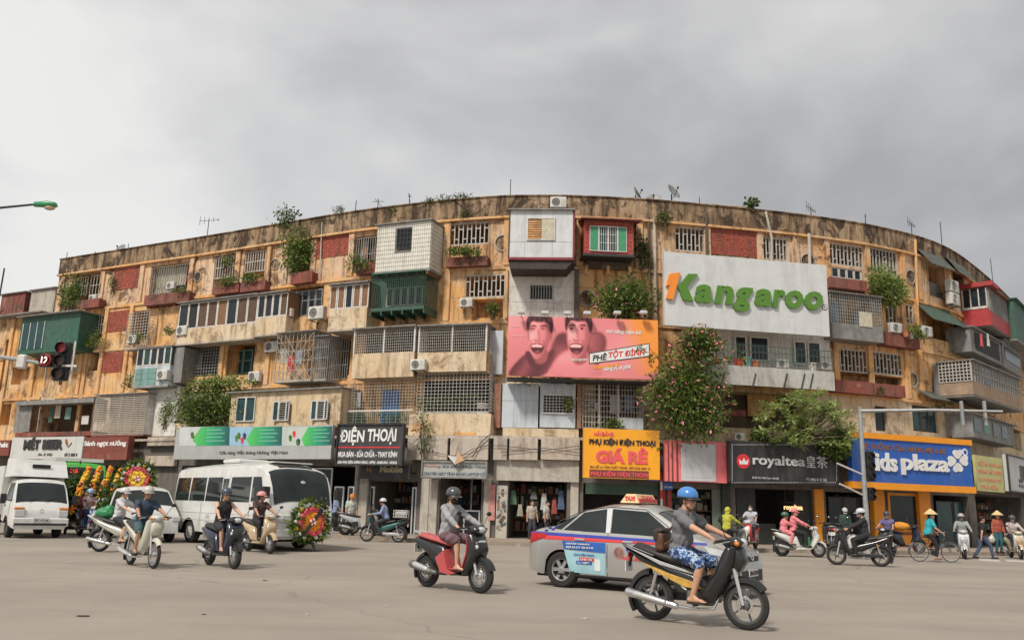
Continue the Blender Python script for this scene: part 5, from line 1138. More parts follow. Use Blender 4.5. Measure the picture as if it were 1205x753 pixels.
# ------------------------------------------------------------------ plants
def leafmat(name, col, var=.35):
    m = bpy.data.materials.new(name); m.use_nodes = True; nt = m.node_tree; p = nt.nodes['Principled BSDF']; p.inputs['Roughness'].default_value = .55
    n = nt.nodes.new('ShaderNodeTexNoise'); n.inputs['Scale'].default_value = 3.0; n.inputs['Detail'].default_value = 4; g = nt.nodes.new('ShaderNodeNewGeometry'); nt.links.new(g.outputs['Position'], n.inputs[0])
    r = nt.nodes.new('ShaderNodeValToRGB'); r.color_ramp.elements[0].position = .3; r.color_ramp.elements[1].position = .7
    r.color_ramp.elements[0].color = (*[c*(1-var) for c in col], 1); r.color_ramp.elements[1].color = (*[c*(1+var) for c in col], 1)
    nt.links.new(n.outputs[0], r.inputs[0]); nt.links.new(r.outputs[0], p.inputs['Base Color']); tl = nt.nodes.new('ShaderNodeBsdfTranslucent'); nt.links.new(r.outputs[0], tl.inputs['Color']); ms = nt.nodes.new('ShaderNodeMixShader'); ms.inputs[0].default_value = .38; nt.links.new(p.outputs[0], ms.inputs[1]); nt.links.new(tl.outputs[0], ms.inputs[2]); nt.links.new(ms.outputs[0], nt.nodes['Material Output'].inputs[0])
    return m
LF = [leafmat('leaf_mid', (.11, .175, .03)), leafmat('leaf_light', (.21, .27, .055)), leafmat('leaf_dark', (.05, .09, .022)), leafmat('leaf_dry', (.16, .13, .05)), mat('bloom_pink', (.80, .24, .30), .6, .2, 6), leafmat('leaf_pale', (.36, .44, .17))]
BARK = mat('bark', (.13, .10, .075), .9, .3, 10)
def leaves(clumps, n, size, mix=(0, 1, 2), seed=1, droop=.2, aspect=.45, bloom=0, flat_=0.):
    """clumps: (cx,cy,cz, rx,ry,rz); leaf-sized bent faces spread through every clump"""
    rs = np.random.RandomState(seed); C = np.array(clumps, float); vol = (C[:, 3]*C[:, 4]*C[:, 5])**.67; pk = rs.choice(len(C), n, p=vol/vol.sum())
    u = rs.normal(size=(n, 3)); u /= np.linalg.norm(u, axis=1)[:, None]; rad = (rs.rand(n)**.42)[:, None]*(1+.18*np.sin(u[:, :1]*7+pk[:, None])*np.cos(u[:, 2:3]*6))
    P = C[pk, :3]+u*rad*C[pk, 3:]
    D = u*.6+rs.normal(size=(n, 3))*.7; D[:, 2] -= droop; D /= np.linalg.norm(D, axis=1)[:, None]
    Wd = np.cross(D, rs.normal(size=(n, 3))+np.array([0, 0, flat_*3])); Wd /= np.linalg.norm(Wd, axis=1)[:, None]+1e-9
    sz = size*rs.uniform(.6, 1.35, n)[:, None]; Nn = np.cross(D, Wd)
    V = np.stack([P, P+D*sz*.45+Wd*sz*aspect*.5+Nn*sz*.06, P+D*sz, P+D*sz*.45-Wd*sz*aspect*.5+Nn*sz*.06], 1).reshape(-1, 3)
    mi = np.array(mix)[rs.randint(0, len(mix), n)]
    # leaf tones drawn at random from the mix; blooms only on outer leaves
    if bloom: b = rs.rand(n) < bloom*(rad[:, 0] > .75); mi[b] = 4
    return V, mi
def foliage(name, parent, V, mi):
    n = len(mi); me = bpy.data.meshes.new(name); me.vertices.add(4*n); me.vertices.foreach_set('co', V.astype('f').ravel()); me.loops.add(4*n); me.loops.foreach_set('vertex_index', np.arange(4*n, dtype='i')); me.polygons.add(n); me.polygons.foreach_set('loop_start', np.arange(0, 4*n, 4, dtype='i'))
    used = sorted(set(mi.tolist())); [me.materials.append(LF[k]) for k in used]; lut = {k: i for i, k in enumerate(used)}; me.polygons.foreach_set('material_index', np.array([lut[k] for k in mi], dtype='i')); me.update(calc_edges=True); me.validate()
    return link(name, me, parent)
def plant(x0, y0, x1, y1, d, label, n=500, size=.16, mix=(0, 1, 2), seed=None, name='balcony_plant', cat='plant', depth=.5, k=5, bloom=0, stems=True, grp='plants growing on the front of the block', base=None, droop=.2, aspect=.45):
    r = rect(x0, y0, x1, y1, d); s, z, w, h = fit(r); seed = seed or int(x0*7+y0); rs = random.Random(seed); q = fpt(s, z, d); t = thing(name, label, cat, q, fang(s), grp)
    C = []
    for i in range(k):
        a = rs.uniform(.26, .42); C.append((rs.uniform(-w/2+w*a*.7, w/2-w*a*.7), rs.uniform(-depth*.4, depth*.3), rs.uniform(h*a*.7, h-h*a*.7), w*a, depth*rs.uniform(.5, .8), h*a))
    C.append((0, 0, h*.45, w*.36, depth*.6, h*.36))
    foliage('foliage', t, *leaves(C, n, size, mix, seed, droop, aspect, bloom))
    if stems:
        m = MB()
        for i in range(4): c = C[i % len(C)]; m.tube([(rs.uniform(-.15, .15), depth*.2, base or 0), (c[0]*.5, c[1], c[2]*.5), (c[0], c[1], c[2])], [.03, .022, .01], 5)
        m.build('stem', BARK, t)
    return t, r, C
plant(66, 326, 97, 366, .25, 'leafy vine hanging on the left corner of the top floor', 900, .2)
plant(336, 266, 369, 322, .35, 'tall bushy shrub growing out of the top floor beside the brick panel', 2200, .17, (0, 1, 1, 2), k=8, depth=.7)
t, r, C = plant(320, 244, 352, 272, .1, 'spindly dark twiggy treetop standing above the roof edge', 260, .2, (2, 2, 0), k=5, depth=.5)
m = MB(); rr_ = random.Random(8)
for k in range(12): z = .15+k*.1; g = rr_.uniform(0, 6.28); ln = .75-.05*k; m.tube([(.0, 0, z), (ln*math.cos(g), ln*math.sin(g)*.5, z+.18)], [.018, .006], 4)
m.tube([(0, 0, -.9), (0, 0, 1.55)], [.04, .01], 5); m.build('twigs', BARK, t)
for a in ((100, 388, 126, 411, .5, 'dark potted plants in the recess right of the green cabin', 500), (192, 383, 206, 394, .6, 'small plant on a bracket left of the long verandah', 160), (252, 322, 282, 336, .6, 'low planting in the left red trough of the top floor', 350), (284, 318, 311, 333, .6, 'low planting in the right red trough of the top floor', 300), (253, 300, 276, 316, .15, 'climber woven through the top-floor bars', 200),
    (408, 300, 440, 321, .6, 'pale green trough plants left of the white tiled cabin', 450), (527, 289, 577, 303, .6, 'hanging green hedge below the concrete grille', 800), (570, 352, 592, 376, .5, 'dark creeper beside the red planter', 400), (180, 470, 208, 505, .65, 'creeper climbing the pale end panel', 450), (207, 337, 222, 345, .6, 'small plants in the recess with the red curtain', 120), (155, 390, 173, 405, .65, 'pot plants inside the white wire cage', 160),
    (1066, 380, 1088, 400, .9, 'tall pot plants on the ledge right of the air conditioner', 450), (130, 318, 137, 345, .15, 'thin weed climbing beside the left brick panel', 160), (64, 424, 80, 452, .1, 'dark plant behind the traffic light', 200), (146, 436, 158, 456, .4, 'weed at the corner of the teal balcony', 160), (1100, 470, 1112, 480, .3, 'weed tuft on the awning of the orange wall', 80), (660, 466, 677, 484, 1.1, 'dry yellow climber on the pale blue sheet window', 160), (700, 490, 740, 506, .9, 'pot plants along the white barred balcony', 300)):
    plant(*a[:6], n=a[6], size=.13, depth=.3, k=4, mix=((3, 1, 0) if 'yellow' in a[5] else (0, 1, 2)))
for a in ((410, 484, 440, 500, 'left'), (448, 486, 486, 500, 'right')): plant(*a[:4], .6, 'green hedge in the wire cage %s the blue door' % ('left of' if a[4] == 'left' else 'below and right of'), 350, .12, depth=.3, k=4)
plant(494, 458, 570, 482, .5, 'plants crowding behind the coarse white grid', 700, .15, (0, 2, 2), depth=.3, k=6)
plant(484, 470, 512, 540, 1.6, 'thin weeds trailing down the cream parapet and canopy', 330, .14, (2, 0, 3), depth=.2, k=9)
plant(698, 320, 776, 377, 1.0, 'broad flowering bush over the pink billboard', 4200, .17, (0, 0, 1, 2), depth=1.0, k=10, bloom=.05)
plant(1021, 315, 1072, 358, .6, 'rounded light green bush bulging from the top floor right of the billboard', 3800, .16, (0, 1, 1, 5), depth=.7, k=8)
plant(713, 258, 764, 300, .1, 'dark dead creeper round the drain pipes', 160, .2, (2, 3), depth=.1, k=7); plant(746, 272, 768, 318, .25, 'dark vine climbing the twin drain pipes', 350, .16, (2, 2, 3), depth=.2, k=6); plant(770, 246, 792, 272, .25, 'weeds sprouting below the roof dishes', 200, .16, (2, 0, 3), depth=.2)
# bougainvillea: two storeys high, pink blooms
t, r, C = plant(757, 412, 848, 520, 1.9, 'tall bougainvillea with pink blooms falling from the billboard balcony', 7500, .19, (0, 0, 2, 1), k=18, depth=1.1, bloom=.07, name='bougainvillea', cat='plant')
t2, r, C = plant(788, 384, 852, 424, 2.1, 'upper arm of the bougainvillea with bright pink blooms under the white billboard', 2300, .18, (0, 1, 2), k=8, depth=.7, bloom=.16, name='bougainvillea')
plant(758, 440, 800, 482, 2.3, 'pink-flowered shoots of the bougainvillea beside the barred balcony', 1000, .17, (0, 1, 1), k=6, depth=.5, bloom=.14, name='bougainvillea')
m = MB(); rs_ = random.Random(31); V = []; MI = []
for i in range(16):   # long arching shoots of the bougainvillea
    x0 = rs_.uniform(-1.5, 1.5); z0 = rs_.uniform(1.0, 3.6); dx = (1 if x0 > 0 else -1)*rs_.uniform(.7, 1.3); P = [Vector((x0, -.5, z0)), Vector((x0+dx*.5, -.8, z0+.45)), Vector((x0+dx, -1.0, z0+.25))]; m.tube(P, [.015, .01, .005], 4)
    v, k_ = leaves([(*(P[0].lerp(P[1], u) if u < .5 else P[1].lerp(P[2], u)), .14, .14, .14) for u in (.3, .6, .9)], 45, .15, (0, 1, 2), i+60, .2, .45, .0); k_[rs_.randrange(6)::9] = 4; V.append(v); MI.append(k_)
m.build('shoots', BARK, t, kind='stuff'); foliage('shoot_leaves', t, np.concatenate(V), np.concatenate(MI))
# vine mass on the second floor left
plant(210, 449, 292, 503, 1.1, 'dense dark vine mass over the second floor beside the cream infill', 4200, .2, (0, 2, 2, 1), k=12, depth=.9, name='vine'); plant(222, 441, 300, 458, 1.2, 'yellow-green vine top below the teal window', 1100, .16, (1, 1, 5, 0), k=7, depth=.6, name='vine')
# weeds on ledges and parapet
for i, (x, y, w_) in enumerate(((620, 449, 26), (650, 450, 22), (668, 449, 16), (525, 237, 26), (545, 234, 18), (505, 239, 14), (460, 250, 10), (400, 250, 12), (548, 255, 14), (1035, 463, 10))):
    plant(x-w_/2, y-6, x+w_/2, y+3, .9 if y > 400 else .12, ['dry grass tuft under the left part of the pink billboard', 'dry grass tuft under the middle of the pink billboard', 'dry grass tuft under the right man of the pink billboard', 'scrubby weeds on the parapet above the hanging hedge', 'scrubby weeds on the parapet left of the thin bare rod', 'scrubby weeds on the parapet right of the white tiled cabin', 'small weed on the parapet above the white tiled cabin', 'small weed on the parapet above the brick panel', 'dark moss tuft on the cornice above the concrete grille', 'grass tuft on the red ledge right of the cage'][i], 110, .2, (3, 3, 2) if y > 400 and x < 700 else (2, 3, 2), depth=.2, k=4, stems=False, name='weed', droop=-.6, aspect=.2)
plant(876, 230, 894, 249, 0, 'little sapling with round leaves growing on the roof edge', 90, .22, (2, 2, 0), depth=.3, k=6, name='sapling', aspect=.7)
# plumeria above the tea sign: planter, trunk, limbs and star-like leaf whorls
r = rect(886, 462, 1002, 538, 2.2); s, z, w, h = fit(r); q = fpt(s, ZF[1]-.02, 1.3)
tr = thing('street_tree', 'broad frangipani tree with pale star-like leaf clusters above the black tea sign', 'tree', q, fang(s)); rr_ = random.Random(21); V = []; MI = []; tm = MB()
MB().bv(-.45, .45, -.3, .3, 0, .42, .03).build('planter', CANOPY, tr)
tips = []; zb = z-(ZF[1]-.02)
tm.tube([(0, 0, .3), (.05, -.2, .7), (0, -.45, zb+h*.3)], [.13, .11, .09], 8)
for i in range(120):
    u = rr_.uniform(-1, 1); v = rr_.uniform(0, 1); wmax = math.sin(math.pi*min(1, .12+v*.85))**.6; tip = Vector((u*w*.5*wmax+(.3 if v < .3 else 0)*w*.2, -.9+rr_.uniform(-1.0, .7), zb+h*(.20+v*.80-.10*u*u))); tips.append(tip)
    if i % 3 == 0: tm.tube([(0, -.45, zb+h*.3), (tip.x*.45, (tip.y-.45)*.55, zb+h*.3+(tip.z-zb-h*.3)*.4), tuple(tip)], [.06, .035, .012], 5)
tm.build('trunk', BARK, tr); rs = np.random.RandomState(4)
for tip in tips:
    n = rs.randint(14, 22); g = rs.rand(n)*6.28; el = rs.uniform(-.5, .9, n); D = np.stack([np.cos(g)*np.cos(el), np.sin(g)*np.cos(el), np.sin(el)], 1); P = np.array(tip)+rs.normal(size=(n, 3))*.05; Wd = np.cross(D, [0, 0, 1])+rs.normal(size=(n, 3))*.2; Wd /= np.linalg.norm(Wd, axis=1)[:, None]; sz = rs.uniform(.25, .46, n)[:, None]
    V.append(np.stack([P, P+D*sz*.6+Wd*sz*.14, P+D*sz+np.array([0, 0, -.04]), P+D*sz*.6-Wd*sz*.14], 1).reshape(-1, 3)); MI.append(np.array((5, 5, 5, 1))[rs.randint(0, 4, n)])
foliage('crown', tr, np.concatenate(V), np.concatenate(MI))
plant(962, 505, 1000, 540, 2.3, 'dark leafy shrub drooping between the tea sign and the blue sign', 1300, .2, (0, 2, 2, 1), depth=.7, k=7)
plant(880, 503, 912, 528, 1.8, 'dark shrub in the recess left of the frangipani', 500, .18, (0, 2, 2), depth=.5)
# ------------------------------------------------------------------ washing hung out on the balconies
def laundry(x, y, w, h, col, d, label):
    s, z = fs(x, y, d); o = thing('laundry', label, 'clothing', fpt(s, z-h/2, d), fang(s), 'washing hung on the balconies'); n = 6; V = []
    for lay in (0, .012):
        for i in range(n+1):
            u = i/n; V += [(-w/2*.9+w*.9*u, .03*math.sin(u*9)+lay, h), (-w/2+w*u, .05*math.sin(u*9+.6)+lay, .03*math.sin(u*7+x))]
    k = 2*(n+1); F = []
    for i in range(n): a = 2*i; F += [(a, a+1, a+3, a+2), (k+a, k+a+2, k+a+3, k+a+1), (a, a+2, k+a+2, k+a), (a+1, k+a+1, k+a+3, a+3)]
    MB().add(V, F).build('cloth', mat('laundry_%d' % (int(x)*7 % 9973), col, .9, .2, 8), o); MB().tube([(-w*.5, .0, h), (0, 0, h+.07), (w*.5, 0, h)], .006, 4).build('hanger', DARKM, o)
for a in ((342, 428, .45, .8, (.5, .06, .06), .7, 'red shirt hanging in the diamond-barred cage'), (352, 420, .4, .7, (.3, .32, .4), .7, 'grey-blue shirt hanging in the diamond-barred cage'), (334, 418, .4, .7, (.45, .42, .36), .7, 'cream shirt hanging in the diamond-barred cage'), (376, 416, .4, .8, (.16, .18, .2), .5, 'dark shirt hanging in the narrow cage next to the diamond bars'),
    (724, 476, .5, .8, (.5, .52, .55), .5, 'white shirt hanging in the white barred balcony'), (740, 474, .4, .7, (.2, .26, .4), .5, 'blue shirt hanging in the white barred balcony'), (233, 425, .6, .8, (.42, .42, .42), -.3, 'pale sheet hanging behind the square mesh left of the teal window'), (430, 297, .3, .6, (.35, .2, .15), -.2, 'brown cloth in the barred recess left of the white tiled cabin'),
    (1155, 400, .4, .7, (.5, .1, .1), 1.3, 'red shirt hanging below the red corner cabin'), (1163, 400, .4, .7, (.5, .5, .45), 1.3, 'pale shirt hanging below the red corner cabin'), (1010, 375, .5, .8, (.25, .3, .36), .4, 'blue-grey cloth in the cage right of the white billboard'), (420, 470, .45, .7, (.5, .5, .5), .4, 'white shirt hanging behind the wire grid left of the blue door')): laundry(*a)
# ------------------------------------------------------------------ vehicles
TYRE = mat('tyre_rubber', (.022, .021, .020), .85, .2, 20, coords='obj'); RIM = mat('rim_alloy', (.45, .46, .47), .35, .08, 9, metal=.6, coords='obj'); RIMD = mat('rim_dark', (.09, .09, .09), .5, .2, 9, coords='obj')
VGL = glassmat('vehicle_glass', (.018, .024, .024), .05); CHR = mat('chrome', (.70, .70, .70), .15, .05, 5, metal=.95); RUB = mat('black_trim', (.02, .02, .021), .55, .2, 9, coords='obj')
LAMP = mat('lamp_clear', (.55, .57, .58), .12, .1, 9, spec=.8, coords='obj'); LAMPR = mat('lamp_red', (.42, .012, .012), .2, .1, 9, coords='obj'); LAMPO = mat('lamp_amber', (.65, .20, .02), .2, .1, 9, coords='obj')
UNDER = mat('underbody', (.02, .02, .02), .9, .2); PLATE = mat('number_plate', (.62, .62, .60), .5, .05)
def paint(name, col, rough=.32): return mat('paint_'+name, col, rough, .05, 2, coat=.5, dirt=.38, dirtcol=(.30, .25, .2), coords='obj', streak=True)
class Shell:
    """body shell: side sheets with wheel arches, and a crowned strip over bonnet, roof and tail"""
    def __init__(s, top, sill, wmax, tumble, plan, arches, roll=.06, n=84):
        s.top = np.array(top, float); s.wmax = wmax; s.tum = np.array(tumble, float); s.plan = np.array(plan, float); s.sill = np.array(sill, float); s.arch = arches; s.roll = roll
        x0, x1 = s.top[0, 0], s.top[-1, 0]; xs = list(np.linspace(x0, x1, n))+list(s.top[:, 0]); s.xs = sorted({round(x, 4) for x in xs})
    def zt(s, x): return float(np.interp(x, s.top[:, 0], s.top[:, 1]))
    def zb(s, x):
        z = float(np.interp(x, s.sill[:, 0], s.sill[:, 1]))
        for cx, cz, r in s.arch:
            if abs(x-cx) < r: z = max(z, cz+math.sqrt(r*r-(x-cx)**2))
        return z
    def W(s, x, z): return s.wmax*float(np.interp(z, s.tum[:, 0], s.tum[:, 1]))*float(np.interp(x, s.plan[:, 0], s.plan[:, 1]))
    def build(s, parent, m, rows=9, name='body'):
        mb = MB(); NX = len(s.xs); sec = []
        for x in s.xs:
            zt = s.zt(x); zb = min(s.zb(x), zt-.02); ze = max(zb+.01, zt-s.roll); L_ = []
            side = [(s.W(x, zb+(ze-zb)*k/(rows-1)), zb+(ze-zb)*k/(rows-1)) for k in range(rows)]; we = side[-1][0]
            strip_ = [(we*f, ze+(zt-ze)*(1-f**3.2)) for f in (.96, .88, .7, .4)]
            half = side+strip_; sec.append([(x, -y, z) for y, z in half]+[(x, 0, zt)]+[(x, y, z) for y, z in reversed(half)])
        n = len(sec[0]); V = [p for q in sec for p in q]
        F = [(i*n+j, (i+1)*n+j, (i+1)*n+j+1, i*n+j+1) for i in range(NX-1) for j in range(n-1)]
        F += [tuple(range(n-1, -1, -1)), tuple((NX-1)*n+j for j in range(n))]
        mb.add(V, F); return mb.build(name, m, parent, smooth=42)
    def top_pt(s, x, f):
        zt = s.zt(x); zb = min(s.zb(x), zt-.02); ze = max(zb+.01, zt-s.roll); we = s.W(x, ze); return Vector((x, we*f, ze+(zt-ze)*(1-abs(f)**3.2)))
    def patch(s, name, parent, m, x0, x1, f0, f1, off=.012, nx=8, nf=8, x0b=None, x1b=None, rnd=0):
        """piece of the top strip, e.g. a windscreen; f across (-1..1)"""
        V = []; F = []
        for lay in (off, -.004):
            for i in range(nx+1):
                for j in range(nf+1):
                    f = f0+(f1-f0)*j/nf; x = x0+(x1-x0)*i/nx
                    e = .004; p = s.top_pt(x, f); tx = s.top_pt(x+e, f)-s.top_pt(x-e, f); ty = s.top_pt(x, f+.01)-s.top_pt(x, f-.01); nn = tx.cross(ty); nn = nn.normalized() if nn.length > 1e-9 else Vector((0, 0, 1))
                    if nn.z < 0 and abs(nn.z) > abs(nn.x): nn = -nn
                    V.append(p+nn*lay)
        k = (nx+1)*(nf+1); m1 = nf+1
        for i in range(nx):
            for j in range(nf): F.append((i*m1+j, (i+1)*m1+j, (i+1)*m1+j+1, i*m1+j+1))
        ring = [j for j in range(m1)]+[i*m1+nf for i in range(1, nx+1)]+[nx*m1+j for j in range(nf-1, -1, -1)]+[i*m1 for i in range(nx-1, 0, -1)]
        for a, b in zip(ring, ring[1:]+ring[:1]): F.append((a, b, b+k, a+k))
        return MB().add(V, F).build(name, m, parent, smooth=40)
    def pane(s, name, parent, m, bot, top, side, off=.008, n=10, t=.012):
        """side glass/panel between two (x,z) polylines; side -1 right, +1 left"""
        b = np.array(bot, float); tp = np.array(top, float); V = []; F = []; R = 4
        for lay in (off, off-t-.006):
            for i in range(n+1):
                u = i/n
                bx = b[0, 0]+(b[-1, 0]-b[0, 0])*u; tx = tp[0, 0]+(tp[-1, 0]-tp[0, 0])*u; bz = float(np.interp(bx, b[:, 0], b[:, 1])); tz = float(np.interp(tx, tp[:, 0], tp[:, 1]))
                for k in range(R+1): x = bx+(tx-bx)*k/R; z = bz+(tz-bz)*k/R; V.append((x, side*(s.W(x, z)+lay), z))
        m1 = R+1; K = (n+1)*m1
        for i in range(n):
            for k in range(R): q = (i*m1+k, (i+1)*m1+k, (i+1)*m1+k+1, i*m1+k+1); F.append(q if side < 0 else q[::-1])
        ring = [k for k in range(m1)]+[i*m1+R for i in range(1, n+1)]+[n*m1+k for k in range(R-1, -1, -1)]+[i*m1 for i in range(n-1, 0, -1)]
        for a, c in zip(ring, ring[1:]+ring[:1]): F.append((a, c, c+K, a+K))
        return MB().add(V, F).build(name, m, parent, smooth=40)
def wheel(parent, x, y, r, wd, spokes=6, m=None, name='wheel'):
    """y: outer face side sign decides which way the rim looks"""
    sgn = 1 if y > 0 else -1
    t = MB().lathe([(r*.62, -wd/2), (r*.9, -wd/2), (r*.985, -wd*.38), (r, -wd*.15), (r, wd*.15), (r*.985, wd*.38), (r*.9, wd/2), (r*.62, wd/2), (r*.56, 0)], (0, 0, 0), (0, 1, 0), 26, closed=True); o = t.build(name, TYRE, parent, (x, y, r), smooth=40)
    R = MB().lathe([(r*.66, wd*.40), (r*.63, wd*.47), (r*.58, wd*.44), (r*.57, wd*.2)], (0, 0, 0), (0, sgn, 0), 22, closed=True).lathe([(r*.57, wd*.16), (.001, wd*.16)], (0, 0, 0), (0, sgn, 0), 22, 1)
    for k in range(spokes):
        g = 2*math.pi*k/spokes; c, s_ = math.cos(g), math.sin(g); w2 = r*.085
        P = [(c*rr-s_*q, sgn*wd*h, s_*rr+c*q) for rr, q, h in ((r*.12, -w2, .42), (r*.12, w2, .42), (r*.58, w2*1.25, .38), (r*.58, -w2*1.25, .38))]; Q = [(a, sgn*wd*.2, b) for a, _, b in P]
        R.add(P+Q, [(0, 1, 2, 3), (0, 4, 5, 1), (1, 5, 6, 2), (2, 6, 7, 3), (3, 7, 4, 0)])
    R.lathe([(r*.16, wd*.2), (r*.16, wd*.44), (r*.1, wd*.47), (.001, wd*.47)], (0, 0, 0), (0, sgn, 0), 14); R.build('rim', [m or RIM, RUB], o, smooth=30); return o
def vtext(parent, txt, w, h, loc, rz, m, ext=.003, weight=.0, shear=0., rx=0.):
    me = text_mesh(txt, w, h, ext, weight, shear); me.materials.append(m)
    if len(txt) <= 8:
        for cx, lm in split_letters(me): lm.materials.append(m); o = link('letter', lm, parent, Vector(loc)+Vector((cx*math.cos(rz), cx*math.sin(rz), 0))); o.rotation_euler = (rx, 0, rz)
        return o
    o = link('lettering', me, parent, loc, rz); o.rotation_euler = (rx, 0, rz); return o

# ---- silver taxi
th = R_(-33); c_ = G(663, 690.5); f2 = Vector((math.cos(th), math.sin(th), 0)); l2 = Vector((-f2.y, f2.x, 0))
tx = thing('taxi', 'silver taxi saloon with blue and red stripes, door adverts and a roof sign', 'car', c_+f2*1.24*1.03+l2*.73, th, scale=1.03)
SILV = mat('paint_silver', (.46, .45, .43), .28, .05, 2, metal=.5, coat=.5, dirt=.2, dirtcol=(.28, .23, .18), coords='obj', streak=False); TBLUE = mat('taxi_blue', (.03, .05, .35), .4, .05, coords='obj'); TRED = mat('taxi_red', (.62, .05, .05), .4, .05, coords='obj')
sh = Shell([(-2.0, .5), (-1.99, .72), (-1.95, .90), (-1.88, 1.01), (-1.8, 1.045), (-1.45, 1.10), (-1.15, 1.25), (-.85, 1.40), (-.45, 1.49), (0, 1.515), (.3, 1.49), (.62, 1.37), (.95, 1.18), (1.2, 1.04), (1.3, 1.0), (1.6, .93), (1.82, .84), (1.93, .74), (1.975, .62), (1.99, .42), (2.0, .3)],
    [(-2, .28), (-1.7, .22), (1.75, .2), (2, .22)], .83, [(.15, .94), (.3, .985), (.6, 1.0), (.85, .985), (.98, .94), (1.1, .87), (1.3, .77), (1.45, .69), (1.55, .62)], [(-2, .80), (-1.93, .88), (-1.75, .95), (-1.3, .995), (0, 1), (1.2, .99), (1.6, .94), (1.85, .86), (1.95, .80), (2, .76)], [(-1.24, .3, .365), (1.19, .3, .365)], .055)
body = sh.build(tx, SILV); MB().b(-1.85, 1.85, -.62, .62, .17, .55).build('underbody', UNDER, tx)
for x in (-1.24, 1.19):
    for y in (-.72, .72): wheel(tx, x, y, .312, .19, 6)
for sd_ in (-1, 1):
    sh.pane('rear_window', tx, VGL, [(-1.22, 1.01), (-.36, .99)], [(-.86, 1.33), (-.42, 1.40)], sd_); sh.pane('front_window', tx, VGL, [(-.26, .99), (.98, .96)], [(-.3, 1.405), (.38, 1.37)], sd_, n=14)
    sh.pane('quarter_window', tx, VGL, [(-1.45, 1.03), (-1.27, 1.015)], [(-1.22, 1.16), (-.97, 1.28)], sd_, n=4); sh.pane('roof_rail', tx, RUB, [(-1.35, 1.15), (-.86, 1.36), (-.36, 1.43), (.35, 1.40), (1.02, .98)], [(-1.35, 1.165), (-.86, 1.375), (-.36, 1.445), (.35, 1.415), (1.02, .995)], sd_, .004, 24, .004)
    sh.pane('stripe', tx, TBLUE, [(-1.93, .905), (1.5, .855)], [(-1.93, .965), (1.5, .895)], sd_, .004, 24, .004); sh.pane('stripe', tx, TRED, [(-1.62, .83), (1.3, .825)], [(-1.62, .90), (1.3, .852)], sd_, .0045, 24, .004)
    sh.pane('pillar_trim', tx, S_LGREY, [(-.355, .99), (-.268, .99)], [(-.41, 1.395), (-.31, 1.40)], sd_, .012, 2)
    for a, b in ((-.315, .22), (.86, .24), (-1.05, .62)): sh.pane('door_seam', tx, RUB, [(a, b), (a+.012, b)], [(a+.0, .96), (a+.012, .96)], sd_, .002, 1, .004)
    for xx in (-.95, .0): sh.pane('door_handle', tx, CHR, [(xx, .84), (xx+.2, .84)], [(xx, .87), (xx+.2, .87)], sd_, .03, 3, .02)
    sh.pane('tail_lamp', tx, LAMPR, [(-1.98, .74), (-1.60, .86)], [(-1.96, .95), (-1.56, .93)], sd_, .012, 6); sh.pane('head_lamp', tx, LAMP, [(1.55, .72), (1.93, .66)], [(1.45, .84), (1.9, .76)], sd_, .012, 8)
    sh.pane('arch_lip', tx, RUB, [(-1.6, .215), (1.5, .21)], [(-1.6, .25), (1.5, .245)], sd_, .006, 16, .01)
    mb = MB().ell((.78, sd_*.93, 1.02), (.11, .12, .075), 10, 6); mb.bar((.84, sd_*.76, .98), (.8, sd_*.86, .99), .025); mb.build('wing_mirror', SILV, tx, smooth=60)
sh.patch('windscreen', tx, VGL, .56, 1.2, -.93, .93); sh.patch('rear_glass', tx, VGL, -1.42, -.92, -.9, .9); 
# front: grille, bumper intake, badge, plate
MB().b(1.955, 2.005, -.36, .36, .60, .68).build('upper_grille', RUB, tx); MB().b(1.96, 2.02, -.5, .5, .28, .46).build('lower_grille', RUB, tx); MB().lathe([(.065, 0), (.075, .01), (.06, .02), (.05, .0)], (1.99, 0, .68), (1, 0, .3), 16).build('badge', CHR, tx)
MB().b(2.0, 2.03, -.24, .24, .36, .475).build('number_plate', PLATE, tx); vtext(tx, '30A 8370', .42, .07, (2.036, 0, .418), R_(90), S_BLACK)
# roof sign with lettering
t3 = MB(); t3.add([(-.25, -.42, 1.52), (.12, -.42, 1.52), (.12, .42, 1.52), (-.25, .42, 1.52), (-.14, -.38, 1.68), (.04, -.38, 1.68), (.04, .38, 1.68), (-.14, .38, 1.68)], [(0, 3, 2, 1), (4, 5, 6, 7), (0, 1, 5, 4), (1, 2, 6, 5), (2, 3, 7, 6), (3, 0, 4, 7)]); t3.build('roof_sign', mat('roof_sign_cream', (.72, .55, .30), .4, .05), tx)
MB().b(.085, .13, -.38, .38, 1.54, 1.6).build('roof_sign_band', TRED, tx); vtext(tx, 'TAXI', .5, .07, (.1, 0, 1.62), R_(90), TRED, .004, .04, 0, R_(-20)); vtext(tx, 'TAXI', .2, .08, (-.06, -.412, 1.6), 0, TRED, .004, .05, 0, R_(-14))
# door adverts (right side)
def door_art(b, t, m, off=.005, name='advert_panel', sd_=-1): return sh.pane(name, tx, m, b, t, sd_, off, 6, .004)
ADB = mat('advert_blue', (.03, .12, .42), .4, .1, coords='obj'); ADT = mat('advert_teal', (.30, .50, .56), .4, .25, 1.5, coords='obj'); ADR = mat('advert_red', (.62, .06, .06), .4, .1, coords='obj')
door_art([(-1.18, .68), (-.34, .64)], [(-1.22, .82), (-.34, .815)], ADB); door_art([(-1.05, .28), (-.34, .26)], [(-1.17, .66), (-.34, .625)], ADT, .0045); door_art([(-.86, .49), (-.56, .485)], [(-.86, .55), (-.56, .545)], ADR, .0095); door_art([(-.92, .43), (-.6, .425)], [(-.92, .485), (-.6, .48)], ADB, .0095)
door_art([(-.55, .33), (-.44, .33)], [(-.55, .53), (-.44, .53)], S_WHITE, .0095)
wy = lambda x, z: -(sh.W(x, z)+.012)
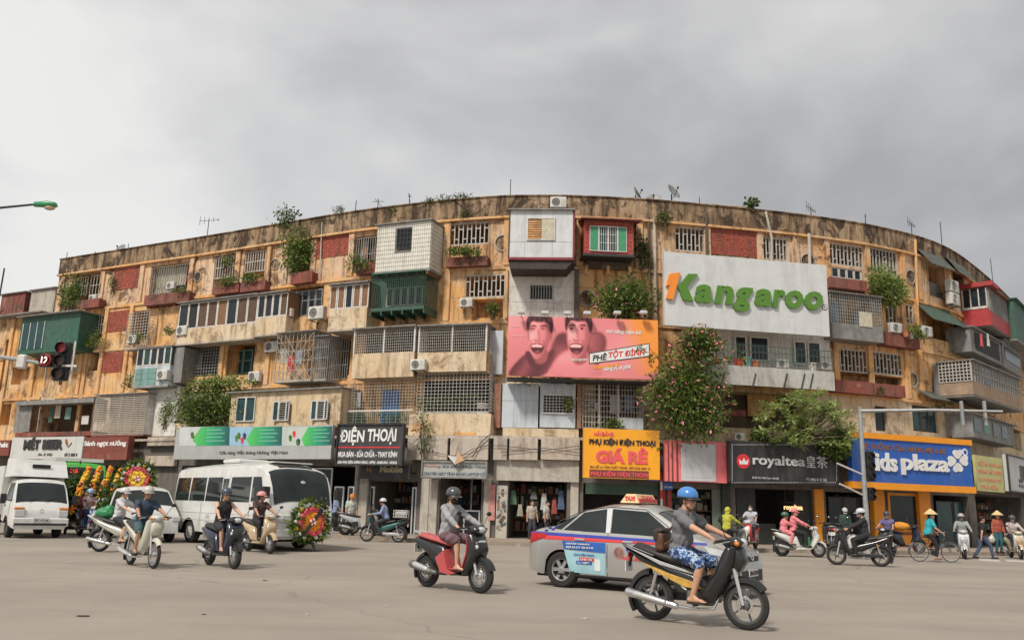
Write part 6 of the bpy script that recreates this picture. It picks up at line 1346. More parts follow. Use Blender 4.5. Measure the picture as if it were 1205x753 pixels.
for tx_, x, z, w_, h_, m in (('GIẢM NGAY', -.88, .78, .5, .035, S_WHITE), ('GỌI LÀ CÓ XE ĐÓN', -.85, .715, .55, .05, S_WHITE), ('CHUYỂN NHÀ', -.76, .60, .42, .035, ADB), ('CHỈ TỪ', -.71, .517, .24, .04, S_WHITE), ('11 VIỆT', -.76, .455, .24, .04, S_WHITE), ('ABAO NAM', .30, .72, .56, .10, TBLUE), ('024.32.53', .24, .575, .52, .055, TRED)):
    vtext(tx, tx_, w_, h_, (x, wy(x, z)-(.008 if x < -.3 else 0), z), R_(-3 if x > .2 else 0), m, .003, .04, .25 if m is TBLUE else 0)
r_ = MB().lathe([(.1, 0), (.1, .004), (.085, .004), (.085, 0)], (-.08, wy(-.08, .66)+.006, .66), (0, -1, 0), 18); r_.b(-.13, -.03, wy(0, .66), wy(0, .66)+.006, .655, .665).b(-.085, -.075, wy(0, .66), wy(0, .66)+.006, .61, .71); r_.build('door_emblem', mat('faint_red', (.40, .22, .2), .5), tx)
# checker on the rear quarter
q = MB(); 
for i in range(4):
    for k in range(2):
        if (i+k) % 2 == 0: x = -1.62+i*.07; z = .97+k*.035+i*.012; y = -(sh.W(x, z)+.005); q.b(x, x+.065, y-.002, y+.004, z, z+.034)
q.build('checker', TBLUE, tx, kind='stuff')

# ---- white minibus
def place(px, py, th, x, y):
    """put the local point (x,y) of a vehicle on the ground seen at px,py"""
    g = G(px, py); f = Vector((math.cos(th), math.sin(th), 0)); l = Vector((-f.y, f.x, 0)); return g-f*x-l*y
WHT = paint('white', (.66, .66, .64), .35); th = R_(-47)
bs = thing('minibus', 'white minibus with dark windows carrying a round funeral wreath on its nose', 'bus', place(222, 638, th, -1.98, -1.01), th); bs.scale = (1.13, 1.1, .96)
sh = Shell([(-3.2, .9), (-3.19, 1.6), (-3.14, 2.3), (-3.02, 2.52), (-2.8, 2.62), (-1, 2.7), (1, 2.72), (2.0, 2.68), (2.5, 2.56), (2.72, 2.40), (2.9, 2.05), (3.03, 1.6), (3.08, 1.42), (3.15, 1.2), (3.19, .8), (3.2, .5), (3.2, .42)], [(-3.2, .5), (-2.6, .42), (3.2, .36)], 1.0, [(.3, .97), (.6, 1.0), (1.3, 1.0), (2.0, .965), (2.45, .93), (2.75, .86)], [(-3.2, .86), (-3.1, .95), (-2.8, 1), (2.3, 1), (2.8, .97), (3.05, .91), (3.2, .84)], [(-1.75, .38, .46), (1.6, .38, .46)], .16)
sh.build(bs, WHT); MB().b(-3.0, 3.0, -.75, .75, .28, .8).build('underbody', UNDER, bs)
for x in (-1.75, 1.6):
    for y in (-.84, .84): wheel(bs, x, y, .375, .22, 8, WHT)
for sd_ in (-1, 1):
    for a, b in ((-2.95, -1.92), (-1.86, -.82), (-.76, .22), (.74, 1.95)): sh.pane('side_window', bs, VGL, [(a, 1.42), (b, 1.42)], [(a+.03, 2.2), (b-.02, 2.2)], sd_, .008, 6)
    sh.pane('door', bs, WHT, [(.27, .55), (.68, .55)], [(.27, 2.28), (.68, 2.28)], sd_, .02, 4, .02); 
    for a in (.31, .49): sh.pane('door_pane', bs, VGL, [(a, 1.25), (a+.15, 1.25)], [(a, 2.15), (a+.15, 2.15)], sd_, .028, 2)
    for z in (1.02, .78): sh.pane('body_crease', bs, mat('crease_grey', (.4, .4, .39), .5), [(-3.0, z), (2.6, z)], [(-3.0, z+.018), (2.6, z+.018)], sd_, .006, 20, .006)
    for a in (-2.9, -1.0, 2.0): sh.pane('panel_seam', bs, RUB, [(a, .6), (a+.014, .6)], [(a, 1.38), (a+.014, 1.38)], sd_, .003, 1, .004)
    sh.pane('fuel_flap', bs, mat('crease_grey', (.4, .4, .39), .5), [(-.6, .85), (-.35, .85)], [(-.6, .98), (-.35, .98)], sd_, .006, 2, .006)
    sh.pane('corner_window', bs, VGL, [(2.05, 1.45), (2.72, 1.45)], [(2.02, 2.2), (2.45, 2.2)], sd_, .008, 5)
    mb = MB().bv(2.98, 3.1, *sorted((sd_*1.0, sd_*1.2)), 1.55, 1.9, .02); mb.bar((2.8, sd_*.95, 1.75), (3.02, sd_*1.08, 1.75), .02); mb.build('wing_mirror', RUB, bs); MB().lathe([(.13, 0), (.13, .05), (.001, .07)], (3.13, sd_*.58, .95), (1, 0, .05), 16).build('head_lamp', LAMP, bs)
    MB().bv(3.1, 3.21, *sorted((sd_*.35, sd_*.8)), .84, 1.08, .02).build('lamp_housing', WHT, bs); MB().lathe([(.09, 0), (.09, .03), (.001, .05)], (3.2, sd_*.68, .96), (1, 0, .05), 14).build('lamp_lens', LAMP, bs)
sh.patch('windscreen', bs, VGL, 2.62, 3.06, -.93, .93, .015, 10, 10); MB().bv(3.12, 3.28, -.9, .9, .42, .66, .03).build('bumper', WHT, bs); MB().b(3.19, 3.215, -.3, .3, .9, 1.02).build('grille', RUB, bs); MB().b(3.28, 3.30, -.23, .23, .48, .6).build('number_plate', PLATE, bs)
MB().b(2.0, 2.4, -.6, .6, 2.66, 2.70).build('roof_hatch', WHT, bs); q = MB().bv(-.9, .1, -.5, .5, 2.7, 2.84, .04); q.build('roof_vent', WHT, bs); sh.patch('roof_scoop', bs, RUB, 2.44, 2.56, -.55, .55, .012, 3, 8)
MB().b(3.0, 3.02, .2, .75, 1.5, 1.62).build('windscreen_card', mat('card_cream', (.6, .56, .4), .6), bs); MB().ell((2.9, 0.05, 1.95), (.02, .12, .17), 8, 6).build('windscreen_tag', mat('tag_green', (.45, .62, .5), .6), bs)
# ---- wreaths
FLW = {k: mat('flower_'+k, c, .7, .25, 22, coords='obj') for k, c in (('pink', (.72, .09, .13)), ('orange', (.82, .28, .015)), ('yellow', (.80, .50, .04)), ('white', (.70, .68, .60)), ('red', (.5, .03, .04)))}
def wreath(label, loc, rz, R, ring, core, ribbon=True, lean=0., leg=-.1):
    t = thing('flower_wreath', label, 'wreath', loc, rz, 'funeral flower wreaths'); t.rotation_euler = (0, lean, rz); rs = random.Random(int(R*1000+loc[0]*10))
    n = 700; C = [(.0, R*1.12*math.cos(g), R+R*1.12*math.sin(g), .12, .24*R/.5, .24*R/.5) for g in np.linspace(0, 6.28, 14)[:-1]]; foliage('foliage', t, *leaves(C, n, .2, (0, 2, 0, 1), 5, 0, .4))
    for i in range(16):
        g = 6.283*i/16; MB().ell((.06+rs.uniform(-.02, .03), R*1.2*math.cos(g), R+R*1.2*math.sin(g)), (.05, .07, .07), 6, 4).build('bloom', FLW['white'] if i % 3 else FLW['yellow'], t)
    q = MB()
    def dab(rr, m, cnt, sz, wob):
        for i in range(cnt):
            g = 6.283*i/cnt+rs.uniform(-.1, .1); r = rr*R+rs.uniform(-wob, wob); q.ell((.1+rs.uniform(0, .04), r*math.cos(g), R+r*math.sin(g)), (.05, sz, sz), 6, 4, None, m)
    q.lathe([(R*.98, 0), (R*.95, .1), (R*.1, .12), (.001, .12)], (0, 0, R), (1, 0, 0), 28, 0); dab(.92, 0, 34, .06, .02); dab(.8, 0, 28, .06, .02); dab(.6, 1, 22, .07, .03); dab(.42, 1, 16, .07, .03); dab(.2, 1, 8, .07, .03); q.build('flower_disc', [ring, core], t, smooth=60)
    for i in range(9): g = 6.283*i/9; MB().ell((.17, .14*R*2*math.cos(g)*.6, R+.14*R*2*math.sin(g)*.6), (.04, .05, .05), 6, 4).build('bloom', FLW['red'] if i % 2 else FLW['white'], t)
    if ribbon: MB().b(.17, .185, -R*1.15, R*1.15, -.055, .055).tf(Matrix.Translation((0, 0, R)) @ Matrix.Rotation(R_(52), 4, 'X')).build('ribbon', S_BLACK, t)
    for y in (-.25, .25): MB().tube([(-.05, y*R*2, leg), (-.02, y*R*.5, R*1.6)], .02, 5).build('stand_leg', BARK, t)
    return t
f2 = Vector((math.cos(th), math.sin(th), 0)); l2 = Vector((-f2.y, f2.x, 0))
wreath('round orange and pink wreath with black ribbon tied on the nose of the white minibus', bs.location+f2*3.75+l2*.12+Vector((0, 0, .45)), th, .40, FLW['pink'], FLW['orange'])
# ---- light truck
th = R_(-50)
tk = thing('light_truck', 'white light truck with a raised box body behind the cab', 'truck', place(9, 632, th, 1.1, -.72), th)
sh = Shell([(.35, 1.2), (.36, 1.85), (.45, 1.95), (.9, 1.98), (1.25, 1.92), (1.5, 1.66), (1.78, 1.22), (1.86, 1.1), (1.98, .9), (2.02, .6), (2.03, .38)], [(.35, .55), (1.6, .4), (2.03, .3)], .87, [(.25, .96), (.6, 1.0), (1.1, .99), (1.6, .90), (1.95, .82)], [(.35, 1), (1.5, 1), (1.85, .96), (2.03, .88)], [(1.1, .32, .4)], .07, 50)
sh.build(tk, WHT, name='cab'); sh.patch('windscreen', tk, VGL, 1.36, 1.80, -.93, .93, .012)
for sd_ in (-1, 1):
    sh.pane('side_window', tk, VGL, [(.55, 1.2), (1.6, 1.18)], [(.55, 1.78), (1.25, 1.78)], sd_); wheel(tk, 1.1, sd_*.72, .31, .2, 6, RIMD); wheel(tk, -1.5, sd_*.7, .31, .24, 6, RIMD)
    MB().bv(1.9, 2.03, *sorted((sd_*.5, sd_*.8)), .70, .92, .02).build('head_lamp', LAMP, tk); MB().bv(1.88, 2.02, *sorted((sd_*.52, sd_*.81)), .925, 1.0, .015).build('indicator', LAMPO, tk); MB().bv(2.0, 2.06, *sorted((sd_*.52, sd_*.76)), .5, .58, .01).build('fog_lamp', LAMP, tk)
    mb = MB().bv(1.45, 1.52, *sorted((sd_*1.0, sd_*1.18)), 1.1, 1.42, .02); mb.bar((1.5, sd_*.85, 1.2), (1.5, sd_*1.02, 1.22), .02); mb.build('wing_mirror', RUB, tk)
MB().bv(1.97, 2.08, -.84, .84, .38, .66, .03).build('bumper', WHT, tk); MB().b(2.081, 2.10, -.24, .24, .52, .66).build('number_plate', PLATE, tk); vtext(tk, '29C 412.06', .42, .07, (2.104, 0, .59), R_(90), S_BLACK); MB().b(2.081, 2.09, -.78, .78, .42, .49).build('lower_grille', RUB, tk); MB().lathe([(.06, 0), (.07, .012), (.055, .02), (.045, 0)], (1.97, 0, .88), (1, 0, .2), 14).build('badge', CHR, tk)
MB().b(-2.4, 1.9, -.45, .45, .4, .62).build('chassis', UNDER, tk); q = MB().add([(-2.6, -.95, .72), (.25, -.95, .72), (.25, .95, .72), (-2.6, .95, .72), (-2.6, -.95, 2.35), (.2, -.95, 2.35), (.2, .95, 2.35), (-2.6, .95, 2.35)], [(0, 3, 2, 1), (4, 5, 6, 7), (0, 1, 5, 4), (1, 2, 6, 5), (2, 3, 7, 6), (3, 0, 4, 7)]); q.build('box_body', WHT, tk)
q = MB(); P = [(.25, .95, 1.95), (.25, .95, 2.35), (1.2, .86, 1.985), (.95, .86, 2.45), (.3, .93, 2.58)]
q.add([(.26, -.93, 1.97), (1.22, -.84, 2.0), (.9, -.8, 2.46), (.26, -.9, 2.6), (.26, .93, 1.97), (1.22, .84, 2.0), (.9, .8, 2.46), (.26, .9, 2.6)], [(0, 1, 2, 3), (7, 6, 5, 4), (1, 5, 6, 2), (2, 6, 7, 3), (0, 4, 5, 1), (0, 3, 7, 4)]); q.build('wind_deflector', WHT, tk); MB().b(1.0, 1.03, -.28, .28, 2.3, 2.42).tf(Matrix.Translation((.03, 0, 0))).build('deflector_slot', RUB, tk)
for sd_ in (-1, 1):
    for a in (.5, 1.42): sh.pane('door_seam', tk, RUB, [(a, .62), (a+.014, .62)], [(a, 1.15), (a+.014, 1.15)], sd_, .003, 1, .004)
    sh.pane('door_handle', tk, RUB, [(.6, 1.02), (.78, 1.02)], [(.6, 1.06), (.78, 1.06)], sd_, .02, 2, .02)
for y in (-.4, .1): MB().bar((1.84, y, 1.2), (1.7, y+.45, 1.33), .012).build('wiper', RUB, tk)
# ---- green city bus behind
GRB = paint('bus_green', (.07, .42, .06), .4); th = R_(-54)
gb = thing('city_bus', 'green city bus with white roof behind the white truck', 'bus', place(86, 623, th, 3.9, 0), th)
sh = Shell([(-4, .5), (-3.98, 2.7), (-3.8, 2.85), (3.3, 2.85), (3.6, 2.75), (3.78, 2.3), (3.9, 1.3), (3.95, .8), (3.96, .35)], [(-4, .4), (3.96, .32)], 1.12, [(.3, .98), (.6, 1), (1.3, 1), (2.85, .93)], [(-4, .95), (-3.7, 1), (3.3, 1), (3.96, .93)], [(2.4, .42, .5), (-2.3, .42, .5)], .12, 60)
sh.build(gb, GRB); sh.patch('windscreen', gb, VGL, 3.66, 3.89, -.92, .92, .012); MB().b(-3.7, 3.4, -.95, .95, 2.852, 3.0).build('roof_pod', WHT, gb); MB().b(3.72, 3.80, -.55, .1, 2.35, 2.55).build('display', RUB, gb); vtext(gb, '35', .3, .17, (3.81, -.25, 2.45), R_(90), mat('led_red', (.9, .05, .04), .5, 0, emit=.8), .003, .03)
for sd_ in (-1, 1):
    for k in range(6): sh.pane('side_window', gb, VGL, [(-3.5+k*1.13, 1.35), (-2.45+k*1.13, 1.35)], [(-3.5+k*1.13, 2.45), (-2.45+k*1.13, 2.45)], sd_, .008, 3)
    wheel(gb, 2.4, sd_*.98, .42, .25, 8); wheel(gb, -2.3, sd_*.98, .42, .25, 8); MB().bv(3.9, 3.98, *sorted((sd_*.6, sd_*.95)), .65, .85, .02).build('head_lamp', LAMP, gb)
MB().b(-3.6, 3.6, -.8, .8, .3, .8).build('underbody', UNDER, gb)
# ---- flower pickup
th = R_(-50)
fl = thing('flower_pickup', 'white pickup with flower wreaths standing on its open bed', 'truck', place(170, 637, th, 1.2, 0), th)
sh = Shell([(-.3, .9), (-.28, 1.6), (-.15, 1.74), (.6, 1.78), (.95, 1.70), (1.5, 1.15), (1.75, 1.05), (2.0, .95), (2.12, .75), (2.16, .5), (2.17, .35)], [(-.3, .45), (2.17, .3)], .84, [(.25, .95), (.6, 1), (1.05, .98), (1.4, .90), (1.75, .80)], [(-.3, 1), (1.5, .98), (2.0, .90), (2.17, .84)], [(1.35, .32, .4)], .06, 50)
sh.build(fl, WHT, name='cab'); sh.patch('windscreen', fl, VGL, 1.0, 1.46, -.92, .92, .012)
for sd_ in (-1, 1):
    sh.pane('side_window', fl, VGL, [(-.1, 1.08), (1.35, 1.06)], [(-.05, 1.6), (.85, 1.6)], sd_); wheel(fl, 1.35, sd_*.72, .31, .2, 6); wheel(fl, -1.5, sd_*.72, .31, .2, 6); MB().bv(2.05, 2.16, *sorted((sd_*.5, sd_*.76)), .68, .84, .02).build('head_lamp', LAMP, fl)
MB().b(-2.4, -.32, -.84, .84, .55, .62).b(-2.4, -.32, -.84, -.78, .62, 1.0).b(-2.4, -.32, .78, .84, .62, 1.0).b(-2.4, -2.34, -.78, .78, .62, 1.0).build('bed', WHT, fl); MB().b(-2.2, 2.0, -.5, .5, .3, .54).build('underbody', UNDER, fl); MB().b(2.17, 2.19, -.23, .23, .5, .6).build('number_plate', PLATE, fl)
f2 = Vector((math.cos(th), math.sin(th), 0)); l2 = Vector((-f2.y, f2.x, 0)); bed = fl.location+Vector((0, 0, .64))
q_ = bed-f2*.9; wreath('pink ringed round wreath standing highest on the flower pickup', G(160, 624)+Vector((.0, .6, 1.95)) if False else bed-f2*.75+l2*.12+Vector((0, 0, 1.0)), R_(-66), .40, FLW['pink'], FLW['yellow'], False, leg=-1.0)
dk = foliage('greenery', fl, *leaves([(-1.3, y, 1.3, .5, .4, .5) for y in (-.5, 0, .5)], 900, .22, (0, 2, 2), 3))
# slanting flower sheaves on a second low trailer beside the pickup
th2 = R_(-62); base = G(106, 628.5); tr = thing('flower_cart', 'low cart with a rack for slanting flower sheaves beside the flower pickup', 'cart', base, th2)
MB().bv(-.7, .5, -1.15, 1.15, .35, .45, .02).build('platform', WOOD, tr); MB().bv(-.5, -.44, -1.15, 1.15, .45, 1.7, .01).build('rack', BARK, tr)
for y in (-.85, .85): wheel(tr, -.1, y, .28, .1, 6, RIMD)
foliage('greenery', tr, *leaves([(-.25, y, 1.35+.2*(k % 2), .25, .4, .95) for k, y in enumerate((-1.0, -.5, 0, .5, 1.0))], 1500, .22, (0, 2, 2), 9))
for k in range(4):
    y = -.55+k*.37; t = thing('flower_sheaf', 'slanting orange and yellow flower sheaf, %s' % ['nearest the green city bus', 'second from the green city bus', 'third from the green city bus', 'beside the pink ringed wreath'][k], 'flowers', base+Vector((math.cos(th2)*.32-math.sin(th2)*y, math.sin(th2)*.32+math.cos(th2)*y, .5)), th2, 'flower sheaves on the cart'); rs = random.Random(k); q = MB()
    for i in range(150):
        u = rs.random(); a = rs.uniform(-1, 1); q.ell((.08+.06*(1-a*a)+rs.uniform(0, .04), -.2+.42*u+a*.105*(1-abs(u-.5)), .25+u*1.75-a*.06), (.05, .055, .055), 6, 4, None, (0 if math.sin(u*14-a*1.5) > 0 else 1) if rs.random() > .12 else 2)
    q.build('blooms', [FLW['orange'], FLW['yellow'], FLW['pink']], t, smooth=60, kind='stuff'); MB().tube([(0, -.26, 0), (.02, .26, 2.05)], [.05, .03], 6).build('stalk', LF[2], t)
    for u in (.3, .62): MB().b(.19, .2, -.17, .17, -.04, .04).tf(Matrix.Translation((0, -.2+.42*u, .25+u*1.75)) @ Matrix.Rotation(R_(30), 4, 'X')).build('ribbon', S_BLACK, t)
# ------------------------------------------------------------------ people (continuous bodies, grown from limbs and fused)
SKIN = {k: mat('skin_'+k, c, .55, .08, 12, coords='obj') for k, c in (('a', (.52, .29, .185)), ('b', (.44, .235, .15)), ('c', (.58, .34, .23)))}
HAIR = mat('hair_black', (.015, .012, .010), .6, .3, 30, coords='obj'); EYE = mat('eye_dark', (.02, .015, .012), .3, .1); LIP = mat('lip', (.38, .13, .10), .5, .1)
def cloth(name, col, var=.14): return mat('cloth_'+name, col, .88, var, 9, bump=.25, coords='obj')
PENDING = []
def fuse(name, mb, m, parent, vox, it=2):
    o = mb.build(name, m, parent); md = o.modifiers.new('r', 'REMESH'); md.mode = 'VOXEL'; md.voxel_size = vox; md.use_smooth_shade = True
    if it: sm = o.modifiers.new('s', 'SMOOTH'); sm.iterations = it; sm.factor = .5
    PENDING.append(o); return o
def ik(a, c, l1, l2, pole):
    a = Vector(a); c = Vector(c); d = c-a; L_ = min(d.length, (l1+l2)*.995); u = d.normalized(); x = (l1*l1-l2*l2+L_*L_)/(2*L_); h = math.sqrt(max(0, l1*l1-x*x)); p = Vector(pole); p = (p-u*p.dot(u)).normalized()
    return a+u*x+p*h, a+u*L_
def person(label, loc, rz, hip, spine, hands, feet, skin='a', shirt=None, sleeve='short', pants=None, leg='long', shoes=None, head=(0, 0), hat=None, mask=None, hair=True, vox=.02, k=1.0, elbow=(-.3, 0, -.7), knee=None, group=None, scale=1.0, glasses=False, female=False, pole_l=None, pole_r=None):
    """local frame: x forward, y left, z up; hip/hands/feet are joint positions, spine the trunk direction"""
    t = thing('person', label, 'person', loc, rz, group, scale); S = SKIN[skin]; hip = Vector(hip); sp = Vector(spine).normalized(); y = Vector((0, 1, 0)); fw = y.cross(sp).normalized()
    bm = MB(); sm = MB(); pm = MB(); g = .95 if female else 1.0
    Mx = Matrix((fw, y, sp)).transposed(); E = lambda mb, p, r, e=0.: mb.ell(p, (r[0]+e, r[1]+e, r[2]+e), 14, 9, Mx)
    sh = hip+sp*.45*k; nk = sh+sp*.045*k+fw*.015; chest = hip+sp*.33*k+fw*.01; belly = hip+sp*.15*k+fw*.015
    hp = head[1]; hy = head[0]; hd = nk+sp*.03+Vector((.035, 0, .108))
    Rh = Matrix.Rotation(hy, 3, 'Z') @ Matrix.Rotation(hp, 3, 'Y'); H = lambda p: hd+Rh @ Vector(p)
    for mb, e in ((bm, 0.), (sm, .022)):
        E(mb, chest, (.118*g, .172*g, .18*k), e); E(mb, belly, (.112*g, .152*g, .16*k), e); E(mb, hip+sp*.03, (.115, .16, .12), e); E(mb, sh-sp*.045, (.085, .18*g, .068), e)
    bm.cap(sh-sp*.02, hd-Vector((.02, 0, .05)), .066*g, .055*g, 10)
    # head: cranium, face, jaw, nose, ears
    bm.ell(H((-.012, 0, .03)), (.094, .076, .098), 14, 10, Rh); bm.ell(H((.026, 0, -.035)), (.066, .062, .085), 12, 8, Rh); bm.ell(H((.05, 0, -.088)), (.034, .036, .03), 8, 6, Rh)
    bm.cap(H((.085, 0, .012)), H((.104, 0, -.024)), .010, .015, 8); bm.ell(H((.09, 0, -.062)), (.012, .024, .010), 8, 6, Rh)
    for s in (-1, 1):
        bm.ell(H((-.008, s*.078, -.012)), (.022, .011, .033), 8, 6, Rh)
        shd = sh+y*s*.165*g*k; hnd = Vector(hands[0 if s > 0 else 1]); el, wr = ik(shd, hnd, .27*k, .25*k, (elbow[0], s*abs(elbow[1] or .45), elbow[2]))
        bm.cap(shd, el, .052*g, .042*g, 10); bm.cap(el, wr, .043*g, .029*g, 10)
        # hand: palm, four curled fingers, thumb
        d = (wr-el).normalized(); side = d.cross(Vector((0, 0, 1))); side = side.normalized() if side.length > .1 else y; dn = d.cross(side).normalized(); dn = dn if dn.z < 0 else -dn
        side = d.cross(dn); pc = wr+d*.045; bm.ell(pc, (.048, .04, .019), 8, 6, Matrix((d, side, dn)).transposed())
        fr = .0095 if vox < .015 else .012
        for q in range(4):
            b0 = wr+d*.082+side*(.03-.02*q); ln = (.036, .042, .040, .031)[q]; b1 = b0+d*ln*.7+dn*ln*.55; b2 = b1+dn*ln*.85-d*ln*.25; bm.cap(b0, b1, fr, fr*.92, 6); bm.cap(b1, b2, fr*.92, fr*.8, 6)
        tb = wr+d*.03-side*s*.03*(1 if side.y*s < 0 else -1); tb2 = tb+d*.04+dn*.03-side*s*.012*(1 if side.y*s < 0 else -1); bm.cap(wr+d*.02, tb, .015, .013, 6); bm.cap(tb, tb2, .012, .009, 6)
        e = .018
        if sleeve == 'long': sm.cap(shd, el, .047*g+e+.004, .04+e, 10); sm.cap(el, wr-d*.01, .04+e, .03+e*.8, 10)
        elif sleeve == 'short': sm.cap(shd, shd+(el-shd)*.72, .05*g+e+.004, .046+e+.006, 10)
        elif sleeve == 'none': sm.cap(shd-y*s*.03, shd-y*s*.02+sp*.0, .05, .05, 8)
        hj = hip+y*s*.085; ft = Vector(feet[0 if s > 0 else 1]); kp = (pole_l if s > 0 else pole_r) or knee or (1, s*.25, .4); kn, an = ik(hj, ft+Vector((0, 0, .07)), .42*k, .40*k, kp)
        bm.cap(hj, kn, .082*g, .054*g, 12); bm.cap(kn, kn+(an-kn)*.35-fw*.01, .052*g, .052*g, 10); bm.cap(kn+(an-kn)*.3, an, .050*g, .034*g, 10)
        fd = Vector((1, s*.12, 0)).normalized(); bm.cap(an-fd*.04-Vector((0, 0, .035)), an+fd*.13-Vector((0, 0, .045)), .034, .026, 8); bm.cap(an, an+fd*.08-Vector((0, 0, .04)), .036, .03, 8)
        if vox < .015:
            for q in range(5): a = an+fd*.14+Vector((0, (q-2)*.016, -.05)); bm.cap(a, a+fd*(.05-.006*abs(q-1.5)), .010, .009, 6)
        E(pm, hip+sp*.0, (.115, .16, .115), .006); pm.cap(hj, kn if leg != 'short' else hj+(kn-hj)*.92, .098*g, (.072 if leg != 'short' else .088), 12)
        if leg == 'long': pm.cap(kn, an+(kn-an)*.08, .072, .056, 12)
        if shoes:
            so = MB().cap(an-fd*.045-Vector((0, 0, .03)), an+fd*.16-Vector((0, 0, .042)), .043, .036, 10).b(0, .001, 0, .001, 0, .001) if False else MB().cap(an-fd*.045-Vector((0, 0, .03)), an+fd*.16-Vector((0, 0, .042)), .043, .036, 10); so.build('shoe', shoes, t, smooth=60)
        else:
            so = MB(); c = an+fd*.055-Vector((0, 0, .083)); w2 = fd.cross(Vector((0, 0, 1))); n = 14
            ol = [c+fd*(.135*math.cos(6.283*i/n))+w2*((.042+.008*math.cos(6.283*i/n))*math.sin(6.283*i/n)) for i in range(n)]; so.add([tuple(p) for p in ol]+[tuple(p+Vector((0, 0, .018))) for p in ol], [tuple(range(n-1, -1, -1)), tuple(range(n, 2*n))]+[(i, (i+1) % n, n+(i+1) % n, n+i) for i in range(n)]); so.build('sandal', RUB, t); top = an-Vector((0, 0, .012)); MB().tube([tuple(c+fd*.05+w2*.045), tuple(top+fd*.075), tuple(c+fd*.05-w2*.045)], .009, 5).tube([tuple(top+fd*.075), tuple(c+fd*.12+Vector((0, 0, .03)))], .007, 5).build('sandal_strap', RUB, t)
    if sleeve == 'poncho': E(sm, hip+sp*.12+fw*.05, (.20, .24, .22), 0); E(sm, hip+sp*.3, (.16, .22, .2), 0)
    fuse('body', bm, S, t, vox)
    if shirt is not None and sleeve in ('short', 'long'): MB().lathe([(.085, -.02), (.092, .0), (.082, .028), (.07, .03), (.072, -.01)], sh+sp*.035+fw*.01, sp+fw*.35, 16, closed=True).build('collar', shirt, t, smooth=60)
    if shirt is not None: fuse('shirt', sm, shirt, t, vox*1.15, 3)
    if pants is not None: fuse('trousers' if leg == 'long' else 'shorts', pm, pants, t, vox*1.2, 3)
    # features
    for s in (-1, 1):
        MB().ell(H((.079, s*.029, .006)), (.010, .0145, .0085), 8, 5, Rh).build('eye', EYE, t); MB().cap(H((.083, s*.014, .027)), H((.078, s*.044, .026)), .006, .004, 6).build('eyebrow', HAIR, t)
    if not mask: MB().cap(H((.0985, -.018, -.062)), H((.0985, .018, -.062)), .0055, .0055, 6).build('mouth', LIP, t)
    else: fuse('mask', MB().ell(H((.045, 0, -.055)), (.068, .072, .060), 12, 8, Rh), mask, t, .012, 1)
    if glasses:
        q = MB()
        for s in (-1, 1): q.lathe([(.024, 0), (.024, .004), (.020, .004), (.020, 0)], H((.098, s*.032, .004)), Rh @ Vector((1, 0, 0)), 14, closed=True); q.tube([H((.098, s*.056, .008)), H((.0, s*.086, .0))], .0025, 4)
        q.tube([H((.1, -.008, .006)), H((.1, .008, .006))], .003, 4); q.build('glasses', RUB, t)
    if hair:
        q = MB().ell(H((-.022, 0, .045)), (.097, .085, .095), 14, 9, Rh)
        if female: q.ell(H((-.075, 0, -.06)), (.045, .07, .10), 10, 7, Rh)
        else: q.ell(H((-.06, 0, -.01)), (.055, .074, .06), 10, 7, Rh)
        fuse('hair', q, HAIR, t, .012, 1)
    if hat:
        kind, hm = hat
        if kind in ('helmet', 'cap_helmet', 'cap'):
            r = 1.0 if kind != 'cap' else .9
            prof = [(.122*r, -.005), (.128*r, .03), (.118*r, .075), (.085*r, .115), (.04*r, .135), (.001, .139)]
            q = MB().lathe(prof, (0, 0, 0), (0, 0, 1), 20); q.tf(Matrix.Translation(H((-.012, 0, .035))) @ Rh.to_4x4() @ Matrix.Diagonal((1.08, .95, 1.0, 1))); o = q.build('helmet' if kind != 'cap' else 'cap', hm, t, smooth=50)
            n = 9; P = []
            for i in range(n):
                a = R_(-62+124*i/(n-1)); P.append((.125*r*1.08*math.cos(a), .125*.95*r*math.sin(a), .0)); 
            ln = .055 if kind == 'helmet' else .08; V = P+[(p[0]+ln*math.cos(R_(-62+124*i/(n-1)))**1.5, p[1]*1.02, -.018) for i, p in enumerate(P)]; V = V+[(a, b, c-.006) for a, b, c in V]
            F = [(i, n+i, n+i+1, i+1) for i in range(n-1)]+[(2*n+i+1, 3*n+i+1, 3*n+i, 2*n+i) for i in range(n-1)]+[(n+i, 3*n+i, 3*n+i+1, n+i+1) for i in range(n-1)]
            MB().add(V, F).tf(Matrix.Translation(H((-.012, 0, .037))) @ Rh.to_4x4()).build('brim', hm if kind != 'helmet' else RUB, o, smooth=50)
            if kind != 'cap': MB().tube([H((-.0, .088, .02)), H((.02, .078, -.07)), H((.045, .0, -.125)), H((.02, -.078, -.07)), H((-.0, -.088, .02))], .006, 5).build('chin_strap', RUB, o); MB().lathe([(.124, -.012), (.131, -.004), (.131, .008), (.124, .012)], (0, 0, 0), (0, 0, 1), 20).tf(Matrix.Translation(H((-.012, 0, .032))) @ Rh.to_4x4() @ Matrix.Diagonal((1.08, .95, 1.0, 1))).build('helmet_rim', RUB, o)
        elif kind == 'cone':
            q = MB().lathe([(.235, 0), (.16, .07), (.08, .14), (.012, .195), (.001, .198)], (0, 0, 0), (0, 0, 1), 24); k0 = len(q.v); q.lathe([(.232, -.004), (.08, .13), (.001, .18)], (0, 0, 0), (0, 0, 1), 24); q.tf(Matrix.Translation(H((-.01, 0, .045))) @ Rh.to_4x4()); q.build('conical_hat', hm, t, smooth=60)
        elif kind == 'hood':
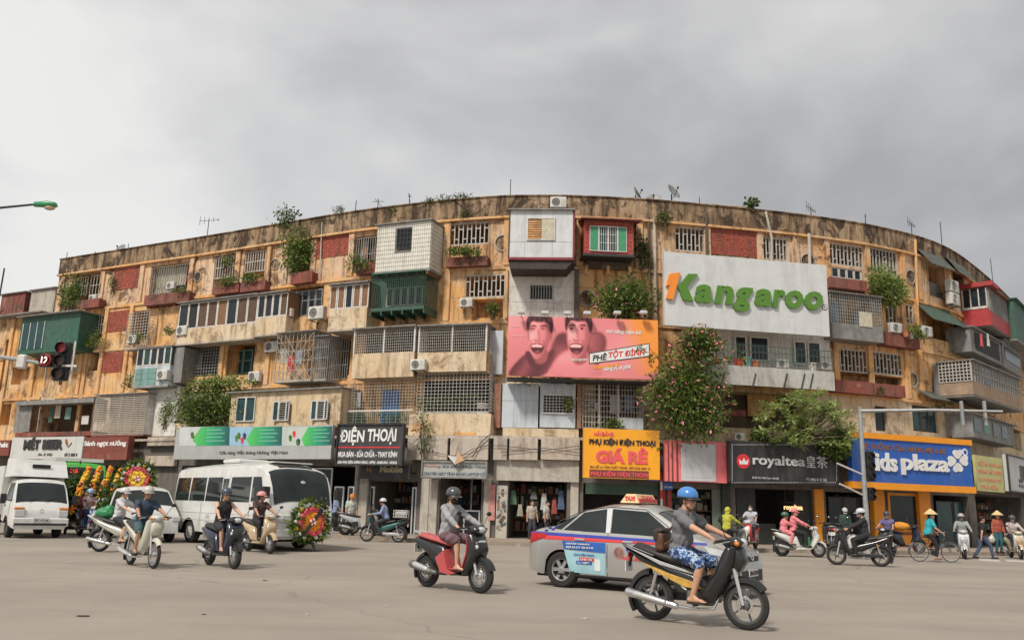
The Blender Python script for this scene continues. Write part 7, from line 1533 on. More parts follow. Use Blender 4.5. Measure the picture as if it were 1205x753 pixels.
            fuse('hood', MB().ell(H((-.025, 0, .03)), (.118, .102, .125), 14, 9, Rh).ell(H((-.04, 0, -.08)), (.085, .10, .09), 12, 8, Rh), hm, t, .016, 2); MB().lathe([(.10, 0), (.10, .02), (.07, .05), (.06, .04)], H((.05, 0, -.005)), Rh @ Vector((1, 0, 0)), 16).build('hood_edge', hm, t, smooth=60) if False else None
    return t
# ------------------------------------------------------------------ motorbikes and scooters
SEAT = mat('seat_vinyl', (.025, .024, .024), .5, .2, 20, coords='obj'); ENG = mat('engine_grey', (.16, .16, .155), .5, .25, 25, metal=.4, coords='obj'); SILVP = mat('silver_plastic', (.50, .50, .50), .35, .08, 10, metal=.3, coords='obj'); MIR = mat('mirror_face', (.30, .33, .36), .05, .1, 4, metal=.9)
def bpaint(name, col): return mat('bike_'+name, col, .28, .08, 6, coat=.4, dirt=(.18 if max(col) > .1 else .05), dirtcol=(.25, .2, .16), coords='obj', streak=False)
B_BLACK = bpaint('black', (.016, .017, .018)); B_RED = bpaint('rose', (.46, .075, .08)); B_NAVY = bpaint('navy', (.02, .025, .05)); B_BEIGE = bpaint('beige', (.50, .38, .24)); B_GREY = bpaint('grey', (.20, .22, .21)); B_MINT = bpaint('cream', (.56, .55, .46)); B_WHITE = bpaint('white', (.62, .62, .60)); B_BLUE = bpaint('blue', (.05, .16, .36)); B_SILV = bpaint('silver', (.42, .43, .44)); B_ORANGE = bpaint('orange', (.55, .16, .03)); B_GREEN = bpaint('teal', (.03, .13, .12))
def bwheel(parent, x, r, tw, spokes, m, steer=0., wire=False):
    o = MB().lathe([(r-tw*1.35, -tw*.42), (r-tw*.5, -tw*.5), (r-tw*.12, -tw*.33), (r, 0), (r-tw*.12, tw*.33), (r-tw*.5, tw*.5), (r-tw*1.35, tw*.42)], (0, 0, 0), (0, 1, 0), 32, closed=True).build('wheel', TYRE, parent, (x, 0, r), steer, smooth=50)
    ri = r-tw*1.1; q = MB().lathe([(ri, -tw*.46), (ri, tw*.46), (ri-.028, tw*.36), (ri-.028, -tw*.36)], (0, 0, 0), (0, 1, 0), 28, closed=True)
    if wire:
        for i in range(22): g = 6.283*i/22; a = g+(.35 if i % 2 else -.35); q.bar((.025*math.cos(a), .03*(1 if i % 2 else -1), .025*math.sin(a)), ((ri-.01)*math.cos(g), 0, (ri-.01)*math.sin(g)), .0035, 3)
        q.lathe([(.035, -.05), (.05, -.04), (.05, .04), (.035, .05)], (0, 0, 0), (0, 1, 0), 12)
    else:
        for i in range(spokes):
            g = 6.283*i/spokes
            for dg in ((-.14, .14) if tw > .08 else (0,)): q.bar((.04*math.cos(g), 0, .04*math.sin(g)), ((ri-.01)*math.cos(g+dg), 0, (ri-.01)*math.sin(g+dg)), .014, 4)
        q.lathe([(.04, -.06), (.055, -.05), (.055, .05), (.04, .06)], (0, 0, 0), (0, 1, 0), 12)
    q.build('rim', m, o, smooth=40)
    if not wire: MB().lathe([(.10, -.004), (.105, .0), (.10, .004), (.075, .004), (.075, -.004)], (0, -.055, 0), (0, 1, 0), 20, closed=True).build('brake_disc', CHR, o)
    return o
def fender(r, x, z, a0, a1, w, m, parent, name='mudguard', n=12):
    V = []; F = []; pf = [(-1, -.045), (-.85, .0), (0, .022), (.85, .0), (1, -.045)]
    for i in range(n+1):
        g = R_(a0+(a1-a0)*i/n)
        for lay in (0, -.008):
            for u, h in pf: rr = r+h+lay; V.append((x+rr*math.cos(g), u*w, z+rr*math.sin(g)))
    c = len(pf)*2
    for i in range(n):
        k = i*c
        for j in range(4): F.append((k+j, k+j+1, k+c+j+1, k+c+j)); F.append((k+5+j+1, k+5+j, k+c+5+j, k+c+5+j+1))
        F.append((k, k+c, k+c+5, k+5)); F.append((k+4, k+9, k+c+9, k+c+4))
    F += [tuple(range(5))+tuple(range(9, 4, -1)), tuple(n*c+q for q in range(9, 4, -1))[::-1]+tuple(n*c+q for q in range(5))[::-1]]
    return MB().add(V, F).build(name, m, parent, smooth=50)
def mirrors(t, x, z, m=None, y=.27, up=.2):
    for s in (-1, 1):
        o = MB().tube([(x, s*y*.7, z), (x-.01, s*y*1.15, z+up*.8), (x-.01, s*y*1.25, z+up)], .006, 5).build('mirror', RUB, t); MB().ell((x-.005, s*y*1.32, z+up+.03), (.018, .06, .038), 10, 6).build('mirror_shell', m or RUB, o, smooth=60); MB().ell((x-.018, s*y*1.32, z+up+.03), (.008, .05, .03), 10, 6).build('mirror_glass', MIR, o, smooth=60)
def handlebar(t, x, z, steer=0., y=.33, m=None):
    MB().tube([(x-.06, -y, z-.0), (x, -y*.55, z+.02), (x+.02, 0, z), (x, y*.55, z+.02), (x-.06, y, z)], .014, 6).build('handlebar', DARKM, t)
    for s in (-1, 1): o = MB().tube([(x-.03, s*y*.72, z+.012), (x-.07, s*(y+.03), z-.002)], .020, 8).build('grip', RUB, t); MB().tube([(x+.05, s*y*.7, z+.005), (x+.0, s*y*1.02, z-.01)], .007, 5).build('brake_lever', CHR, t)
def plate(t, x, z, txt):
    MB().tube([(x+.05, 0, z+.26), (x+.0, 0, z+.06)], .02, 5).build('plate_bracket', RUB, t); MB().b(x-.012, x, -.09, .09, z, z+.13).build('number_plate', PLATE, t)
def scooter(label, px, py, th, main, second=None, seat=None, off=0., wr=.27, kind='modern', scale=1., mirror=None, rim=None, group=None, leg=None):
    """origin between the wheels on the ground; px,py the photo point of that origin"""
    second = second or B_BLACK; t = thing('scooter', label, 'scooter', GP(px, py), th, group, scale); L_ = .63
    bwheel(t, L_, wr, .095, 5, rim or RIM); bwheel(t, -L_, wr, .10, 5, rim or RIM)
    t_ = MB().pillow([(-.92, .80), (-.80, .84), (-.45, .76), (-.12, .70), (-.05, .52), (.02, .33), (-.22, .30), (-.36, .44), (-.55, .56), (-.80, .68)], .155, .05); t_.build('rear_body', main, t, smooth=50)
    MB().pillow([(-.46, .52), (-.12, .60), (-.08, .36), (-.22, .33), (-.34, .44)], .168, .03).build('side_cover', second, t, smooth=50)
    MB().pillow([(-.2, .25), (.34, .25), (.46, .36), (.40, .38), (.30, .31), (-.12, .33)], .17, .03).build('floorboard', second, t, smooth=50)
    MB().pillow([(.30, .27), (.42, .28), (.60, .52), (.66, .66), (.62, .80), (.56, .93), (.48, .96), (.44, .86), (.46, .66), (.38, .42)], .185, .055).build('leg_shield', leg or main, t, smooth=50)
    MB().pillow([(.52, .62), (.64, .58), (.70, .68), (.66, .80), (.57, .86)], .13, .04).build('nose', second if kind == 'modern' else main, t, smooth=50)
    MB().pillow([(.36, .97), (.44, .92), (.60, .93), (.64, 1.0), (.56, 1.07), (.42, 1.05)], .15, .05).build('handlebar_cowl', second, t, smooth=50)
    MB().ell((.61, 0, .995), (.045, .09, .05), 12, 8).build('headlight', LAMP, t, smooth=60)
    for s in (-1, 1): MB().ell((.615, s*.115, .72), (.05, .03, .05), 10, 6).build('indicator', LAMP, t, smooth=60); MB().tube([(.50, s*.075, .60), (.615, s*.085, wr+.02)], .022, 8).build('fork_leg', SILVP, t)
    handlebar(t, .46, 1.0); mirrors(t, .44, 1.02, mirror)
    MB().pillow([(-.80, .84), (-.74, .905), (-.48, .86), (-.12, .80), (-.0, .755), (-.04, .705), (-.45, .765)], .135, .035).build('seat', seat or SEAT, t, smooth=60)
    fender(wr+.03, L_, wr, 20, 150, .062, second if kind == 'modern' else main, t); fender(wr+.035, -L_, wr, 100, 205, .06, RUB, t)
    MB().pillow([(-.72, .22), (-.25, .22), (-.2, .40), (-.45, .46), (-.72, .34)], .07, .03, mid=.06).build('engine', ENG, t, smooth=40); MB().tube([(-.68, .1, .30), (-.60, .11, .66)], .028, 8).build('rear_shock', CHR, t)
    MB().cap((-.28, -.15, .27), (-.42, -.16, .28), .03, .055, 10).cap((-.42, -.165, .28), (-.84, -.175, .38), .062, .068, 12).build('exhaust', ENG, t, smooth=50); MB().cap((-.46, -.20, .315), (-.74, -.205, .375), .045, .05, 10).build('exhaust_guard', SILVP, t, smooth=50)
    MB().tube([(-.62, .11, .83), (-.80, .10, .90), (-.97, .05, .92), (-.97, -.05, .92), (-.80, -.10, .90), (-.62, -.11, .83)], .014, 6).build('grab_rail', SILVP, t); MB().ell((-.90, 0, .80), (.03, .09, .04), 10, 6).build('tail_light', LAMPR, t, smooth=60); plate(t, -.90, .57, '')
    return t
def underbone(label, px, py, th, main, shield=None, scale=1., wire=True, cover=None, stripe=None, group=None, basket=None):
    shield = shield or main; t = thing('motorbike', label, 'motorbike', GP(px, py), th, group, scale); L_ = .61; wr = .285
    bwheel(t, L_, wr, .062, 5, CHR if wire else RIMD, 0, wire); bwheel(t, -L_, wr, .068, 5, CHR if wire else RIMD, 0, wire)
    MB().pillow([(.06, .40), (.16, .27), (.28, .30), (.42, .54), (.53, .78), (.55, .95), (.44, .98), (.36, .86), (.27, .64), (.16, .52)], .185, .06).build('leg_shield', shield, t, smooth=50)
    MB().pillow([(.40, .74), (.56, .66), (.64, .78), (.60, .92), (.50, .98), (.42, .90)], .105, .04).build('front_cowl', main, t, smooth=50)
    MB().pillow([(.36, .98), (.42, .92), (.58, .93), (.63, 1.01), (.55, 1.07), (.42, 1.06)], .125, .045).build('handlebar_cowl', main, t, smooth=50); MB().ell((.595, 0, 1.0), (.05, .075, .055), 12, 8).build('headlight', LAMP, t, smooth=60)
    for s in (-1, 1): MB().ell((.57, s*.14, .99), (.035, .03, .03), 8, 6).build('indicator', LAMPO, t, smooth=60); MB().tube([(.50, s*.07, .70), (.60, s*.075, wr)], [.024, .02], 8).build('fork_leg', SILVP, t)
    MB().tube([(.44, 0, .88), (.30, 0, .60), (.05, 0, .52), (-.3, 0, .58), (-.75, 0, .74)], [.05, .055, .05, .045, .03], 8).build('frame', RUB, t)
    MB().pillow([(-1.02, .93), (-.90, .90), (-.42, .72), (-.02, .62), (.20, .50), (.14, .38), (-.12, .42), (-.38, .53), (-.74, .70)], .125, .05).build('side_cover', main, t, smooth=50)
    if stripe:
        for s in (-1, 1): MB().pillow([(-.72, .715), (-.35, .60), (.05, .50), (.12, .43), (-.12, .445), (-.4, .555)], .006, .012, mid=s*.128).build('side_stripe', stripe, t); MB().pillow([(-.98, .915), (-.45, .735), (.0, .625), (.0, .60), (-.45, .69)], .006, .006, mid=s*.128).build('side_stripe', SILVP, t)
    MB().pillow([(-.86, .89), (-.80, .945), (-.48, .85), (-.08, .775), (.06, .70), (.0, .645), (-.42, .735)], .12, .035).build('seat', SEAT, t, smooth=60)
    MB().bv(-.12, .22, -.10, .10, .24, .44, .03).cap((.16, 0, .36), (.30, 0, .40), .065, .055, 10).build('engine', ENG, t, smooth=40); q = MB(); [q.bv(.19+i*.022, .20+i*.022, -.075, .075, .30, .46, .004) for i in range(5)]; q.build('cylinder_fins', ENG, t, kind='stuff')
    MB().tube([(.30, -.06, .36), (.26, -.13, .22), (.0, -.15, .20), (-.3, -.155, .22)], .018, 8).cap((-.22, -.16, .215), (-.86, -.18, .335), .040, .056, 12).build('exhaust', CHR, t, smooth=50); MB().cap((-.36, -.20, .25), (-.74, -.215, .32), .032, .042, 10).build('heat_shield', SILVP, t, smooth=50)
    MB().pillow([(-.70, .25), (.0, .27), (.0, .36), (-.60, .36)], .025, .02, mid=.10).build('chain_case', SILVP if wire else RUB, t, smooth=50)
    for s in (-1, 1): MB().tube([(-.60, s*.10, .30), (-.50, s*.10, .64)], .025, 8).build('rear_shock', CHR, t); MB().tube([(.05, s*.12, .25), (.05, s*.25, .25)], .016, 6).build('foot_peg', RUB, t)
    handlebar(t, .47, 1.01); mirrors(t, .46, 1.04); fender(wr+.025, L_, wr, 38, 160, .055, main if not wire else shield, t); fender(wr+.045, -L_, wr, 95, 215, .06, RUB, t)
    MB().tube([(-.55, .10, .80), (-.82, .10, .88), (-.98, .05, .91), (-.98, -.05, .91), (-.82, -.10, .88), (-.55, -.10, .80)], .012, 6).build('grab_rail', SILVP, t); MB().ell((-.93, 0, .78), (.03, .07, .04), 8, 6).build('tail_light', LAMPR, t, smooth=60); plate(t, -.95, .58, '')
    return t
def on(b, x, y, z): return None
# rider helper: joints in the bike frame; hips on the seat, hands on the grips, soles on the board or pegs
def rider(b, label, kind='scooter', hx=-.18, lean=.10, foot=None, gx=.40, gz=1.03, gy=.29, k=1.0, dz=0., **kw):
    hz = (.885 if kind == 'scooter' else .865)+dz; ft = foot or ((.20, .13, .335) if kind == 'scooter' else (.07, .20, .275))
    return person(label, b.location, b.rotation_euler[2], (hx, 0, hz), (lean, 0, 1), ((gx-.075, gy, gz+.01), (gx-.075, -gy, gz+.01)), ((ft[0], ft[1], ft[2]), (ft[0], -ft[1], ft[2])), k=k, scale=b.scale[0], **kw)

# near man on the black motorbike with a gold side stripe
b = underbone('black motorbike with gold side stripe and chrome exhaust in front of the taxi', 822, 735, R_(-36), B_BLACK, wire=False, stripe=mat('stripe_gold', (.55, .33, .07), .4, .3, 20, coords='obj'), scale=1.06); NEAR = b
camo_ = bpy.data.materials.new('cloth_blue_camo'); camo_.use_nodes = True; nt = camo_.node_tree; tcn = nt.nodes.new('ShaderNodeTexCoord'); nn = nt.nodes.new('ShaderNodeTexNoise'); nn.inputs['Scale'].default_value = 14; nn.inputs['Detail'].default_value = 2; cr2 = nt.nodes.new('ShaderNodeValToRGB'); cr2.color_ramp.interpolation = 'CONSTANT'
nt.links.new(tcn.outputs['Object'], nn.inputs[0]); nt.links.new(nn.outputs[0], cr2.inputs[0]); nt.links.new(cr2.outputs[0], nt.nodes['Principled BSDF'].inputs['Base Color']); nt.nodes['Principled BSDF'].inputs['Roughness'].default_value = .9
cr2.color_ramp.elements[0].color = (.02, .04, .12, 1); cr2.color_ramp.elements[1].position = .44; cr2.color_ramp.elements[1].color = (.06, .14, .32, 1); e_ = cr2.color_ramp.elements.new(.53); e_.color = (.42, .50, .60, 1); e_ = cr2.color_ramp.elements.new(.6); e_.color = (.03, .06, .18, 1)
rider(b, 'man in blue helmet, grey polo shirt and blue camouflage shorts riding the black motorbike', 'under', hx=-.24, lean=.16, shirt=cloth('grey_polo', (.15, .155, .165)), pants=camo_, leg='short', head=(R_(-8), R_(4)), hat=('helmet', bpaint('sky_blue', (.06, .22, .56))), glasses=True, vox=.0105, skin='a', foot=(.02, .21, .275))
tb = fobj if False else None
f2 = Vector((math.cos(R_(-36)), math.sin(R_(-36)), 0)); bag = thing('shoulder_bag', 'brown leather shoulder bag behind the man in the blue helmet', 'bag', b.location+f2*(-.47*1.06)+Vector((0, 0, .90)), R_(-36)); fuse('pouch', MB().bv(-.06, .07, -.14, .14, 0, .26, .03).ell((.0, 0, .05), (.09, .15, .07), 12, 8), mat('leather_brown', (.11, .05, .028), .55, .3, 12), bag, .016, 2); fuse('flap', MB().bv(-.085, .02, -.15, .15, .12, .30, .03).bv(-.06, .08, -.15, .15, .24, .31, .03), mat('leather_dark', (.04, .028, .022), .5, .3, 12), bag, .016, 2)
MB().tube([(.05, .12, .28), (.22, .12, .5), (.36, .02, .66), (.42, -.1, .5), (.3, -.16, .2), (.1, -.14, .1)], .014, 6).build('strap', mat('leather_brown', (.11, .05, .028), .55, .3, 12), bag)
# woman on the rose scooter
b = scooter('rose red and black scooter ridden alone across the junction', 533, 694, R_(-42), B_BLACK, B_BLACK, mat('seat_rose', (.46, .10, .10), .5, .1), leg=B_BLACK, scale=1.04)
MB().pillow([(-.30, .52), (-.08, .66), (.02, .36), (.34, .285), (.40, .33), (.06, .24), (-.16, .27)], .178, .02).build('rose_trim', B_RED, b, smooth=50); MB().pillow([(.36, .40), (.44, .62), (.45, .90), (.42, .90), (.38, .62), (.30, .36)], .15, .02).build('inner_shield', B_RED, b, smooth=50)
q = MB().pillow([(.60, .64), (.69, .70), (.65, .83), (.58, .80)], .10, .03); q.build('front_lamp', LAMP, b, smooth=50)
rider(b, 'rider in dark helmet, black mask, grey long-sleeved top and shorts on the rose scooter', 'scooter', shirt=cloth('heather_grey', (.30, .30, .31)), sleeve='long', pants=cloth('print_plum', (.15, .085, .10), .7), leg='short', hat=('cap_helmet', bpaint('helm_charcoal', (.06, .065, .07))), mask=cloth('mask_black', (.02, .02, .02)), vox=.0125, skin='c', head=(R_(-6), R_(6)), female=True)
# pair of old step-through bikes on the left
b = underbone('cream step-through motorbike with wide leg shield, ridden by the man in dark blue', 166, 666.5, R_(-46), B_MINT, B_MINT, scale=1.0)
rider(b, 'man in grey cap-style helmet and dark blue shirt on the cream step-through', 'under', shirt=cloth('navy_shirt', (.03, .055, .09)), pants=cloth('teal_shorts', (.05, .10, .11)), leg='short', hat=('cap_helmet', bpaint('helm_pale', (.48, .47, .42))), vox=.016, skin='b')
b = underbone('cream step-through motorbike with a green bag on its front, behind the man in dark blue', 142, 650, R_(-8), B_MINT, B_MINT, scale=1.0)
rider(b, 'rider in patterned white helmet and white shirt behind the man in dark blue', 'under', shirt=cloth('white_shirt', (.52, .52, .54)), pants=cloth('black_skirt', (.03, .03, .035)), leg='short', hat=('cap_helmet', bpaint('helm_white', (.55, .55, .56))), vox=.018, skin='c', head=(R_(-10), 0))
bg_ = thing('shopping_bag', 'bulging green bag on the rear rack of the farther step-through', 'bag', b.location+Vector((-.62, .2, .86)), 0); fuse('bag_body', MB().ell((0, 0, .12), (.26, .2, .16), 12, 8).ell((.08, .03, .24), (.14, .12, .1), 10, 6), mat('plastic_green', (.03, .22, .08), .45, .2), bg_, .02)
# small group by the flower cart
b = scooter('blue scooter ridden two-up beside the flower cart', 101, 631, R_(-44), B_BLUE, B_SILV); rider(b, 'rider in pale blue cap and pink jacket on the blue scooter', shirt=cloth('pale_pink', (.52, .36, .36)), sleeve='long', pants=cloth('indigo', (.04, .05, .14)), hat=('cap_helmet', bpaint('helm_skyblue', (.25, .42, .60))), vox=.022, mask=cloth('mask_white', (.5, .5, .5)))
f2 = Vector((math.cos(R_(-58)), math.sin(R_(-58)), 0)); rider(b, 'passenger in maroon clothes sitting behind the pink jacket', hx=-.52, foot=(-.3, .16, .32), gx=-.05, gz=1.1, gy=.16, shirt=cloth('maroon', (.22, .05, .05)), sleeve='long', pants=cloth('brown', (.12, .06, .04)), hair=True, vox=.022, female=True)
b = scooter('silver scooter with a rider in green helmet beside the flower cart', 119, 631, R_(-40), B_SILV, B_SILV); rider(b, 'rider in green helmet and white blouse on the silver scooter', shirt=cloth('white_blouse', (.52, .50, .50)), sleeve='long', pants=cloth('indigo', (.04, .05, .14)), hat=('helmet', bpaint('helm_green', (.04, .30, .16))), vox=.022, mask=cloth('mask_grey', (.25, .25, .27)))
# navy scooter and beige scooter before the minibus
b = scooter('dark navy scooter ridden towards the road edge before the minibus', 260, 667, R_(-48), B_NAVY, B_BLACK); rider(b, 'person in dark helmet and black sleeveless dress on the navy scooter', shirt=cloth('black_top', (.02, .02, .022)), sleeve='none', pants=cloth('black_skirt', (.03, .03, .035)), leg='short', hat=('cap_helmet', bpaint('helm_slate', (.05, .06, .09))), vox=.015, skin='c', female=True)
b = scooter('beige round-nosed scooter between the navy scooter and the minibus', 304, 650, R_(-46), B_BEIGE, B_BEIGE, kind='retro'); rider(b, 'person in pink helmet and dark brown shirt on the beige scooter looking aside', shirt=cloth('brown_shirt', (.07, .035, .035)), pants=cloth('black_trousers', (.02, .02, .022)), hat=('cap_helmet', bpaint('helm_pink', (.66, .27, .27))), vox=.017, skin='b', head=(R_(55), 0), shoes=RUB)
# delivery bike at the kerb
b = underbone('dark teal motorbike with a white delivery basket at the kerb', 450, 637.5, R_(176), B_GREEN, B_BLACK); MB().bv(-.92, -.42, -.24, .24, .90, .93, .01).build('carrier', DARKM, b)
q = MB()
for i in range(9): q.b(-.92+i*.0625-.008, -.92+i*.0625+.008, -.25, -.235, .93, 1.2).b(-.92+i*.0625-.008, -.92+i*.0625+.008, .235, .25, .93, 1.2)
for z in (.94, 1.06, 1.19): q.b(-.93, -.41, -.252, -.237, z, z+.02).b(-.93, -.41, .237, .252, z, z+.02).b(-.935, -.92, -.25, .25, z, z+.02).b(-.42, -.405, -.25, .25, z, z+.02)
q.build('basket', WHITE, b)
rider(b, 'man in white helmet and light blue shirt on the delivery motorbike', 'under', hx=-.1, lean=.25, shirt=cloth('light_blue', (.22, .27, .42)), sleeve='long', pants=cloth('dark_grey', (.05, .05, .06)), hat=('helmet', bpaint('helm_white', (.55, .55, .56))), vox=.02, shoes=RUB)
pk_ = thing('parcel', 'pale wrapped parcel in the delivery basket', 'parcel', b.location+Vector((.66, 0, .94)), 0); MB().bv(-.2, .2, -.18, .18, 0, .2, .03).build('wrapping', mat('parcel_pale', (.42, .43, .45), .7, .3, 8), pk_)
# parked bikes by the glass doors, standing man
for i, (x, y, a, m) in enumerate(((398, 627.5, 15, B_BLACK), (424, 630, 10, B_SILV))): scooter(['black scooter parked in front of the glass doors', 'silver scooter parked beside the delivery motorbike'][i], x, y, R_(a), m, B_BLACK, group='scooters parked on the pavement')
person('seated man in pale blue shirt on the parked black scooter', GP(398, 627.5), R_(15), (-.2, 0, .88), (.05, 0, 1), ((.1, .15, .9), (.1, -.15, .9)), ((.2, .14, .33), (.2, -.14, .33)), shirt=cloth('light_blue', (.22, .27, .42)), pants=cloth('dark_grey', (.05, .05, .06)), vox=.024, shoes=RUB)
def stander(label, px, py, rz, stride=.0, hands=None, z=0., **kw):
    kw.setdefault('vox', .02); kw.setdefault('shoes', RUB); k = kw.pop('k', 1.0); hz = .87*k-abs(stride)*.10
    return person(label, GP(px, py), rz, (0, 0, hz), (kw.pop('lean', .03), 0, 1), hands or ((.10+stride*.4, .24, hz-.06), (.08-stride*.4, -.24, hz-.06)), ((-stride*.5, .1, 0), (stride*.5, -.1, 0)), k=k, elbow=(-.8, 0, -.2), knee=(1, 0, .05), **kw)
stander('standing man in orange cap and pale shirt between the glass doors and the delivery motorbike', 411, 629.5, R_(-60), shirt=cloth('pale_green', (.44, .47, .42)), pants=cloth('tan', (.35, .27, .2)), hat=('cap', cloth('orange_cap', (.62, .20, .03))), z=.0)
# right-hand group
b = scooter('green-grey scooter half hidden behind the taxi bonnet', 860, 652, R_(30), B_GREY, B_BLACK); rider(b, 'rider in yellow-green hooded raincoat behind the taxi', shirt=cloth('lime_coat', (.42, .42, .05)), sleeve='long', pants=cloth('dark_grey', (.05, .05, .06)), hat=('hood', cloth('lime_coat', (.42, .42, .05))), hair=False, vox=.02, shoes=RUB)
b = scooter('red and white scooter standing at the kerb behind the yellow-green raincoat', 884, 646, R_(-120), bpaint('red', (.5, .05, .05)), B_WHITE); rider(b, 'person in pale blouse on the red and white scooter', shirt=cloth('pale_blouse', (.42, .42, .46)), pants=cloth('dark_grey', (.05, .05, .06)), vox=.024, shoes=RUB, mask=cloth('mask_white', (.5, .5, .5)))
b = scooter('white scooter whose rider wears a pink sun jacket and hat', 942, 655, R_(-4), B_WHITE, B_WHITE, kind='retro'); rider(b, 'woman in pink hooded sun jacket and pink brimmed cap on the white scooter', hx=-.24, shirt=cloth('pink_coat', (.70, .22, .25)), sleeve='long', pants=cloth('black_trousers', (.02, .02, .022)), hat=('cap', cloth('pink_coat', (.70, .22, .25))), vox=.02, female=True, mask=cloth('pink_mask', (.55, .22, .25)), shoes=RUB)
MB().bv(.16, .34, -.12, .12, .36, .7, .03).build('floor_bag', mat('plastic_green', (.03, .22, .08), .45, .2), b)
rider(b, 'child in pink clothes and dark helmet sitting behind the woman in pink', hx=-.56, k=.72, foot=(-.35, .16, .42), gx=-.1, gz=1.05, gy=.12, shirt=cloth('pink_coat', (.70, .22, .25)), sleeve='long', pants=cloth('pink_coat', (.70, .22, .25)), hat=('helmet', bpaint('helm_dkgreen', (.04, .12, .08))), vox=.022)
b = underbone('dark scooter-like motorbike with a white cloth hung over its front', 1011, 665.5, R_(164), B_BLACK, B_BLACK, wire=False, scale=1.02)
fuse('cloth_cover', MB().ell((.22, 0, .62), (.10, .24, .26), 12, 8).ell((.12, 0, .78), (.16, .2, .12), 12, 8), cloth('cover_white', (.50, .48, .46)), b, .02, 3)
rider(b, 'rider in white cap and black jacket on the motorbike with the white cloth', 'under', hx=-.22, shirt=cloth('black_jacket', (.025, .025, .028)), sleeve='long', pants=cloth('black_trousers', (.02, .02, .022)), hat=('cap_helmet', bpaint('helm_white', (.55, .55, .56))), vox=.018, mask=cloth('mask_grey', (.25, .25, .27)), shoes=RUB)
b = scooter('dark scooter facing the road beside the orange shop pier', 1046, 655, R_(-128), B_BLACK, B_NAVY); rider(b, 'rider in dark helmet, white mask and violet shirt beside the orange shop pier', shirt=cloth('violet', (.14, .12, .26)), pants=cloth('dark_grey', (.05, .05, .06)), hat=('cap_helmet', bpaint('helm_slate', (.05, .06, .09))), mask=cloth('mask_white', (.5, .5, .5)), vox=.02, shoes=RUB)
# bicycle
def bicycle(label, px, py, th, m):
    t = thing('bicycle', label, 'bicycle', GP(px, py), th); r = .33; L_ = .53
    for x in (-L_, L_):
        o = MB().lathe([(r-.03, -.014), (r-.006, -.013), (r, 0), (r-.006, .013), (r-.03, .014)], (0, 0, 0), (0, 1, 0), 36, closed=True).build('wheel', TYRE, t, (x, 0, r)); q = MB().lathe([(r-.032, -.013), (r-.032, .013), (r-.045, .01), (r-.045, -.01)], (0, 0, 0), (0, 1, 0), 36, closed=True)
        for i in range(20): g = 6.283*i/20; q.bar((.02*math.cos(g+.5), .03*(1 if i % 2 else -1), .02*math.sin(g+.5)), ((r-.04)*math.cos(g), 0, (r-.04)*math.sin(g)), .003, 3)
        q.build('rim', CHR, o); fender(r+.02, x, r, 30 if x > 0 else 70, 160 if x > 0 else 190, .025, m, t)
    MB().tube([(.36, 0, .82), (.12, 0, .42), (-.08, 0, .30)], .018, 7).tube([(.34, 0, .70), (.1, 0, .34)], .015, 7).tube([(-.08, 0, .30), (-.2, 0, .78)], .016, 7).tube([(-.17, 0, .68), (-L_, .05, r)], .010, 6).tube([(-.17, 0, .68), (-L_, -.05, r)], .010, 6).tube([(-.08, .04, .30), (-L_, .05, r)], .010, 6).tube([(-.08, -.04, .30), (-L_, -.05, r)], .010, 6).build('frame', m, t)
    MB().tube([(.33, 0, .95), (.38, 0, .74), (.45, .05, .62), (L_, .06, r)], .013, 6).tube([(.38, 0, .74), (.45, -.05, .62), (L_, -.06, r)], .013, 6).build('fork', m, t); MB().tube([(.14, .27, .98), (.30, .20, 1.0), (.34, 0, .96), (.30, -.20, 1.0), (.14, -.27, .98)], .012, 6).build('handlebar', CHR, t)
    MB().pillow([(-.36, .80), (-.32, .86), (-.05, .84), (-.04, .82), (-.25, .79)], .09, .03).build('saddle', SEAT, t, smooth=50); MB().b(-.75, -.25, -.07, .07, .70, .715).build('rack', DARKM, t); MB().lathe([(.09, -.004), (.09, .004)], (-.08, -.06, .30), (0, 1, 0), 18).bar((-.08, -.07, .3), (-.02, -.1, .16), .012).bar((-.08, .07, .3), (-.14, .1, .44), .012).build('crank', DARKM, t)
    q = MB(); 
    for i in range(7): q.bar((.42+i*.04, -.16, .70), (.40+i*.045, -.17, .95), .005, 3).bar((.42+i*.04, .16, .70), (.40+i*.045, .17, .95), .005, 3)
    for z in (.70, .82, .95): q.tube([(.41, -.17, z), (.69, -.17, z), (.69, .17, z), (.41, .17, z), (.41, -.17, z)], .006, 4)
    q.build('basket', DARKM, t); return t
b = bicycle('dark bicycle with front basket ridden along the kerb', 1101, 661, R_(-3), mat('bicycle_dark', (.06, .06, .065), .45, .2))
person('woman in turquoise blouse and conical hat riding the bicycle', b.location, R_(-3), (-.2, 0, .93), (.22, 0, 1), ((.18, .25, .98), (.18, -.25, .98)), ((-.12, .12, .40), (.0, -.12, .11)), shirt=cloth('turquoise', (.03, .34, .40)), pants=cloth('black_trousers', (.02, .02, .022)), hat=('cone', mat('palm_leaf', (.62, .44, .22), .7, .15, 20, coords='obj')), vox=.018, female=True, mask=cloth('mask_white', (.5, .5, .5)))
b = scooter('pale green-grey scooter facing the road right of the bicycle', 1135, 657, R_(-115), B_WHITE, B_SILV); rider(b, 'rider in grey jacket and grey helmet right of the bicycle', shirt=cloth('grey_jacket', (.28, .30, .29)), sleeve='long', pants=cloth('jeans', (.06, .09, .16)), hat=('helmet', bpaint('helm_grey', (.36, .34, .34))), mask=cloth('mask_grey', (.25, .25, .27)), vox=.02, shoes=RUB)
stander('man in black T-shirt and blue jeans striding past the shops', 1158, 657, R_(0), .62, shirt=cloth('black_tee', (.02, .022, .028)), pants=cloth('jeans', (.06, .09, .16)), lean=.02, k=1.02)
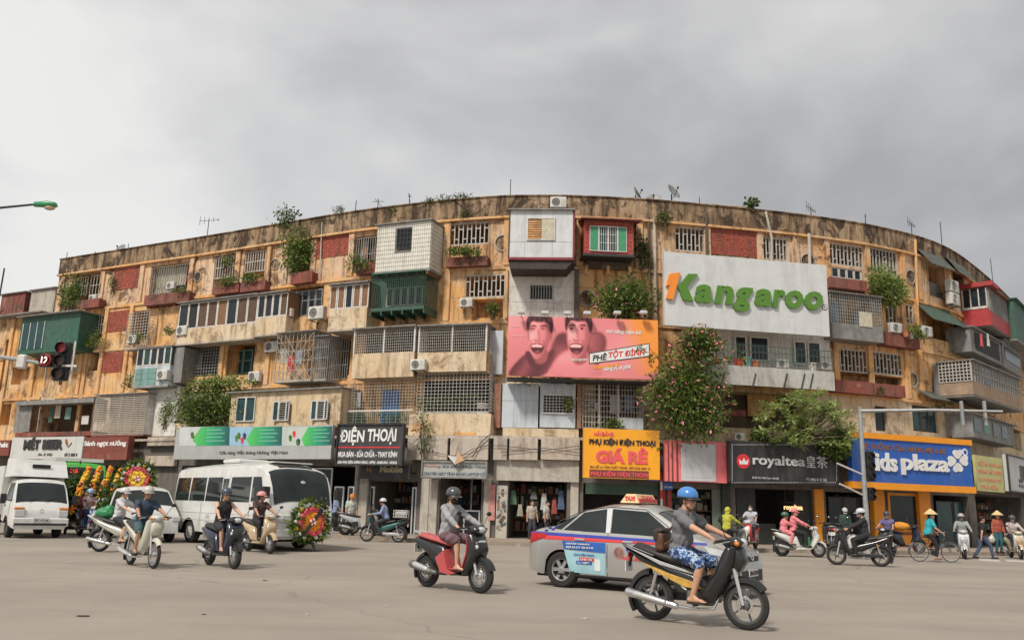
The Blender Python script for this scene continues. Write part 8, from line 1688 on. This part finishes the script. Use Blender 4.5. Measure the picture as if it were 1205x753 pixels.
s_ = stander('woman in rust shirt and conical hat carrying plastic bags', 1176, 650, R_(-90), shirt=cloth('rust', (.36, .09, .06)), sleeve='long', pants=cloth('teal_trousers', (.03, .10, .13)), hat=('cone', mat('palm_leaf', (.62, .44, .22), .7, .15, 20, coords='obj')), female=True, lean=.12)
for i, (dx, m) in enumerate(((-.32, mat('plastic_pale', (.50, .50, .42), .4, .1)), (.32, mat('plastic_lime', (.25, .42, .12), .4, .1)))):
    bg_ = thing('plastic_bag', ['pale plastic bag in the right hand of the woman in rust', 'green plastic bag in the left hand of the woman in rust'][i], 'bag', s_.location+Vector((dx, -.1, .42)), 0); fuse('bag_body', MB().ell((0, 0, .12), (.14, .11, .16), 10, 8).cap((0, 0, .2), (0, 0, .34), .06, .02, 8), m, bg_, .02)
b = scooter('beige scooter at the zebra crossing by the corner shops', 1196, 657, R_(-105), B_MINT, B_BEIGE); rider(b, 'rider in patterned blouse and dark cap at the zebra crossing', shirt=cloth('print_blouse', (.48, .40, .38), .5), sleeve='long', pants=cloth('dark_grey', (.05, .05, .06)), hat=('cap_helmet', bpaint('helm_charcoal', (.06, .065, .07))), mask=cloth('mask_white', (.5, .5, .5)), vox=.022, shoes=RUB)
b = scooter('parked scooter loaded with an orange and yellow sack by the orange pier', 1064, 651, R_(8), B_NAVY, B_BLACK, group='scooters parked on the pavement'); sk = thing('sack', 'orange and yellow sack lying across the parked scooter', 'sack', b.location+Vector((-.1, 0, .88)), R_(8)); fuse('sack_body', MB().ell((0, 0, .12), (.42, .22, .16), 12, 8), mat('sack_orange', (.62, .26, .03), .7, .4, 4), sk, .025)
for i, (x, y, a) in enumerate(((1000-14, 647, 60), (976, 646, 75))): scooter(['dark scooter parked under the left orange pier', 'dark scooter parked next to the tea shop door'][i], x, y, R_(a), B_BLACK, B_BLACK, group='scooters parked on the pavement')
stander('person in white mask and dark jacket standing by the children shop window', 996, 645, R_(-90), shirt=cloth('dkgreen', (.03, .07, .05)), sleeve='long', pants=cloth('black_trousers', (.02, .02, .022)), mask=cloth('mask_white', (.5, .5, .5)), hat=('cap', cloth('cap_white', (.5, .5, .5))))
# people seen inside the open shops
for i, (x, y, c) in enumerate(((625, 634, (.40, .36, .30)), (642, 634, (.48, .48, .46)))): stander(['shopkeeper in sand shirt at the open stall', 'shopkeeper in white shirt at the open stall'][i], x, y, R_(-70+40*i), shirt=cloth('stall_%d' % i, c), pants=cloth('dark_grey', (.05, .05, .06)), vox=.024)
# driver of the taxi is seen as a bright vest behind the glass, so no figure is built there
dg = bpy.context.evaluated_depsgraph_get()
for o in PENDING:
    me = bpy.data.meshes.new_from_object(o.evaluated_get(dg)); old = o.data; mats_ = list(old.materials); o.modifiers.clear(); o.data = me
    if not me.materials: [me.materials.append(m) for m in mats_]
    if o.name.split('.')[0] in ('shirt', 'trousers', 'shorts', 'hood', 'sack_body', 'bag_body', 'cloth_cover'):   # folds in the cloth
        n = len(me.vertices); co = np.empty(n*3, 'f'); no = np.empty(n*3, 'f'); me.vertices.foreach_get('co', co); me.vertex_normals.foreach_get('vector', no); co = co.reshape(-1, 3); no = no.reshape(-1, 3); x, y, z = co.T
        f = np.sin(z*46+3.1*np.sin(y*17+x*9)+2.2*np.sin(x*23))*.5+np.sin(x*31+y*37-z*19+2.0*np.sin(z*13))*.5; co = co+no*(f*.0065)[:, None]; me.vertices.foreach_set('co', co.astype('f').ravel()); me.update()
    me.polygons.foreach_set('use_smooth', [True]*len(me.polygons)); bpy.data.meshes.remove(old)
# ------------------------------------------------------------------ street furniture
POLE = mat('pole_galvanised', (.34, .35, .35), .5, .15, 6, metal=.3, dirt=.3); SIGD = mat('signal_black', (.018, .018, .02), .5, .2)
def at(px, py, depth):
    r = ray(px, py); return Vector((r[0], r[1], r[2]))*(depth/r[1])+Vector((0, 0, CAM_H))
# street lamp at the left edge
hd = at(56, 242, 28); bx = hd+Vector((-5.2, .0, 0))
t = thing('street_lamp', 'green-headed street lamp on a curved arm at the left', 'street lamp', (bx.x, bx.y, 0)); H0 = hd.z
MB().tube([(0, 0, 0), (0, 0, 6), (.1, 0, H0-1.6), (1.2, 0, H0-.75), (2.9, 0, H0-.22), (4.75, 0, H0+.03)], [.12, .09, .06, .05, .045, .04], 9).build('pole', DARKM, t, smooth=50); MB().lathe([(.2, 0), (.2, .5), (.13, .55)], (0, 0, 0), (0, 0, 1), 12).build('base', DARKM, t)
MB().pillow([(4.72, H0-.04), (4.78, H0+.10), (5.2, H0+.15), (5.48, H0+.10), (5.52, H0-.02), (5.3, H0-.06)], .14, .05).build('lamp_head', mat('lamp_green', (.03, .26, .10), .4, .1), t, smooth=50); MB().ell((5.28, 0, H0-.07), (.2, .12, .1), 12, 8).build('lamp_glass', mat('lamp_glass', (.52, .40, .26), .2, .1), t, smooth=60)
# traffic light on a mast arm, left
a0 = at(-60, 412, 25); a1 = at(90, 434, 25)
t = thing('traffic_light', 'traffic light with red countdown twelve on a mast arm over the left lanes', 'traffic light', (a0.x, a0.y, 0)); ln = a1.x-a0.x; dz = a1.z-a0.z
MB().tube([(0, 0, 0), (0, 0, a0.z+.15)], [.14, .09], 10).build('pole', POLE, t); MB().tube([(0, 0, a0.z), (ln*.5, 0, a0.z+dz*.45), (ln, 0, a0.z+dz)], [.08, .06, .045], 8).build('mast_arm', POLE, t)
def head(t, x, z, w, h, lamps, yoff=-.12, board=False):
    o = MB().bv(x-w/2, x+w/2, yoff-.12, yoff+.08, z-h/2, z+h/2, .03).build('signal_head', SIGD, t)
    n = len(lamps)
    for i, m in enumerate(lamps):
        zz = z+h/2-h*(i+.5)/n; r = min(w*.36, h/n*.42); MB().lathe([(r, 0), (r, .02), (.001, .03)], (x, yoff-.12, zz), (0, -1, 0), 16).build('lens', m, o); MB().lathe([(r*1.1, 0), (r*1.1, .14), (r*1.05, .14), (r*1.05, 0)], (x, yoff-.12, zz), (0, -1, 0), 14).build('hood', SIGD, o)
    return o
LRED = mat('lens_red_lit', (1, .05, .04), .4, 0, emit=1.6); LOFF = mat('lens_off', (.05, .03, .025), .3, .2)
p1 = at(58, 425, 25); head(t, p1.x-a0.x, p1.z, .36, .4, [SIGD]); MB().lathe([(.18, 0), (.18, .015), (.001, .015)], (p1.x-a0.x, -.245, p1.z), (0, -1, 0), 18).build('countdown_disc', mat('led_dim', (.30, .02, .02), .5, 0, emit=.5), t); vtext(t, '12', .2, .2, (p1.x-a0.x, -.275, p1.z), 0, mat('led_pale', (1, .6, .55), .5, 0, emit=1.4), .004, .03)
p2 = at(76, 428, 25); head(t, p2.x-a0.x, p2.z+.05, .42, 1.15, [mat('lens_red_dim', (.30, .03, .03), .3, .1), LOFF, LOFF])
for px in (69, 88): q = at(px, 430, 25); MB().b(q.x-a0.x-.02, q.x-a0.x+.02, -.16, -.12, q.z-.6, q.z+.7).build('backboard_edge', WHITE, t)
q = at(82, 432, 25); MB().b(q.x-a0.x-.1, q.x-a0.x+.35, -.3, -.26, q.z-.03, q.z+.03).build('stay', WHITE, t)
q = at(26, 426, 25); o = MB().bv(q.x-a0.x-.14, q.x-a0.x+.14, -.1, .12, q.z-.2, q.z+.22, .04).build('camera_box', WHITE, t)
# mast-arm pole, right
b0 = at(1022, 648, 33); p = at(1016, 482, 33); e = at(1180, 484, 31)
t = thing('traffic_light', 'grey signal pole with long mast arm before the blue sign', 'traffic light', (b0.x, b0.y, .0)); hz = p.z
MB().tube([(0, 0, 0), (0, 0, 2), (0, 0, hz+.1)], [.12, .10, .075], 10).build('pole', POLE, t, smooth=50); dx, dy = e.x-b0.x, e.y-b0.y; MB().tube([(0, 0, hz-.05), (dx*.5, dy*.5, hz+.02+(e.z-hz)*.5), (dx, dy, e.z)], [.075, .06, .045], 8).build('mast_arm', POLE, t, smooth=50)
head(t, .28, 3.35, .3, 1.15, [LOFF, LOFF, LOFF], .05); head(t, .26, 2.3, .24, .5, [LOFF, LOFF], .05); MB().lathe([(.22, 0), (.2, .3), (.13, .35)], (0, 0, 0), (0, 0, 1), 12).build('base', POLE, t)
for px in (1132, 1159): q = at(px, 485, 31.5); x = q.x-b0.x; y = q.y-b0.y; MB().bv(x-.05, x+.05, y-.06, y+.06, q.z-.5, q.z+.42, .015).build('signal_head', POLE, t)
for a_, b_ in (((985, 545), (1017, 559)), ((988, 569), (1015, 582))): A = at(*a_, 32.6); B2 = at(*b_, 33); MB().tube([A-b0+Vector((0, 0, b0.z)), B2-b0+Vector((0, 0, b0.z))], .035, 6).build('stay', WHITE, t)
# small signal by the stall
b0 = G(553, 634); b0.z = .13; q = at(553, 558, b0.y)
t = thing('pedestrian_signal', 'small pedestrian signal showing red on a thin pole by the grey shop sign', 'traffic light', b0); hz = q.z-.13
MB().tube([(0, 0, 0), (0, 0, hz)], .045, 8).build('pole', POLE, t); o = MB().bv(-.28, -.05, -.12, .08, hz-.28, hz+.1, .02).build('signal_head', SIGD, t); MB().ell((-.165, -.13, hz-.09), (.055, .02, .11), 10, 6).build('lens', LRED, o)
# street name signs
b0 = G(779, 642); b0.z = .13; q = at(779, 556, b0.y); t = thing('street_name_sign', 'blue street name plates on a red and white pole behind the taxi', 'sign', b0, R_(0)); hz = q.z-.13
for k in range(8): MB().lathe([(.05, hz*k/8), (.05, hz*(k+1)/8-.001)], (0, 0, 0), (0, 0, 1), 10).build('pole_band', S_RED if k % 2 else S_WHITE, t)
MB().bv(-.55, -.06, -.02, .02, hz-.38, hz-.0, .008).build('name_plate', S_BLUE, t); MB().bv(.06, .5, -.02, .02, hz-.72, hz-.36, .008).build('name_plate', S_BLUE, t); vtext(t, 'ĐỐNG TÁC', .4, .1, (-.305, -.026, hz-.25), 0, S_WHITE, .003, .03); vtext(t, 'PHỐ', .16, .06, (-.305, -.026, hz-.1), 0, S_WHITE, .003, .02); vtext(t, 'TÔN TÙNG', .36, .09, (.28, -.026, hz-.6), 0, S_WHITE, .003, .03)
# paper flag fluttering under the canopy
s, z = fs(536, 541, 1.9); t = thing('paper_flag', 'white and tan folded paper flag hanging under the canopy above the grey sign', 'flag', fpt(s, z, 1.9), fang(s)); MB().add([(-.38, 0, .2), (.0, -.06, -.2), (.12, -.1, .1), (-.38, .01, .2), (.0, -.05, -.2), (.12, -.09, .1)], [(0, 1, 2), (5, 4, 3), (0, 3, 4, 1), (1, 4, 5, 2), (2, 5, 3, 0)]).build('white_fold', S_WHITE, t); MB().add([(.0, -.07, -.2), (.42, -.02, .0), (.1, -.11, .38), (.0, -.06, -.2), (.42, -.01, .0), (.1, -.1, .38)], [(0, 1, 2), (5, 4, 3), (0, 3, 4, 1), (1, 4, 5, 2), (2, 5, 3, 0)]).build('tan_fold', mat('paper_tan', (.62, .40, .22), .8, .1), t); MB().tube([(0, 0, .2), (.05, .1, .6)], .01, 4).build('string', BLACK, t)
# crossing stripes, litter, manhole, patches
RP = mat('road_paint', (.50, .48, .44), .7, .2, 6, dirt=.6, dirtcol=(.28, .24, .2), streak=False)
for i, (x, y) in enumerate(((1164, 659), (1196, 660), (1226, 661))):
    c = G(x, y); f = R_(8); mb = MB().b(-.33, .33, -.85, .85, 0, .003); o = mb.build('road_marking', RP, None, (c.x, c.y, .004), R_(-28)); o['kind'] = 'structure'
rr_ = random.Random(12)
for i, (x, y, s_) in enumerate(((98, 725, .055), (83, 661, .06), (312, 683, .03), (240, 723, .02), (688, 728, .045), (455, 713, .022), (1010, 668, .04), (362, 723, .02), (905, 690, .03))):
    c = G(x, y); mb = MB(); n = 7; P = [(s_*(.7+.6*rr_.random())*math.cos(6.283*k/n)*1.5, s_*(.5+.6*rr_.random())*math.sin(6.283*k/n)) for k in range(n)]; mb.add([(a, b, .007+.008*rr_.random()) for a, b in P]+[(a, b, .004) for a, b in P], [tuple(range(n)), tuple(range(2*n-1, n-1, -1))]+[(k, n+k, n+(k+1) % n, (k+1) % n) for k in range(n)])
    dk_ = i in (0, 2, 3, 6); tag(mb.build('dead_leaf' if dk_ else 'paper_scrap', mat('litter_dark', (.06, .05, .04), .9) if dk_ else mat('litter_pale', (.5, .47, .42), .9), None, (c.x, c.y, 0)), ('dark dry leaf alone on the empty road before the truck', '', 'dark dry leaf on the road in front of the navy scooter', 'tiny dark leaf on the empty road before the cream step-through', '', '', 'dark leaf on the road under the motorbike with the white cloth')[i] if dk_ else {1: 'pale paper scrap on the road beside the cream step-through', 4: 'pale paper scrap left of the rear wheel of the black motorbike', 5: 'tiny pale scrap on the road before the rose scooter', 7: 'tiny pale scrap on the empty road left of the rose scooter', 8: 'pale paper scrap on the road right of the black motorbike'}[i], 'leaf' if dk_ else 'paper', 'dead leaves on the road' if dk_ else 'paper scraps on the road')
